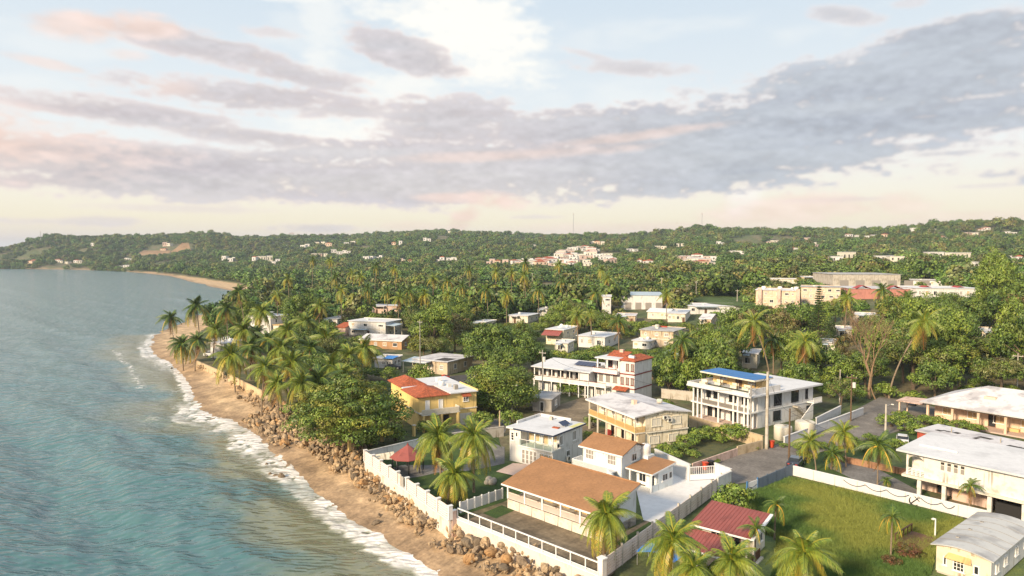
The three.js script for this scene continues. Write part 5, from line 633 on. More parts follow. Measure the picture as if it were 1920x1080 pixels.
{ // yellow house by the mango tree
  const g = house('yellow_house', 'yellow two storey house with red tiled hip roofs and a balustraded balcony', -17.1, -122.2, -63), w = 17, d = 11.8, H = 6.1, x0 = -w, x1 = -0.3;
  bx(g, 'ground_floor_wall', M.yellow, x0, x1 + 0.0, 0, 3.0, -d, -0.3); bx(g, 'upper_wall', M.yellow, x0, x1, 3.2, H, -d, -0.3); bx(g, 'floor_band', M.ivory, x0, x1 + 0.12, 3.0, 3.2, -d - 0.1, -0.18);
  door(g, 'R', -2.0, 4.3, 0.85, 2.0, { at: x1, pane: M.whitepaint }); door(g, 'R', -4.6, 4.3, 0.85, 2.0, { at: x1, pane: M.whitepaint }); win(g, 'R', -9.6, 4.9, 1.1, 1.0, { at: x1, rows: 3 }); add(g, 'awning', slabRoof([[x1 + 0.8, 5.5, -10.5], [x1 + 0.003, 5.95, -10.5], [x1 + 0.003, 5.95, -8.7], [x1 + 0.8, 5.5, -8.7]], 0.1), M.tile);
  bx(g, 'balcony_slab', M.ivory, x1 + 0.12, x1 + 2.1, 3.0, 3.18, -7.6, -0.3); rail(g, x1 + 2.02, -0.3, x1 + 2.02, -7.5, 3.18, 0.9, M.ivory, 0.24, 'balustrade', 0.08); rail(g, x1 + 0.15, -7.5, x1 + 2.02, -7.5, 3.18, 0.9, M.ivory, 0.24, 'balustrade', 0.08); for (const z of [-0.6, -4, -7.2]) bx(g, 'column', M.yellow, x1 + 1.75, x1 + 2.1, 0, 3.0, z - 0.18, z + 0.18); bx(g, 'arched_door', M.dark, x1, x1 + 0.05, 0.02, 2.3, -6.2, -5.1); bx(g, 'garage_door', M.ivory, x1, x1 + 0.05, 0.02, 2.2, -10.8, -8.4);
  hip(g, 'tile_roof', -8.6, 0.3, -6.4, 0.4, H + 0.02, 1.2, M.tile); bx(g, 'roof_slab', M.roofwhite, -8.6, 0.1, H, H + 0.2, -d - 0.2, -6.42); bx(g, 'roof_slab', M.roofwhite, x0, -8.62, H, H + 0.2, -d - 0.2, -0.1); bx(g, 'parapet', M.yellow, -8.6, 0.2, H + 0.2, H + 0.45, -d - 0.2, -d); hip(g, 'tile_roof', x0 - 1, -9.6, -5.4, 0.2, H + 0.22, 1.3, M.tile); tank(g, -7.6, H + 0.2, -7.6, 0.6, 0.9); bx(g, 'roof_fan', M.greywall, -3.2, -2.5, H + 0.2, H + 1.1, -9, -8.3); bx(g, 'roof_box', M.acunit, -6.2, -5.4, H + 0.2, H + 0.8, -8.8, -8.1); bx(g, 'roof_box', M.whitepaint, -12, -11, H + 0.2, H + 1, -9, -8);
}
{ const p = at(830, 706, 8), o = house('tarred_roof_house', 'low house with a dark tarred roof and clutter behind the yellow house', -14, -146, -63, 'house'); bx(o, 'wall', M.beige, -9, 0, 0, 3.6, -11, 0); bx(o, 'roof_slab', M.roofdark, -9.3, 0.3, 3.6, 3.85, -11.3, 0.3); for (const [x, z, m] of [[-7, -2, M.red], [-6.2, -2.4, M.black], [-5, -2, M.redpaint], [-3, -8, M.whitepaint], [-4, -9, M.pinkwall]]) bx(o, 'roof_clutter', m, x - 0.45, x + 0.45, 3.85, 4.7, z - 0.4, z + 0.4); win(o, 'R', -4, 1.8, 1.4, 1.1); win(o, 'R', -8, 1.8, 1.4, 1.1); }
{ const g = house('shed', 'small grey flat roofed shed under the mango tree', 8.1, -136.3, -19, 'shed'); bx(g, 'wall', M.greywall, -4.2, -0.2, 0, 2.6, -7, -0.2); bx(g, 'roof_slab', M.roofgrey, -4.5, 0.1, 2.6, 2.78, -7.3, 0.1); win(g, 'R', -3.4, 1.4, 1.6, 1.1, { at: -0.2, pane: M.ivory }); door(g, 'F', -2.2, 1.05, 0.9, 2.0, { at: -0.2 }); }
{ // small house with red metal roofs, lower right
  const g = house('red_roof_house', 'small beach house with two red metal roofs beside the grass field', 24.4, -68.4, -38), w = 6.6, d = 6.2, H = 2.9, roof = (n, c, t) => { const o = add(g, n, slabRoof(c, t), M.metalred), l = [], [a, b, , e] = c.map((q) => V(...q)), k = Math.round(a.distanceTo(b) / 0.42); for (let i = 0; i <= k; i++) { const p = a.clone().lerp(b, (i + 0.2) / (k + 0.4)).add(V(0, 0.02, 0)), q = e.clone().sub(a).add(p); l.push(tube([p, q], [0.045, 0.045], 4)); } add(o, 'rib', mergeGeometries(l), M.metalred).userData.kind = 'stuff'; };
  bx(g, 'wall', M.ivory, -w + 0.4, -0.4, 0, H - 0.05, -d + 0.4, -2.6); win(g, 'F', -4.6, 1.5, 1.3, 1.1, { at: -2.6 }); door(g, 'F', -2.4, 1.05, 0.95, 2.05, { at: -2.6, m: M.wood }); win(g, 'R', -4.2, 1.6, 1.2, 1.0, { at: -0.4 });
  roof('metal_roof', [[-w, H, 0], [0, H, 0], [0, H + 0.75, -d], [-w, H + 0.75, -d]], 0.08); bx(g, 'fascia', M.whitepaint, -w, 0, H - 0.2, H - 0.02, 0.004, 0.06); add(g, 'rake_board', slabRoof([[0.004, H, 0.06], [0.35, H, 0.06], [0.35, H + 0.74, -d], [0.004, H + 0.74, -d]], 0.16), M.whitepaint);
  roof('porch_roof', [[-w - 0.4, H - 1.15, 3.6], [-1.6, H - 1.15, 3.6], [-1.6, H - 0.4, 0.1], [-w - 0.4, H - 0.4, 0.1]], 0.07); bx(g, 'fascia', M.whitepaint, -w - 0.4, -1.6, H - 1.34, H - 1.16, 3.603, 3.66); for (const x of [-w - 0.1, -4.3, -1.8]) bx(g, 'post', M.whitepaint, x - 0.07, x + 0.07, 0, H - 1.2, 3.3, 3.44); bx(g, 'porch_floor', M.paving, -w, 0.2, 0.02, 0.2, -2.6, 3.4);
  rail(g, 0.15, -2.4, 0.15, 1.6, 0.2, 0.95, M.brownrail, 0.34, 'railing', 0.06); rail(g, -1.5, 1.65, 0.15, 1.65, 0.2, 0.95, M.brownrail, 0.34, 'railing', 0.06); for (const z of [-0.5, 1.6]) bx(g, 'post', M.ivory, 0.05, 0.22, 0.2, H - 0.1, z - 0.08, z + 0.08); bx(g, 'table', M.wood, -1.4, -0.4, 0.85, 0.92, -0.8, 0.2); bx(g, 'table_base', M.dark, -1.1, -0.7, 0.2, 0.85, -0.5, -0.1); bx(g, 'kerb', M.ivory, 0.22, 0.5, 0.0, 0.25, -2.6, 1.8);
}
{ // big white house at the right edge: here x runs from the far left corner (0) towards the viewer
  const g = house('arched_house', 'large weathered white house with arched loggia and open carport at the right edge', 51.8, -89.7, -51), w = 25, d = 11.2, H = 6.0;
  bx(g, 'upper_wall', M.old, 2.9, w, 2.75, H - 0.2, -d + 0.4, -0.5); bx(g, 'loggia_back', M.old, 0.5, 2.9, 2.75, H - 0.2, -d + 0.4, -2.4); bx(g, 'floor_slab', M.ivory, 0.1, w, 2.45, 2.75, -d + 0.4, -0.1); bx(g, 'ground_floor_wall', M.pinkwall, 0.5, w, 0, 2.45, -d + 0.4, -4.2); bx(g, 'side_wall', M.old, 13.4, w, 0, 2.45, -4.2, -0.5);
  for (const x of [0.5, 2.66]) bx(g, 'column', M.old, x, x + 0.24, 2.75, H - 0.2, -0.74, -0.5); { const s = new THREE.Shape(); s.moveTo(0, 0); s.lineTo(2.4, 0); s.lineTo(2.4, 1.15); s.lineTo(0, 1.15); const h = new THREE.Path(); h.absellipse(1.2, 0.0, 0.95, 0.75, 0, Math.PI, false); const pts = [[0, 1.15], [0, 0], [0.25, 0]]; for (let i = 12; i >= 0; i--) pts.push([1.2 + Math.cos(i / 12 * Math.PI) * 0.95, Math.sin(i / 12 * Math.PI) * 0.72]); pts.push([2.4, 0], [2.4, 1.15]); const uniq = pts.filter((p, i) => !i || Math.hypot(p[0] - pts[i - 1][0], p[1] - pts[i - 1][1]) > 0.01); add(g, 'arch', prism(uniq, -0.72, -0.52), M.old, 0.5, H - 1.36, 0); } rail(g, 0.7, -0.6, 2.7, -0.6, 2.75, 0.95, M.whitepaint, 0.5, 'railing', 0.05); for (let k = 0; k < 3; k++) bx(g, 'rail_bar', M.whitepaint, 0.72, 2.68, 3.0 + k * 0.22, 3.07 + k * 0.22, -0.63, -0.57);
  for (let i = 0; i < 4; i++) { bx(g, 'vent', M.dark, 4.6 + i * 0.75, 5.0 + i * 0.75, 5.0, 5.3, -0.5, -0.46); bx(g, 'vent_grille', M.louver, 4.6 + i * 0.75, 5.0 + i * 0.75, 4.3, 4.9, -0.5, -0.46); }
  for (const x of [1.9, 4.8, 9.8, 13.3]) bx(g, 'pillar', M.old, x, x + 0.45, 0, 2.45, -0.9, -0.45); bx(g, 'inner_wall', M.pinkwall, 5.2, 9.7, 0, 2.45, -3.2, -3.0); door(g, 'F', 3.6, 1.15, 1.2, 2.2, { at: -4.2, m: M.wood }); bx(g, 'parked_van', M.black, 10.4, 13, 0.05, 1.6, -3.6, -1.4);
  { const pts = [[-0.7, 0], [0.7, 0], [0.7, 1.2]]; for (let i = 0; i <= 10; i++) pts.push([Math.cos(i / 10 * Math.PI) * 0.7, 1.2 + Math.sin(i / 10 * Math.PI) * 0.5]); const u = pts.filter((p, i) => !i || Math.hypot(p[0] - pts[i - 1][0], p[1] - pts[i - 1][1]) > 0.01); add(g, 'arched_door', prism(u, -0.52, -0.44), M.dark, 15.4, 0.1, 0); add(g, 'door_leaf', box(1.0, 1.6, 0.03), M.wood, 15.4, 0.9, -0.42); }
  ac(g, 'F', 14.6, 3.4, -0.5); ac(g, 'F', 17.8, 3.4, -0.5); ac(g, 'F', 20, 2.0, -0.5); for (const x of [16.4, 18.6]) add(g, 'drain_pipe', tube([V(x, 2.8, -0.42), V(x, 5.6, -0.42)], [0.05, 0.05], 6), M.concrete); win(g, 'F', 21.5, 4.3, 1.6, 1.2, { at: -0.5 });
  add(g, 'roof_slab', slabRoof([[-0.5, H, 0.3], [w, H, 0.3], [w, H + 0.35, -d - 0.3], [-0.5, H + 0.35, -d - 0.3]], 0.24), M.roofwhite); bx(g, 'roof_kerb', M.whitepaint, 1.0, 5.5, H + 0.14, H + 0.34, -3.6, -3.3); add(g, 'antenna', tube([V(17, H, -3), V(17, H + 2.2, -3)], [0.035, 0.02], 5), M.steel); bx(g, 'antenna_bar', M.steel, 16.3, 17.9, H + 2.0, H + 2.04, -3.02, -2.98);
}
{ const g = house('patched_roof_house', 'long low house with patched grey roof and a red end wall behind the arched house', 65.6, -109.7, -60), w = 26; bx(g, 'wall', M.redwall, 0.2, w, 0, 3.3, -6.2, -0.2); add(g, 'roof_slab', slabRoof([[0, 3.45, 0.2], [w, 3.45, 0.2], [w, 3.6, -6.6], [0, 3.6, -6.6]], 0.2), M.roofold); const r = rng(8); for (let i = 0; i < 16; i++) { const x = 1 + r() * 20, z = -0.6 - r() * 5, a = 0.4 + r() * 1.6, b = 0.3 + r() * 0.7; add(g, 'roof_patch', slabRoof([[x, 3.475 + -z * 0.022, z + b], [x + a, 3.475 + -z * 0.022, z + b * 1.2], [x + a * 1.1, 3.475 + -z * 0.022 + b * 0.04, z], [x + 0.2, 3.475 + -z * 0.022 + b * 0.04, z]], 0.02), M.dark); } for (const x of [4, 11]) { add(g, 'vent_pipe', tube([V(x, 3.4, -3), V(x, 4.3, -3)], [0.08, 0.08], 7), M.concrete); } win(g, 'F', 4, 1.8, 1.4, 1.1, { at: -0.2 }); }
{ // hip roofed house with the lit porch, upper right
  const g = house('hip_roof_house', 'peach house with grey hip roof and a wide columned porch at the right edge', 78.2, -129.7, -52.6), w = 26, d = 17, H = 3.8;
  bx(g, 'wall', M.peach, 1, w, 0, H - 0.3, -d + 1, -4.4); for (let i = 0; i < 6; i++) { const x = 1.2 + i * 4.2; bx(g, 'porch_column', M.peach, x - 0.2, x + 0.2, 0, H - 0.3, -0.95, -0.55); win(g, 'F', x + 2.1, 1.8, 1.8, 1.4, { at: -4.4, pane: M.curtain }); } bx(g, 'porch_floor', M.pavingpink, 0.6, w, 0.02, 0.25, -4.4, -0.4); bx(g, 'porch_ceiling', M.ivory, 0.4, w, H - 0.42, H - 0.3, -4.4, -0.3); door(g, 'F', 10.6, 1.4, 1.2, 2.2, { at: -4.4, m: M.wood }); bx(g, 'bench', M.gold, 13, 15, 0.25, 0.8, -4, -3.4); bx(g, 'bench', M.gold, 17.2, 19.2, 0.25, 0.8, -4, -3.4);
  hip(g, 'roof_panel', 0, w + 4, -d, 0.2, H, 3.3, M.roofold, 0.22); bx(g, 'roof_box', M.peach, 9.4, 11.2, H + 0.8, H + 2.0, -5.2, -3.8); add(g, 'carport_roof', slabRoof([[-5.4, 2.7, -2.6], [0.0, 3.0, -1.2], [0, 3.2, -7], [-5.4, 2.9, -7]], 0.14), M.pinkwall); for (const z of [-3, -6.6]) bx(g, 'carport_post', M.peach, -5, -4.75, 0, 2.7, z - 0.12, z + 0.12);
}
{ // cabin with curved grey metal roof, lower right corner
  const g = house('cabin', 'peach cabin with a curved grey metal roof in the lower right corner', 42.2, -67.2, -51, 'cabin'), w = 5.2, d = 13.4, H = 2.75;
  bx(g, 'wall', M.cabinwall, 0.3, w - 0.3, 0.25, H, -d + 0.3, -0.3); bx(g, 'side_wall', M.white, w - 0.3, w - 0.22, 0.25, H, -d + 0.3, -0.34); bx(g, 'skirting', M.concrete, 0.36, w - 0.36, 0, 0.25, -d + 0.4, -0.4);
  { const N = 10, top = [], bot = []; for (let i = 0; i <= N; i++) { const t = i / N, x = -0.1 + t * (w + 0.2), y = H + 0.1 + Math.sin(t * Math.PI) * 0.42; top.push([x, y + 0.1]); bot.push([x, y]); } const g2 = prism([...bot, ...top.reverse()], -d, 0.15); add(g, 'metal_roof', g2, M.metalgrey); const e = [[0.3, H]]; for (let i = 0; i <= N; i++) { const t = i / N; e.push([lerp(0.3, w - 0.3, t), H + 0.08 + Math.sin(t * Math.PI) * 0.41]); } e.push([w - 0.3, H]); const u = e.filter((p, i) => !i || Math.hypot(p[0] - e[i - 1][0], p[1] - e[i - 1][1]) > 0.01); add(g, 'gable_wall', prism(u, -0.45, -0.32), M.cabinwall); for (let k = 1; k < 7; k++) { const s = []; for (let i = 0; i <= N; i++) { const t = i / N; s.push(V(-0.1 + t * (w + 0.2), H + 0.215 + Math.sin(t * Math.PI) * 0.42, -d + k * d / 7)); } add(g, 'roof_seam', tube(s, s.map(() => 0.025), 4), M.greywall); } }
  win(g, 'F', 2.3, 1.45, 1.0, 1.2, { at: -0.3, cols: 3, rows: 3 }); win(g, 'F', 3.8, 1.5, 0.5, 0.9, { at: -0.3, cols: 1 }); win(g, 'F', 1.1, 1.5, 0.35, 0.9, { at: -0.3, cols: 1 }); add(g, 'awning', slabRoof([[1.2, 2.1, 0.35], [3.5, 2.1, 0.35], [3.3, 2.45, -0.29], [1.4, 2.45, -0.29]], 0.06), M.gold); for (const z of [-2, -4.5, -8, -11]) win(g, 'R', z, 1.7, 0.9, 0.9, { at: w - 0.22, cols: 2 }); for (let i = 0; i < 3; i++) bx(g, 'roof_vent', M.greywall, 1.2 + i * 0.1, 1.5 + i * 0.1, H + 0.38, H + 0.6, -3 - i * 3.2, -2.7 - i * 3.2);
}
// ---------------------------------------------------------------- mid-distance houses
const KEEP = [];                                           // what must stay in sight: columns, rows and distance, used to place trees beside rather than in front of it
function keep(x0, x1, y0, y1, D) { KEEP.push([x0, x1, y0, y1, D]); }
function block(name, label, px0, px1, pyBase, h, depth, yaw, wall, roof, { kind = 'flat', floors = 1, cat = 'house', wins = 3, pm, extra, lift = 0, grp } = {}) {
  const p = ground((px0 + px1) / 2, pyBase), w = (px1 - px0) / FOCAL * -p.z, g = thing(name, label, cat, p.x, p.y + lift, p.z, yaw, grp), t = Math.abs(Math.sin(yaw * Math.PI / 180)), W = Math.max(4, (w - depth * t) / Math.cos(yaw * Math.PI / 180)), d = depth, x0 = -W / 2, x1 = W / 2;
  bx(g, 'wall', wall, x0, x1, -0.6, h, -d, 0);
  if (kind === 'flat') { bx(g, 'roof_slab', roof, x0 - 0.4, x1 + 0.4, h, h + 0.22, -d - 0.4, 0.4); } else if (kind === 'hip') hip(g, 'roof_panel', x0 - 0.5, x1 + 0.5, -d - 0.5, 0.5, h, Math.min(W, d) * 0.2, roof); else gable(g, 'roof_panel', x0 - 0.4, x1 + 0.4, -d - 0.4, 0.4, h, d * 0.14, roof, 0.15, wall);
  const fh = h / floors; for (let f = 0; f < floors; f++) { for (let i = 0; i < wins; i++) { const k = (i * 7 + f * 3 + Math.round(px0)) % 5, cx = x0 + (i + 0.5 + ((k % 3) - 1) * 0.12) * W / wins; if (k === 2 && f === 0) door(g, 'F', cx, 1.05, 1.0, 2.1, { m: M.wood, pane: M.wood }); else win(g, 'F', cx, f * fh + fh * (0.53 + 0.03 * (k % 2)), Math.min([1.6, 1.1, 2.2, 1.4, 0.8][k], W / wins * 0.6), fh * [0.42, 0.36, 0.34, 0.42, 0.3][k], { pane: pm ?? [M.glass, M.louver, M.glass, M.curtain, M.louver][k], cols: [2, 2, 3, 2, 1][k], rows: k % 2 + 1, t: 0.1 }); } for (const z of [-d * 0.3, -d * 0.7]) { const face = yaw < 0 ? 'R' : 'L'; win(g, face, z, f * fh + fh * 0.55, 1.2, fh * 0.4, { at: yaw < 0 ? x1 : x0, t: 0.1 }); } if (f) bx(g, 'floor_band', M.ivory, x0 - 0.06, x1 + 0.06, f * fh - 0.12, f * fh + 0.12, -d - 0.06, 0.06); }
  if (extra) extra(g, x0, x1, d, h); const peek = name === 'tree_house' || name === 'low_house'; keep(px0 + (peek ? 6 : 0), px1 - (peek ? 6 : 0), pyBase - (h * 0.9 + (peek ? 0.4 : 0)) / -p.z * FOCAL, pyBase - (peek ? h * 0.66 / -p.z * FOCAL : 2), -p.z);
  const q = (Math.round(px0) * 13) % 5; if (wins && q < 2) { bx(g, 'porch_roof', q ? M.roofold : M.tinblue, x0 + W * 0.1, x0 + W * 0.55, fh * 0.92, fh * 0.97, 0.02, 2.4); for (const x of [x0 + W * 0.12, x0 + W * 0.53]) bx(g, 'porch_post', M.ivory, x - 0.08, x + 0.08, -0.5, fh * 0.92, 2.1, 2.26); } if (wins && q === 3) ac(g, 'F', x1 - 1.2, h * 0.6); if (wins && q !== 1 && kind === 'flat') { if (q === 4 || q === 2) tank(g, x1 - 2, h + 0.22, -d * 0.6, 0.6, 0.9); bx(g, 'parapet', wall, x0 - 0.35, x1 + 0.35, h + 0.22, h + 0.42, -d - 0.35, -d - 0.15); bx(g, 'roof_hatch', M.acunit, x0 + W * 0.3, x0 + W * 0.3 + 1, h + 0.22, h + 0.7, -d * 0.5, -d * 0.5 + 0.9); } return g;
}
block('villa', 'white arched roof villa with red tiled wing near the palm grove', 640, 736, 630, 5.6, 11, -22, M.white, M.roofwhite, { floors: 2, wins: 3, extra: (g, x0, x1, d, h) => { add(g, 'tile_roof', slabRoof([[x0 - 5, 3.2, 2.5], [x0 + 0.2, 3.2, 2.5], [x0 + 0.2, 4.6, -4], [x0 - 5, 4.6, -4]], 0.14), M.tile); bx(g, 'side_wing', M.pinkwall, x0 - 4.6, x0 - 0.01, -0.5, 3.1, -3.6, 2.1); add(g, 'blue_awning', slabRoof([[x1 + 0.1, h - 1, 0], [x1 + 4, h - 1.2, 0], [x1 + 4, h - 0.9, -6], [x1 + 0.1, h - 0.7, -6]], 0.12), M.tinblue); for (const z of [-0.3, -5.7]) bx(g, 'awning_post', M.ivory, x1 + 3.7, x1 + 3.9, -0.5, h - 1.2, z - 0.1, z + 0.1); } });
block('long_house', 'long low house with pale metal roof and orange walls', 664, 764, 654, 3.0, 10, -18, M.orange, M.roofold, { kind: 'gable', wins: 4 });
block('beige_house', 'beige flat roofed house with blue tin porch roof and dark stained patches', 752, 862, 700, 3.4, 12, -30, M.beige, M.roofold, { wins: 3, extra: (g, x0, x1, d, h) => { add(g, 'tin_roof', slabRoof([[x0 - 2.2, h - 0.3, 2.6], [x0 + 6, h - 0.3, 2.6], [x0 + 6, h + 0.2, -3], [x0 - 2.2, h + 0.2, -3]], 0.1), M.tinblue); bx(g, 'roof_patch', M.roofdark, x0 + 6.6, x1 - 0.4, h + 0.225, h + 0.25, -5, -0.6); for (const x of [x0 - 1.9, x0 + 5.7]) bx(g, 'porch_post', M.ivory, x, x + 0.2, -0.5, h - 0.4, 2.2, 2.4); } });
block('carport', 'white carport with a blue tarpaulin on its roof beside the beige house', 696, 742, 690, 2.6, 6, -15, M.white, M.roofold, { wins: 1, cat: 'carport', extra: (g, x0, x1, d, h) => add(g, 'tarpaulin', slabRoof([[x1 - 2.6, h + 0.3, 1], [x1 + 0.6, h + 0.26, 1], [x1 + 0.6, h + 0.5, -3], [x1 - 2.6, h + 0.5, -3]], 0.03), M.tarp) });
block('pink_house', 'pinkish bungalow half hidden behind palm trunks', 692, 750, 588, 4.2, 9, -12, M.pinkwall, M.roofold, { wins: 3 });
block('flat_house', 'low white roofed house among the trees with a roof tank', 942, 1002, 606, 3.4, 14, -25, M.ivory, M.roofwhite, { wins: 2, extra: (g, x0, x1, d, h) => tank(g, x0 + 3, h + 0.2, -5, 0.7, 1) });
block('awning_house', 'cream house with a red metal awning and white roof', 1008, 1072, 646, 5.2, 13, -28, M.cream, M.roofwhite, { floors: 2, wins: 2, extra: (g, x0, x1, d, h) => { add(g, 'awning', slabRoof([[x0 - 0.5, h - 1.6, 3.2], [x0 + 6.4, h - 1.6, 3.2], [x0 + 6.4, h - 0.2, 0.02], [x0 - 0.5, h - 0.2, 0.02]], 0.1), M.metalred); add(g, 'satellite_dish', new THREE.SphereGeometry(0.8, 14, 8, 0, 6.3, 0, 1.1), M.whitepaint, x1 - 2, h + 1.2, -3, 1.2, 0, 0); } });
block('white_flat_house', 'wide low white house with flat roof behind the gallery building', 1066, 1150, 652, 3.8, 13, -30, M.white, M.roofwhite, { wins: 3 });
block('tan_house', 'tan two storey house with grey roof slab and a red roof box', 1186, 1276, 650, 5.4, 12, -32, M.beige, M.roofgrey, { floors: 2, wins: 3, pm: M.louver, extra: (g, x0, x1, d, h) => { tank(g, x0 + 3, h + 0.2, -8, 0.8, 1.1, M.ivory); bx(g, 'roof_wall', M.redwall, x0 + 2, x0 + 6, h + 0.22, h + 0.7, -10, -9.8); } });
block('low_wing', 'low white and red annex in front of the tan house', 1178, 1226, 654, 2.6, 7, -30, M.white, M.roofwhite, { wins: 2 });
block('stair_house', 'narrow white house corner showing between trees above the gallery roof', 1040, 1066, 662, 3.2, 8, -20, M.ivory, M.roofwhite, { wins: 1 });
block('warehouse', 'white commercial hall with a blue side roof beyond the trees', 1156, 1250, 580, 7, 30, -10, M.white, M.tinblue, { wins: 0, cat: 'building', extra: (g, x0, x1, d, h) => { for (let i = 0; i < 5; i++) bx(g, 'door', M.louver, x0 + 2 + i * 5, x0 + 5 + i * 5, 0, 3.4, 0, 0.05); } });
block('white_tower', 'narrow tall white building end among dark trees', 1126, 1148, 592, 9, 10, -8, M.white, M.roofwhite, { wins: 1, floors: 3, cat: 'building' });
block('market_hall', 'low white roofed hall beside the parking strip', 1236, 1300, 604, 3.6, 22, -20, M.ivory, M.roofwhite, { wins: 4, cat: 'building' });
block('shop_row', 'row of flat white roofs in front of the green sports field', 1290, 1390, 588, 3.4, 16, -6, M.white, M.roofwhite, { wins: 5, cat: 'building' });
block('apartment_block', 'peach three storey apartment block with open stair bays', 1408, 1500, 586, 10, 16, -24, M.peach, M.roofwhite, { floors: 3, wins: 6, cat: 'building', extra: (g, x0, x1, d, h) => { for (let i = 0; i < 3; i++) { bx(g, 'stair_bay', M.pinkwall, x0 + 1 + i * 8, x0 + 2.6 + i * 8, 0, h + 0.8, 0, 1.2); tank(g, x0 + 3 + i * 7, h + 0.22, -6, 1.0, 1.4); } } });
block('apartment_block', 'peach apartment wing with grey roof stepping back towards the pink mall', 1496, 1580, 574, 9, 14, -24, M.peach, M.roofgrey, { floors: 3, wins: 6, cat: 'building' });
block('depot', 'large grey roofed depot with long pale wall on the plain', 1556, 1692, 540, 8, 40, -8, M.concrete, M.roofgrey, { wins: 0, cat: 'building', extra: (g, x0, x1, d, h) => { for (let i = 0; i < 6; i++) bx(g, 'bay_door', M.louver, x0 + 4 + i * 9, x0 + 9 + i * 9, 0, 4.6, 0, 0.06); } });
block('mall', 'red and pink shopping centre with small peaked roofs', 1590, 1720, 560, 5, 26, -10, plaster(0.5, 0.22, 0.18), M.roofold, { wins: 0, cat: 'building', extra: (g, x0, x1, d, h) => { for (let i = 0; i < 4; i++) { const x = x0 + 6 + i * 15; add(g, 'peaked_roof', slabRoof([[x, h + 1.7, 1], [x - 3.6, h + 0.2, 1], [x - 3.6, h + 0.2, -6], [x, h + 1.7, -6]].reverse(), 0.15), M.redpaint); add(g, 'peaked_roof', slabRoof([[x, h + 1.7, 1], [x, h + 1.7, -6], [x + 3.6, h + 0.2, -6], [x + 3.6, h + 0.2, 1]].reverse(), 0.15), M.redpaint); } } });
block('store_row', 'long row of flat white shops behind the trees on the right', 1716, 1840, 560, 5, 20, -8, M.white, M.roofwhite, { wins: 8, cat: 'building' });
block('beach_villa', 'white two storey beach villa with roof terrace among coast palms', 452, 520, 630, 7.6, 11, -20, M.white, M.roofwhite, { floors: 2, wins: 3, extra: (g, x0, x1, d, h) => { bx(g, 'roof_pergola', M.whitepaint, x0 + 3, x0 + 8, h + 1.3, h + 1.5, -6, -3); for (const x of [x0 + 3.1, x0 + 5.5, x0 + 7.7]) bx(g, 'pergola_post', M.black, x, x + 0.2, h + 0.22, h + 1.3, -3.3, -3.1); bx(g, 'side_wing', M.ivory, x1 + 0.01, x1 + 6, -0.5, 4.4, -8, -1); bx(g, 'roof_slab', M.gold, x1 + 0.01, x1 + 6.4, 4.4, 4.6, -8.3, -0.7); } });
block('beach_house', 'small white beach house with railed roof terrace by the pickup', 384, 432, 672, 4.6, 8, -20, M.white, M.roofwhite, { wins: 2, extra: (g, x0, x1, d, h) => { rail(g, x0, 0, x1, 0, h + 0.22, 1.0, M.whitepaint, 0.8, 'railing', 0.06); rail(g, x0, -d, x0, 0, h + 0.22, 1.0, M.whitepaint, 0.8, 'railing', 0.06); } });
[[1446, 1500, 532, 'grey white roof left of the depot'], [1500, 1556, 528, 'low pale hall between depot and trees'], [1706, 1768, 536, 'pale flat roof beyond the shopping centre'], [1206, 1262, 598, 'pale roof between market hall and white tower'], [1150, 1196, 606, 'small pale roof behind the dark drooping palm'], [1000, 1040, 592, 'pale roof above the awning house'], [880, 920, 618, 'cream roof half hidden left of the low white roofed house'], [1300, 1345, 612, 'cream bungalow roof before the row of flat roofs'], [600, 640, 612, 'pale cottage roof left of the arched roof villa'], [1600, 1650, 606, 'grey roof deep in the trees behind the bare tree'], [1830, 1880, 640, 'cream roof deep in the trees on the far right']].forEach(([a, b, y, l], i) => block('low_house', l, a, b, y, 3.2, 9 + i % 3 * 2, -14 - i % 4 * 6, [M.ivory, M.beige, M.white][i % 3], [M.roofwhite, M.roofold, M.roofgrey][i % 3], { wins: 2, kind: i % 4 === 3 ? 'gable' : 'flat' }));
[[1288, 566, 533], [1305, 566, 527], [1313, 526, 505], [1353, 524, 500], [1382, 574, 543], [1434, 536, 505], [1553, 504, 482], [1843, 545, 515], [1178, 545, 515], [998, 540, 512], [1240, 560, 520], [1480, 520, 498]].sort((a, b) => a[0] - b[0]).forEach(([px, a, b], i) => pole(`pale distant utility pole on the plain, ${['first', 'second', 'third', 'fourth', 'fifth', 'sixth', 'seventh', 'eighth', 'ninth', 'tenth', 'eleventh', 'last'][i]} from the left`, px, a, b, { m: M.concrete, r: 0.2 }));
for (const [a, b, y, l] of [[1530, 1572, 668, 'cream roofed house glimpsed among the trees left of the bare tree'], [1560, 1604, 640, 'pale roof glimpsed beyond the bare tree'], [1390, 1420, 690, 'white house corner behind the yellow palm'], [1248, 1272, 690, 'blue and white roof corner behind the three storey house']]) block('tree_house', l, a, b, y, 4, 9, -25, l.includes('blue') ? M.tinblue : M.ivory, l.includes('blue') ? M.tinblue : M.roofold, { wins: 1 });
plainWall('seaside_wall', 'low ochre seaside wall under the coast palms', ground(428, 716), ground(492, 748), 1.6, 3.8, M.seasidewall, 0.25); plainWall('seaside_wall', 'low weathered wall above the sand by the small beach house', ground(366, 686), ground(420, 710), 1.6, 3.4, M.tanwall, 0.25);
for (const [px, py] of [[655, 846], [695, 834], [716, 828], [776, 818]]) { const p = at(px, py, 3), o = thing('gate_pillar', 'short yellow pillar under the big almond tree', 'pillar', p.x, 3, p.z, -40, 'yellow pillars under the almond tree'); bx(o, 'shaft', M.yellow, -0.22, 0.22, 0, 1.9, -0.22, 0.22); bx(o, 'cap', M.ivory, -0.28, 0.28, 1.9, 2.02, -0.28, 0.28); }
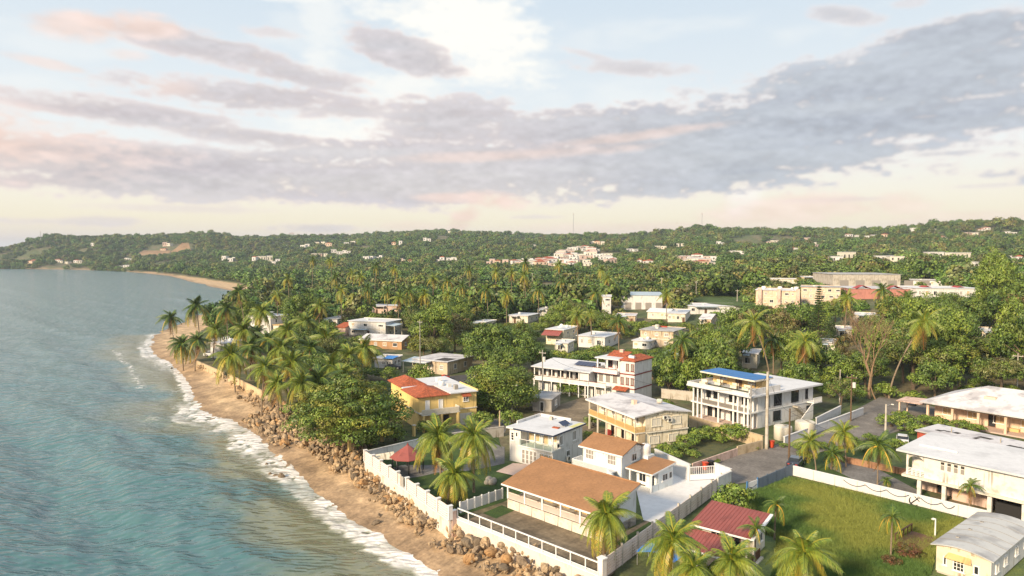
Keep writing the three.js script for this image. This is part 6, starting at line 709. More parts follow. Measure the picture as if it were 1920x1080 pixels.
{ const a = at(1315, 560, 10), p = ground(1338, 562); const g = new THREE.CircleGeometry(1, 24).rotateX(-Math.PI / 2), m = structure('sports_field', g, M.lawn); m.position.set(p.x, p.y + 1.5, p.z); m.scale.set(22, 1, 70); keep(1300, 1392, 528, 575, -p.z); keep(1608, 1672, 600, 740, 146); keep(1660, 1720, 650, 735, 148); keep(1715, 1760, 590, 640, 150); keep(1392, 1440, 590, 660, 167); keep(1488, 1530, 625, 665, 157); }
{ const c = []; [[1275, 572], [1290, 569], [1310, 566], [1330, 570], [1350, 566], [1372, 572]].forEach(([px, py], i) => car(`parked car in the strip before the sports field, ${['first', 'second', 'third', 'fourth', 'fifth', 'last'][i]} from the left`, px, py, 10 + i * 12, i % 3 ? M.carwhite : M.cardark)); }

// ---------------------------------------------------------------- hero plants
{ // mango: a dense round crown
  const P = treeProto(401, { R: 7.2, H: 13, top: 0.6, n: 210, per: 150, leaf: 0.42, cr: 1.75, tint: [...GREEN.mid, ...GREEN.fresh, GREEN.dark[1], GREEN.gold[3], GREEN.gold[1]], base: 0.45 }), c = at(935, 776, 3);
  putTree(P, c.x, c.z - 3, 0.98, 20, 'mango_tree', 'big round mango tree between the yellow house and the gallery building', undefined, 0.8);
  // sea almond: wide tiers over the rocks
  const r = rng(402), tiers = []; for (const [y, R, n, off] of [[4.6, 6.5, 26, 0], [6.4, 9.6, 50, 1], [8.2, 9.8, 56, 2], [10, 8.2, 44, 1], [11.8, 5.4, 26, 0.5], [13.0, 2.6, 10, 0]]) for (let i = 0; i < n; i++) { const f = i * 2.39996 + off, k = Math.sqrt((i + 0.5) / n) * (0.9 + 0.3 * r()); tiers.push({ c: V(Math.cos(f) * R * k, y + (r() - 0.5) * 1.2 - k * 0.5, Math.sin(f) * R * k), a: 1.35 + r() * 0.5, b: 0.65 + r() * 0.3 }); }
  const P2 = { crown: crown(r, tiers, 150, 0.46, [...GREEN.gold, ...GREEN.mid, GREEN.fresh[0], GREEN.fresh[1], GREEN.dark[1]], 0.55), trunk: limbs(r, 3.4, tiers, 0.42, 22), bark: M.palebark }, a = at(672, 846, 3);
  putTree(P2, a.x - 2.2, a.z - 3, 0.94, 0, 'almond_tree', 'wide spreading sea almond tree overhanging the beach rocks');
  // bare grey tree
  const rb = rng(403), list = [], grow = (p, d, l, rad, k) => { const q = p.clone().addScaledVector(d, l), m = p.clone().lerp(q, 0.5).add(V((rb() - 0.5) * l * 0.12, 0, (rb() - 0.5) * l * 0.12)); list.push(tube([p, m, q], [rad, rad * 0.85, rad * 0.7], k > 3 ? 6 : 4)); if (k <= 0) return; const n = 2 + (rb() < 0.5 ? 1 : 0); for (let i = 0; i < n; i++) grow(q, d.clone().add(V((rb() - 0.5) * 1.3, 0.15 + rb() * 0.2, (rb() - 0.5) * 1.3)).normalize(), l * (0.66 + rb() * 0.18), rad * 0.6, k - 1); };
  grow(V(0, -0.3, 0), V(0.03, 1, 0).normalize(), 5.2, 0.34, 7); const b = ground(1630, 748), o = thing('bare_tree', 'leafless pale tree with fine upright branches at the street bend', 'tree', b.x, b.y, b.z); o.scale.setScalar(1.0); add(o, 'trunk', mergeGeometries(list), M.palebark); const rt = []; list.length = 0; grow(V(1.2, -0.3, 0.5), V(-0.35, 0.9, 0).normalize(), 3.4, 0.16, 4); add(o, 'side_trunk', mergeGeometries(list), M.palebark);
  // norfolk pine
  const rp = rng(404), L = new Leaves(), br = [tube([V(0, -0.3, 0), V(0, 17, 0)], [0.28, 0.03], 7)]; for (let i = 0; i < 26; i++) { const y = 2.5 + i * 0.55, R = lerp(3.4, 0.3, i / 25); for (let k = 0; k < 7; k++) { const f = k * 0.898 + i * 0.5, e = V(Math.cos(f) * R, y + R * 0.1, Math.sin(f) * R); br.push(tube([V(0, y, 0), e], [0.05, 0.015], 4)); for (let s = 0; s < 26; s++) { const t = 0.15 + 0.85 * rp(), q = V(0, y, 0).lerp(e, t); q.add(V((rp() - 0.5) * 0.5, (rp() - 0.3) * 0.3, (rp() - 0.5) * 0.5)); const g = GREEN.dark[s % 3]; L.leaf(q, V(0, 1, 0), 0.42, g.map((c) => c * (0.8 + rp() * 0.7)), rp, 0.4); } } }
  const pp = depthAt(1534, 630, 205), pine = thing('norfolk_pine', 'tall narrow dark conifer in front of the peach apartment block', 'tree', pp.x, land(pp.x, pp.z), pp.z); add(pine, 'trunk', mergeGeometries(br), M.trunk); add(pine, 'crown', L.geo(), LEAF); pine.scale.setScalar(1.25);
}
// palms near the camera: crown column, row, distance, frond length
const near = [[852, 892, 86, 3.4, 'leaning palm on the lawn nearest the white panel fence', 0.9], [888, 822, 90, 3.7, 'tall palm on the lawn beside the white house', 0], [822, 822, 95, 3.7, 'palm on the lawn right of the red gazebo', -0.3], [1137, 968, 70, 3.3, 'broad low palm in the yard before the brown roof', 0.2], [1262, 1016, 60, 2.9, 'palm above the blue tarpaulin at the lower edge', 0.4], [1372, 1052, 58, 2.7, 'palm below the red metal porch roof', 0.1], [1508, 1040, 59, 3.0, 'palm at the lower edge in front of the grass field', 0.2], [1300, 1066, 57, 2.4, 'partly cut off palm between the tarpaulin palm and red roof palm', 0]];
near.forEach(([px, py, D, len, label, lx], i) => palm('garden_palm', label, 'garden palms by the sea wall', depthAt(px, py, D), 500 + i, { len, n: 34, lx, lz: 0.2, r0: 0.16 }));
const small = [[1455, 946, 1452, 1012, 1.75, 'small slim palm on the grass beside the red roof'], [1673, 970, 1670, 1048, 1.6, 'young palm with a ringed stem on the middle of the grass field'], [1819, 912, 1817, 970, 1.5, 'small palm before the arched house wall'], [1417, 992, 1415, 1058, 1.7, 'twin stemmed small palm at the red roofed porch'], [1520, 830, 1530, 884, 2.5, 'bushy palm leaning by the anchor wall corner'], [1562, 852, 1558, 880, 2.3, 'low bushy palm between its two taller neighbours'], [1582, 812, 1586, 876, 2.7, 'bushy palm nearer the driveway wall'], [1647, 838, 1645, 912, 2.8, 'dark feathery palm standing alone by the driveway'], [1662, 902, 1662, 912, 1.0, 'tiny fan palm at the foot of the driveway palm']];
small.forEach(([cx, cy, bx_, by, len, label], i) => { const b = at(bx_, by, 3), D = -b.z, t = depthAt(cx, cy, D); palm('small_palm', label, 'small palms round the grass field', t, 560 + i, { len, n: i > 3 ? 20 : 13, lx: t.x - b.x, lz: t.z - b.z, kind: i === 4 || i === 6 ? '' : 'deep', r0: 0.1, nuts: false }); });
// the coast grove
const coast = [[321, 597, 222, 3.6], [368, 575, 236, 3.8], [371, 640, 196, 3.7], [341, 646, 200, 3.4], [425, 580, 226, 3.9], [447, 548, 262, 3.8], [458, 622, 190, 3.8], [490, 588, 214, 3.6], [433, 668, 164, 3.9], [503, 640, 176, 3.8], [540, 622, 186, 3.8], [497, 692, 142, 3.7], [548, 682, 150, 3.7], [584, 655, 170, 3.8], [612, 640, 182, 3.7], [565, 722, 134, 3.5], [528, 655, 168, 3.8], [470, 655, 172, 3.7], [622, 690, 152, 3.8], [656, 668, 164, 3.7], [684, 655, 176, 3.6], [598, 718, 138, 3.6], [575, 605, 206, 3.7], [640, 706, 144, 3.5], [520, 720, 136, 3.0], [480, 628, 194, 3.6], [405, 620, 205, 3.4]];
coast.forEach(([px, py, D, len], i) => { const r = rng(600 + i), l = i < 2 || i === 5 ? 1.2 : 0; palm('coast_palm', i < 6 ? ['lone dark palm farthest out over the water', 'tall palm with golden skirt against the sea', 'dense palm by the pickup', 'short palm at the tip of the sandy point', 'tall palm before the beach villa, seen against the far sea', 'dark palm standing tallest behind the beach villa'][i] : 'golden green coconut palm in the crowded coast grove', i < 6 ? 'palms on the sandy point' : 'coconut palms of the coast grove', depthAt(px, py, D), 600 + i, { len: len * (1.1 + 0.3 * r()), n: 24 + (i * 5) % 9, lx: -l + (r() - 0.5) * 2.5, lz: (r() - 0.5) * 2, kind: i < 6 || i % 4 === 1 ? 'deep' : '', r0: 0.18 }); });
// palms standing farther inland
const inland = [[660, 513, 360], [677, 520, 350], [690, 543, 300], [727, 547, 292], [750, 560, 280], [767, 547, 288], [797, 553, 284], [812, 523, 330], [840, 527, 330], [840, 553, 290], [867, 537, 310], [913, 543, 300], [950, 553, 285], [960, 513, 350], [985, 493, 380], [983, 517, 350], [1048, 497, 390], [1055, 527, 340], [1128, 507, 380], [1140, 523, 350], [1117, 550, 300], [540, 523, 330], [520, 553, 270], [580, 553, 275], [587, 487, 430], [620, 490, 430], [630, 520, 350], [640, 545, 290], [600, 575, 240], [705, 500, 420], [740, 505, 400], [880, 505, 400], [1010, 545, 300], [930, 510, 380], [1590, 560, 230], [1700, 560, 240], [1860, 545, 250], [1250, 555, 290], [1655, 545, 260]];
inland.forEach(([px, py, D], i) => farPalm('golden tipped coconut palm rising above the wooded belt', 'palms above the wooded belt', depthAt(px, py, D), i % 7 === 3 ? 2 : i, 4.0 + (i % 3) * 0.3, (i % 5 - 2) * 0.5));
[[1413, 606, 168, 4.6, 0, 1444, 'large golden palm left of the bare tree, trunk leaning behind the canopy house', 1.8], [1733, 604, 150, 4.6, 1, 1668, 'golden palm with a long slanting trunk right of the bare tree', 2], [1510, 642, 158, 4.2, 0, 1506, 'full golden green palm just behind the canopy house stairs', 1.6], [1083, 592, 225, 3.8, 0, 1083, 'bright lime royal palm above the white flat house', 1.6], [1107, 588, 235, 3.2, 1, 1109, 'thin palm just right of the royal palm', 1.6], [1160, 604, 212, 4.0, 2, 1160, 'dark drooping palm in front of the tan house', 1.6], [1280, 640, 160, 4.0, 2, 1282, 'dark palm left of the canopy house', 1.6], [1352, 655, 158, 3.6, 2, 1350, 'dark palm crown behind the blue canopy', 1.6], [1450, 640, 175, 3.6, 2, 1450, 'dark palm between the golden palms', 1.6]].forEach(([px, py, D, len, k, foot, label, bend], i) => { const t = depthAt(px, py, D), f = depthAt(foot, 700, D); palm('tall_palm', label, undefined, t, 700 + i, { len, n: 22, lx: t.x - f.x, lz: 0, kind: k === 2 ? 'deep' : '', r0: 0.2 }); });
// shrubs and hedges round the plots
const RB = { ...SHRUB, crown: crown(rng(130), dome(rng(131), 1.5, 1.7, 0.3, 20, 0.5), 60, 0.3, [[0.13, 0.055, 0.025], [0.09, 0.08, 0.025], [0.15, 0.065, 0.03]], 0.3) };
function shrub(px, py, s, label, sy = 1, p = SHRUB, y = 3) { const c = at(px, py, y); putTree(p, c.x, c.z, s, px * 7 % 360, 'shrub', label, undefined, sy); }
shrub(1376, 962, 1.45, 'round glossy shrub at the corner of the red metal roof', 1.15); shrub(1703, 1046, 0.8, 'dark red leaved shrub beside the wooden deck', 0.9, RB); shrub(1670, 1062, 0.55, 'orange leaved planting round the foot of the young palm', 1.1, RB);
[[1250, 855, 1.1], [1275, 848, 1.0], [1262, 862, 0.9], [1290, 838, 1.2], [1310, 828, 1.3], [1325, 818, 1.1], [1240, 868, 0.7], [1350, 830, 0.7], [1300, 858, 0.7]].forEach(([px, py, s], i) => shrub(px, py, s, `leafy shrub on the vacant plot, ${['second', 'fourth', 'third', 'fifth', 'seventh', 'eighth', 'first', 'last', 'sixth'][i]} counting from the water tank`, 0.8));
[[1735, 796, 1.0], [1760, 802, 1.1], [1700, 808, 1.2], [1722, 816, 1.1], [1752, 818, 0.9], [1668, 800, 1.2], [1800, 806, 1.0], [1830, 812, 0.9], [1690, 790, 1.1]].forEach(([px, py, s], i) => shrub(px, py, s, `dark green shrub in the bed before the hipped roof porch, ${['fifth', 'seventh', 'third', 'fourth', 'sixth', 'first', 'eighth', 'last', 'second'][i]} from the street`, 0.85));
[[1075, 742, 1.3, 'shrub at the gate between gallery building and tall house'], [1060, 738, 1.2, 'shrub beside the grey shed'], [958, 800, 1.4, 'shrub at the back corner of the white house'], [1250, 770, 1.0, 'shrub against the cream balcony house'], [690, 838, 1.1, 'shrub behind the gazebo under the almond tree'], [740, 828, 1.2, 'hedge plant below the yellow house'], [800, 812, 1.0, 'hedge plant by the yellow house column'], [905, 800, 1.3, 'shrub below the mango tree on the lane side'], [1510, 862, 0.7, 'bush at the anchor wall corner palms'], [1110, 800, 0.9, 'bush behind the white house under the balcony'], [1105, 825, 0.7, 'bush between white house and gable house'], [1600, 752, 1.6, 'shrub at the foot of the bare tree'], [1660, 745, 1.5, 'shrub right of the bare tree trunk'], [1555, 745, 1.5, 'shrub behind the outside stairs']].forEach(([px, py, s, l]) => shrub(px, py, s, l));

[[1500, 846, 0.8], [1540, 842, 0.7], [1600, 838, 0.9], [1625, 846, 0.8], [1570, 848, 0.6], [1650, 850, 0.9], [1680, 842, 1.0], [1630, 826, 0.7]].sort((a, b) => a[0] - b[0]).forEach(([px, py, s], i) => shrub(px, py, s, `low bush on the street verge behind the driveway palms, ${['first', 'second', 'third', 'fourth', 'fifth', 'sixth', 'seventh', 'last'][i]} from the left`, 0.8));
[[1395, 846, 0.5], [1410, 843, 0.6], [1340, 868, 0.5], [1470, 838, 0.5]].forEach(([px, py, s], i) => shrub(px, py, s, `weedy tuft along the pink street wall, ${['second', 'third', 'first', 'last'][i]} from the left`, 0.6));

[[1258, 738, 0, 0.85, 'dark tree in the gap between tall house and canopy house'], [1280, 722, 11, 0.8, 'rounded tree just left of the canopy house'], [1300, 700, 5, 0.9, 'tall dark tree behind the left end of the canopy house'], [1345, 690, 9, 0.8, 'fresh green tree behind the blue canopy'], [1246, 716, 1, 0.7, 'mid green tree at the back corner of the tall house'], [905, 762, 6, 0.9, 'small tree tucked under the mango crown on the lane side'], [985, 760, 6, 0.8, 'small tree between the mango and the grey shed'], [1760, 735, 9, 0.9, 'fresh green tree behind the hipped roof carport'], [1870, 700, 8, 0.9, 'wide tree behind the hipped roof ridge']].forEach(([px, py, k, s, l]) => { const p = ground(px, py); putTree(TREES[k], p.x, p.z, s, px % 360, 'garden_tree', l); });
// ---------------------------------------------------------------- far: hillside houses, masts, woods
const HOMES = [];
{
  const kinds = [[M.white, M.roofwhite], [M.ivory, M.roofwhite], [plaster(0.6, 0.46, 0.4), M.roofold], [M.peach, M.tile], [M.white, M.tile], [M.cream, M.roofgrey]];
  const far = (px, py, w, h, k, label, group, cat = 'house') => { const p = ground(px, py), D = -p.z, W = w / FOCAL * D, H = h / FOCAL * D, g = thing('hill_house', label, cat, p.x, p.y - 0.5, p.z, (px * 37 % 40) - 20, group), d = Math.min(W, 12); bx(g, 'wall', kinds[k][0], -W / 2, W / 2, -3, H, -d, 0); if (k === 3 || k === 4) hip(g, 'roof', -W / 2 - 0.5, W / 2 + 0.5, -d - 0.5, 0.5, H, 1.6, kinds[k][1]); else bx(g, 'roof', kinds[k][1], -W / 2 - 0.4, W / 2 + 0.4, H, H + 0.4, -d - 0.4, 0.4); const n = Math.max(1, Math.round(W / 6)); for (let i = 0; i < n; i++) bx(g, 'window', M.dark, -W / 2 + (i + 0.5) * W / n - 0.9, -W / 2 + (i + 0.5) * W / n + 0.9, H * 0.35, H * 0.75, 0, 0.06); HOMES.push([p.x, p.z, W]); keep(px - w / 2, px + w / 2, py - h, py, D); };
  const r = rng(900); const many = (px, py, w, h, k, l, g) => { const n = Math.max(1, Math.round(w / 10)); for (let i = 0; i < n; i++) far(px + (i - (n - 1) / 2) * 10 + (r() - 0.5) * 5, py + (r() - 0.5) * 4, 6 + r() * 6, h * (0.55 + 0.5 * r()), r() < 0.25 ? 2 + Math.floor(r() * 3) : k, l, g); };
  // single houses one can make out: column, foot row, width, height, kind
  [[545, 424 + 20, 14, 7], [175, 462, 12, 6], [313, 462, 16, 8], [305, 470, 14, 6], [430, 490, 34, 10], [490, 490, 40, 11], [515, 494, 16, 9], [105, 490, 14, 6], [145, 492, 20, 6], [240, 487, 16, 5], [232, 502, 22, 4], [118, 495, 22, 5], [60, 492, 16, 5], [572, 464, 20, 7], [605, 460, 26, 8], [655, 458, 20, 7], [640, 476, 40, 9], [600, 480, 30, 8], [745, 460, 20, 7], [800, 452, 24, 8], [842, 436, 14, 6], [920, 440, 12, 6], [1000, 460, 14, 6], [1120, 462, 34, 10], [1100, 470, 24, 8], [700, 486, 44, 8], [760, 492, 30, 7], [835, 490, 40, 8], [930, 496, 36, 9], [1275, 462, 22, 7], [1350, 458, 18, 6], [1385, 474, 26, 9], [1450, 455, 22, 7], [1300, 492, 44, 8], [1515, 452, 14, 6], [1530, 462, 18, 9], [1598, 446, 30, 6], [1632, 446, 22, 7], [1662, 446, 10, 8], [1712, 432, 14, 5], [1750, 432, 14, 5], [1825, 440, 18, 6], [1848, 433, 22, 5], [1895, 438, 16, 5], [1900, 420, 30, 5], [1900, 488, 30, 9], [1830, 500, 34, 11], [1240, 466, 16, 6], [1185, 470, 20, 7], [1210, 496, 26, 8], [1770, 448, 18, 6], [1490, 470, 18, 7]].forEach(([px, py, w, h], i) => many(px, py, w, h, i % 3 === 2 ? 1 : i % 7 === 0 ? 4 : 0, 'small pale house scattered on the wooded hillside', 'scattered hillside houses'));
  // the dense pinkish cluster on the rise in the middle
  for (let i = 0; i < 62; i++) { const t = r(), px = lerp(1030, 1150, t) + (r() - 0.5) * 16, py = 499 - r() * lerp(14, 34, Math.sin(t * Math.PI)); far(px, py, 9 + r() * 13, 5 + r() * 4, Math.floor(r() * 3) * (r() < 0.8 ? 1 : 2) % 6, 'small pink or white house in the dense cluster on the rise', 'houses of the dense hillside cluster'); }
  for (let i = 0; i < 22; i++) far(960 + r() * 80, 488 + r() * 12, 12 + r() * 14, 5 + r() * 3, Math.floor(r() * 5), 'low roof in the band of houses left of the dense cluster', 'roofs left of the cluster');
  for (let i = 0; i < 20; i++) far(1280 + r() * 60, 484 + r() * 14, 10 + r() * 14, 5 + r() * 4, Math.floor(r() * 5), 'low roof in the band of houses right of the dense cluster', 'roofs right of the cluster');
  [[1570, 492, 22, 12], [1592, 490, 26, 18], [1660, 488, 34, 9], [1690, 490, 40, 10], [1755, 484, 28, 12], [1805, 486, 44, 13]].forEach(([px, py, w, h], i) => far(px, py, w, h, i % 2, ['low white block at the left end of the apartment row', 'white apartment tower with stepped roof on the right plain', 'pale apartment slab in the middle of the row', 'longer pale apartment slab next to it on the right', 'white block with two parts on the right rise', 'white apartment block with dark balconies at the right end of the row'][i], 'apartment row on the right plain', 'building'));
  // bare earth cuts on the left hill
  for (const [px, py, w, h, n] of [[290, 478, 60, 9, 'quarry_terrace'], [343, 472, 38, 17, 'hill_scar']]) { const p = ground(px, py), D = -p.z, W = w / FOCAL * D, H = h / FOCAL * D, g = new THREE.PlaneGeometry(W, H * 1.05, 16, 6), q = g.attributes.position; for (let i = 0; i < q.count; i++) { const t = q.getY(i) / H + 0.5; q.setX(i, q.getX(i) * (1 - (w < 50 ? 0.65 : 0.12) * t)); q.setZ(i, -t * 22 + fbm(q.getX(i) * 0.05 + 3, q.getY(i) * 0.1, 3) * 8); } g.computeVertexNormals(); const m = structure(n, g, mat([0.36, 0.24, 0.14], 0.95, { map: T.ground, double: true })); m.position.set(p.x, p.y + H * 0.5 - 1, p.z + 6); keep(px - w / 2, px + w / 2, py - h, py, D); HOMES.push([p.x, p.z, W]); }
  // masts
  for (const [px, base, top, label] of [[1075, 442, 402, 'lattice radio mast on the crest in the middle'], [1316, 430, 402, 'thin radio mast on the wooded knoll'], [76, 450, 436, 'small mast on the headland']]) { const D = table(FAR, px) - 60, b = depthAt(px, base, D), t = depthAt(px, top, D), y0 = land(b.x, b.z), H = t.y - y0, o = thing('radio_mast', label, 'mast', b.x, y0, b.z), l = []; for (const [x, z] of [[-1, -1], [1, -1], [0, 1]]) l.push(tube([V(x * 1.3, 0, z * 1.3), V(x * 0.5, H, z * 0.5)], [0.3, 0.22], 4)); for (let y = 0; y < H; y += 5) l.push(tube([V(-1, y, -1), V(1, y + 5, -1)], [0.12, 0.12], 4), tube([V(1, y, -1), V(0, y + 5, 1)], [0.12, 0.12], 4)); add(o, 'lattice', mergeGeometries(l), M.steel); add(o, 'antenna', tube([V(0, H, 0), V(0, H + 4, 0)], [0.4, 0.2], 5), M.redpaint); }
}
// woods: individual trees where they show largest, one mass beyond
const BUILT = []; scene.traverse((o) => { if (o.parent === scene && o.isGroup && /house|building|hall|villa|block|warehouse|mall|depot|row|tower|carport|pavilion|annex|cabin|shed|cistern|wing/.test(o.name) && !/hill/.test(o.name)) { o.updateMatrixWorld(true); const b = new THREE.Box3().setFromObject(o); BUILT.push(b); } });
const STREETS = [[1340, 905, 1487, 880], [1487, 880, 1740, 790], [1740, 790, 1640, 750]].map(([a, b, c, d]) => [at(a, b, 3), at(c, d, 3)]);
const nearStreet = (x, z) => STREETS.some(([a, b]) => { const dx = b.x - a.x, dz = b.z - a.z, t = clamp(((x - a.x) * dx + (z - a.z) * dz) / (dx * dx + dz * dz)); return Math.hypot(x - a.x - t * dx, z - a.z - t * dz) < 6; });
function proj(x, y, z) { const p = V(x, y - EYE.y, z).applyAxisAngle(V(1, 0, 0), PITCH); return [960 + FOCAL * p.x / -p.z, 540 - FOCAL * p.y / -p.z]; }
function hides(x, y, z, R, H, slack = 0.5) { const D = -z, [cx, top] = proj(x, y + H, z), base = proj(x, y, z)[1], rw = R / D * FOCAL * 0.85; return KEEP.some(([x0, x1, y0, y1, kd]) => kd > D - 4 && kd - D < 260 + kd * 0.2 && cx + rw > x0 && cx - rw < x1 && top < lerp(y1, y0, slack) && base > y0 + 1 && !(top > y1)); }
const inside = (x, z, R) => BUILT.some((b) => x > b.min.x - R && x < b.max.x + R && z > b.min.z - R && z < b.max.z + R);
{ // near houses must stay in sight too
  keep(690, 900, 720, 900, 118); keep(1000, 1240, 662, 760, 145); keep(1100, 1295, 730, 850, 108); keep(1287, 1552, 690, 810, 122); keep(1700, 1920, 722, 960, 110); keep(940, 1110, 765, 900, 98); keep(1390, 1760, 745, 900, 108);
  const r = rng(1000), spots = [];
  for (let D = 118; D < 300; D += 6.2 + (D - 118) * 0.012) for (let px = -30; px < 1960; px += 5.6 / D * FOCAL) { const z = -(D + (r() - 0.5) * 7), x = (px - 960 + (r() - 0.5) * 30) / FOCAL * -z; spots.push([x, z]); }
  let n = 0; const kinds = [0, 1, 1, 2, 2, 3, 4, 5, 6, 6, 7, 8, 8, 9, 9, 9, 10, 11, 11, 1, 9], names = ['dense dark tree', 'mid green tree', 'broad crowned tree', 'upright golden tree', 'golden leaved tree', 'tall dark tree', 'small fresh green tree', 'thin olive tree', 'flat topped wide tree', 'tall fresh green tree', 'dry brownish tree', 'big rounded tree'];
  const zone = (x) => x < -30 ? 'near the coast palms' : x < 30 ? 'in the middle of the wooded belt' : 'on the right of the wooded belt', chosen = [], used = [];
  for (const [x, z] of spots) {
    const s = signed(EDGE, x, z); if (s < 14) continue; const D = -z, px = 960 + FOCAL * x / D; if (px < 1000 && D < 152 && px > 640) continue; if (x < -20 && D < 150) continue; if (px >= 1000 && px < 1250 && D < 168) continue; if (px > 1240 && px < 1290 && D < 128) continue;
    const k = kinds[Math.floor(r() * kinds.length)], p = TREES[k], sc = 0.72 + r() * r() * 0.9, sy = (0.85 + r() * 0.5) * (px > 1240 && D > 132 ? 1.22 : 1), R = p.R * sc, y = land(x, z), H = p.H * sc * sy; if (inside(x, z, R * 0.55) || nearStreet(x, z) || hides(x, y, z, R, H)) { // try a low shrub instead
      if (!inside(x, z, 1.5) && !nearStreet(x, z) && !hides(x, y, z, 2.2, 2.8, 0.15) && r() < 0.5) used.push([x, z, 1.2 + r() * 0.8]); continue; }
    if (chosen.some((c) => Math.hypot(c[0] - x, c[1] - z) < (c[2] + R) * 0.5)) continue; chosen.push([x, z, R, k, sc, sy]);
  }
  chosen.sort((a, b) => a[2] / -a[1] < b[2] / -b[1] ? 1 : -1);
  const extra = chosen.splice(285); console.log('trees', chosen.length, 'more', extra.length, 'shrubs', used.length);
  chosen.forEach(([x, z, R, k, sc, sy], i) => putTree(TREES[k], x, z, sc, (i * 67) % 360, 'broadleaf_tree', `${names[k]} ${zone(x)}`, `${names[k]}s ${zone(x)}`, sy));
  const us = used.slice(0, 260), im = new THREE.InstancedMesh(SHRUB.crown, LEAF, us.length), o = new THREE.Object3D(), c = new THREE.Color(); us.forEach(([x, z, s], i) => { o.position.set(x, land(x, z), z); o.rotation.y = i; o.scale.set(s, s * 0.85, s); o.updateMatrix(); im.setMatrixAt(i, o.matrix); const v = 0.7 + 0.5 * r(); im.setColorAt(i, c.setRGB(v * (0.9 + 0.3 * r()), v, v * 0.9)); }); stuff('undergrowth', 'low leafy undergrowth between houses and trees', im);
  // the mass of woods behind
  const spread = []; for (const e of extra) spread.push([e[0], e[1], e[4], e[3] % 3]);
  for (let D = 292; D < 2400; D += 5.4 + D * 0.0036) for (let px = -60; px < 1990; px += (6.2 + D * 0.003) / D * FOCAL) { const z = -(D + (r() - 0.5) * (7 + D * 0.004)), x = (px - 960 + (r() - 0.5) * 12) / FOCAL * -z; spread.push([x, z, 0.55 + r() * r() * 1.25 + D * 0.00014, Math.floor(r() * 3)]); }
  const low = [[GREEN.dark, 6.0, 26, 26, 1.2, 1200], [[...GREEN.mid, ...GREEN.dark], 5.0, 26, 26, 1.1, 1201], [[...GREEN.olive, ...GREEN.mid, GREEN.gold[1]], 5.4, 24, 26, 1.15, 1202]].map(([t, H, cn, per, leaf, sd]) => { const q = rng(sd); return crown(q, dome(q, 4.4, H, 2.6, cn, 1.6), per, leaf, t, 0.75); });
  const lists = [[], [], []]; let kept = 0;
  for (const [x, z, s, k] of spread) { const e = signed(EDGE, x, z); if (e < 3) continue; const D = -z, y = land(x, z); if (D > table(FAR, 960 + FOCAL * x / D) + 120) continue; if (HOMES.some(([hx, hz, w]) => Math.abs(x - hx) < w * 0.5 + 3 && z < hz + 16 && z > hz - 14)) continue; if (inside(x, z, 2)) continue; const H = 7.4 * s; if (hides(x, y, z, 3.5 * s, H, D > 600 ? 0.3 : 0.2)) continue; const clear = fbm(x * 0.012 + 5, z * 0.012, 3); if (D > 450 && clear > 0.66) continue; lists[k].push([x, y - 0.8, z, s]); kept++; }
  console.log('woods', kept);
  lists.forEach((l, k) => { const m = new THREE.InstancedMesh(low[k], LEAF, l.length); l.forEach(([x, y, z, s], i) => { o.position.set(x, y, z); o.rotation.y = (i * 2.4) % 6.28; o.scale.set(s, s * (0.8 + 0.5 * r()), s); o.updateMatrix(); m.setMatrixAt(i, o.matrix); const v = 0.65 + 0.85 * r(), w = 0.68 + 0.45 * fbm(x * 0.01, z * 0.01, 3) + 0.18 * r(); m.setColorAt(i, c.setRGB(v * w, v, v * (0.8 + 0.4 * r()))); }); stuff('woodland', ['dark evergreen woods covering the plain and hills', 'mixed green woods covering the plain and hills', 'olive toned woods covering the plain and hills'][k], m); });
}
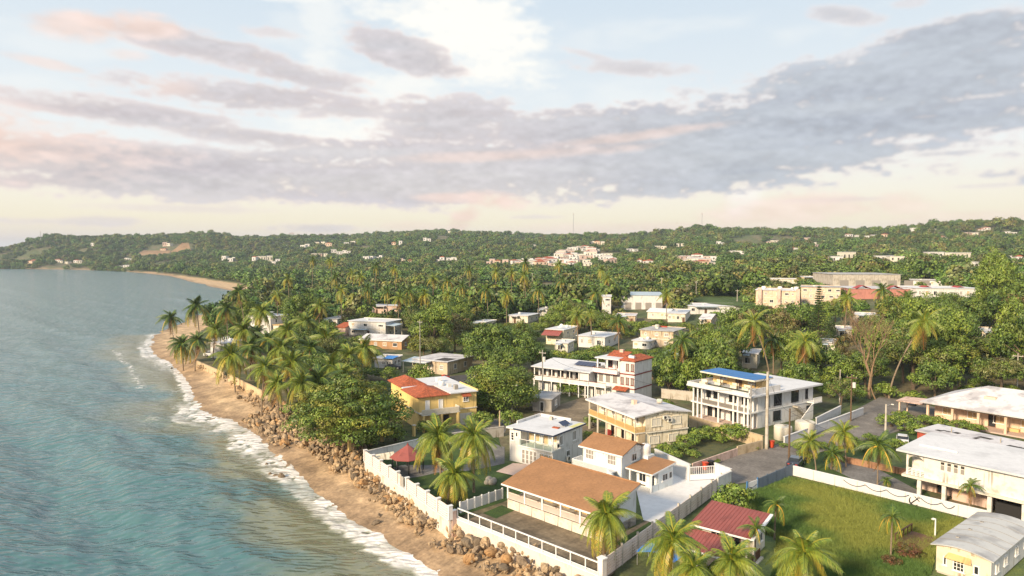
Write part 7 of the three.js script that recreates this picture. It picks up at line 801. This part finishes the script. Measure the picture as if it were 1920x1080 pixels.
// grass blades on the field and lawns
{
  const r = rng(1300), L = new Leaves(); for (let i = 0; i < 9; i++) { const f = r() * 6.28, d = r() * 0.25, h = 0.28 + 0.34 * r(), x = Math.cos(f) * d, z = Math.sin(f) * d, bx0 = (r() - 0.5) * 0.22, bz = (r() - 0.5) * 0.22, v = 0.7 + 0.6 * r(); L.tri(V(x - 0.025, 0, z), V(x + 0.025, 0, z), V(x + bx0, h, z + bz), [0.2 * v, 0.26 * v, 0.07 * v]); }
  const g = L.geo(), poly_ = [[1405, 915], [1487, 897], [1850, 990], [1760, 1010], [1740, 1080], [1600, 1160], [1440, 1160], [1460, 1010], [1380, 985]].map(([a, b]) => at(a, b, 3)), inP = (x, z) => { let c = false; for (let i = 0, j = poly_.length - 1; i < poly_.length; j = i++) { const a = poly_[i], b = poly_[j]; if ((a.z > z) !== (b.z > z) && x < (b.x - a.x) * (z - a.z) / (b.z - a.z) + a.x) c = !c; } return c; };
  const spots = []; const xs = poly_.map((p) => p.x), zs = poly_.map((p) => p.z), X0 = Math.min(...xs), X1 = Math.max(...xs), Z0 = Math.min(...zs), Z1 = Math.max(...zs); for (let i = 0; i < 90000 && spots.length < 30000; i++) { const x = lerp(X0, X1, r()), z = lerp(Z0, Z1, r()); if (inP(x, z) && r() < 0.35 + 0.9 * fbm(x * 0.25, z * 0.25, 3)) spots.push([x, z]); }
  const m = new THREE.InstancedMesh(g, LEAF, spots.length), o = new THREE.Object3D(), c = new THREE.Color(); spots.forEach(([x, z], i) => { const k = fbm(x * 0.22 + 9, z * 0.22, 3), s = 0.6 + k * 0.9; o.position.set(x, 3.03, z); o.rotation.y = r() * 6.28; o.scale.set(1.2, s, 1.2); o.updateMatrix(); m.setMatrixAt(i, o.matrix); const w = smooth(0.35, 0.65, fbm(x * 0.12, z * 0.12 + 40, 3)); c.setRGB(lerp(0.5, 1.25, w), lerp(0.7, 1.08, w), lerp(0.65, 0.9, w)); m.setColorAt(i, c); }); stuff('grass', 'uneven grass covering the open field', m);
}

// trees and palms that look alike are told apart by their order in the row
{
  const sets = {}; scene.children.forEach((o) => { if (o.userData.group && /tree|palm/.test(o.userData.category ?? '')) (sets[o.userData.label] ??= []).push(o); });
  const ord = (n) => n + (n % 100 > 10 && n % 100 < 14 ? 'th' : ['th', 'st', 'nd', 'rd'][n % 10] ?? 'th');
  for (const l of Object.values(sets)) if (l.length > 1) l.sort((a, b) => a.position.x / -a.position.z - b.position.x / -b.position.z).forEach((o, i) => { o.userData.label += `, ${ord(i + 1)} from the left`; });
}
renderer.render(scene, camera);
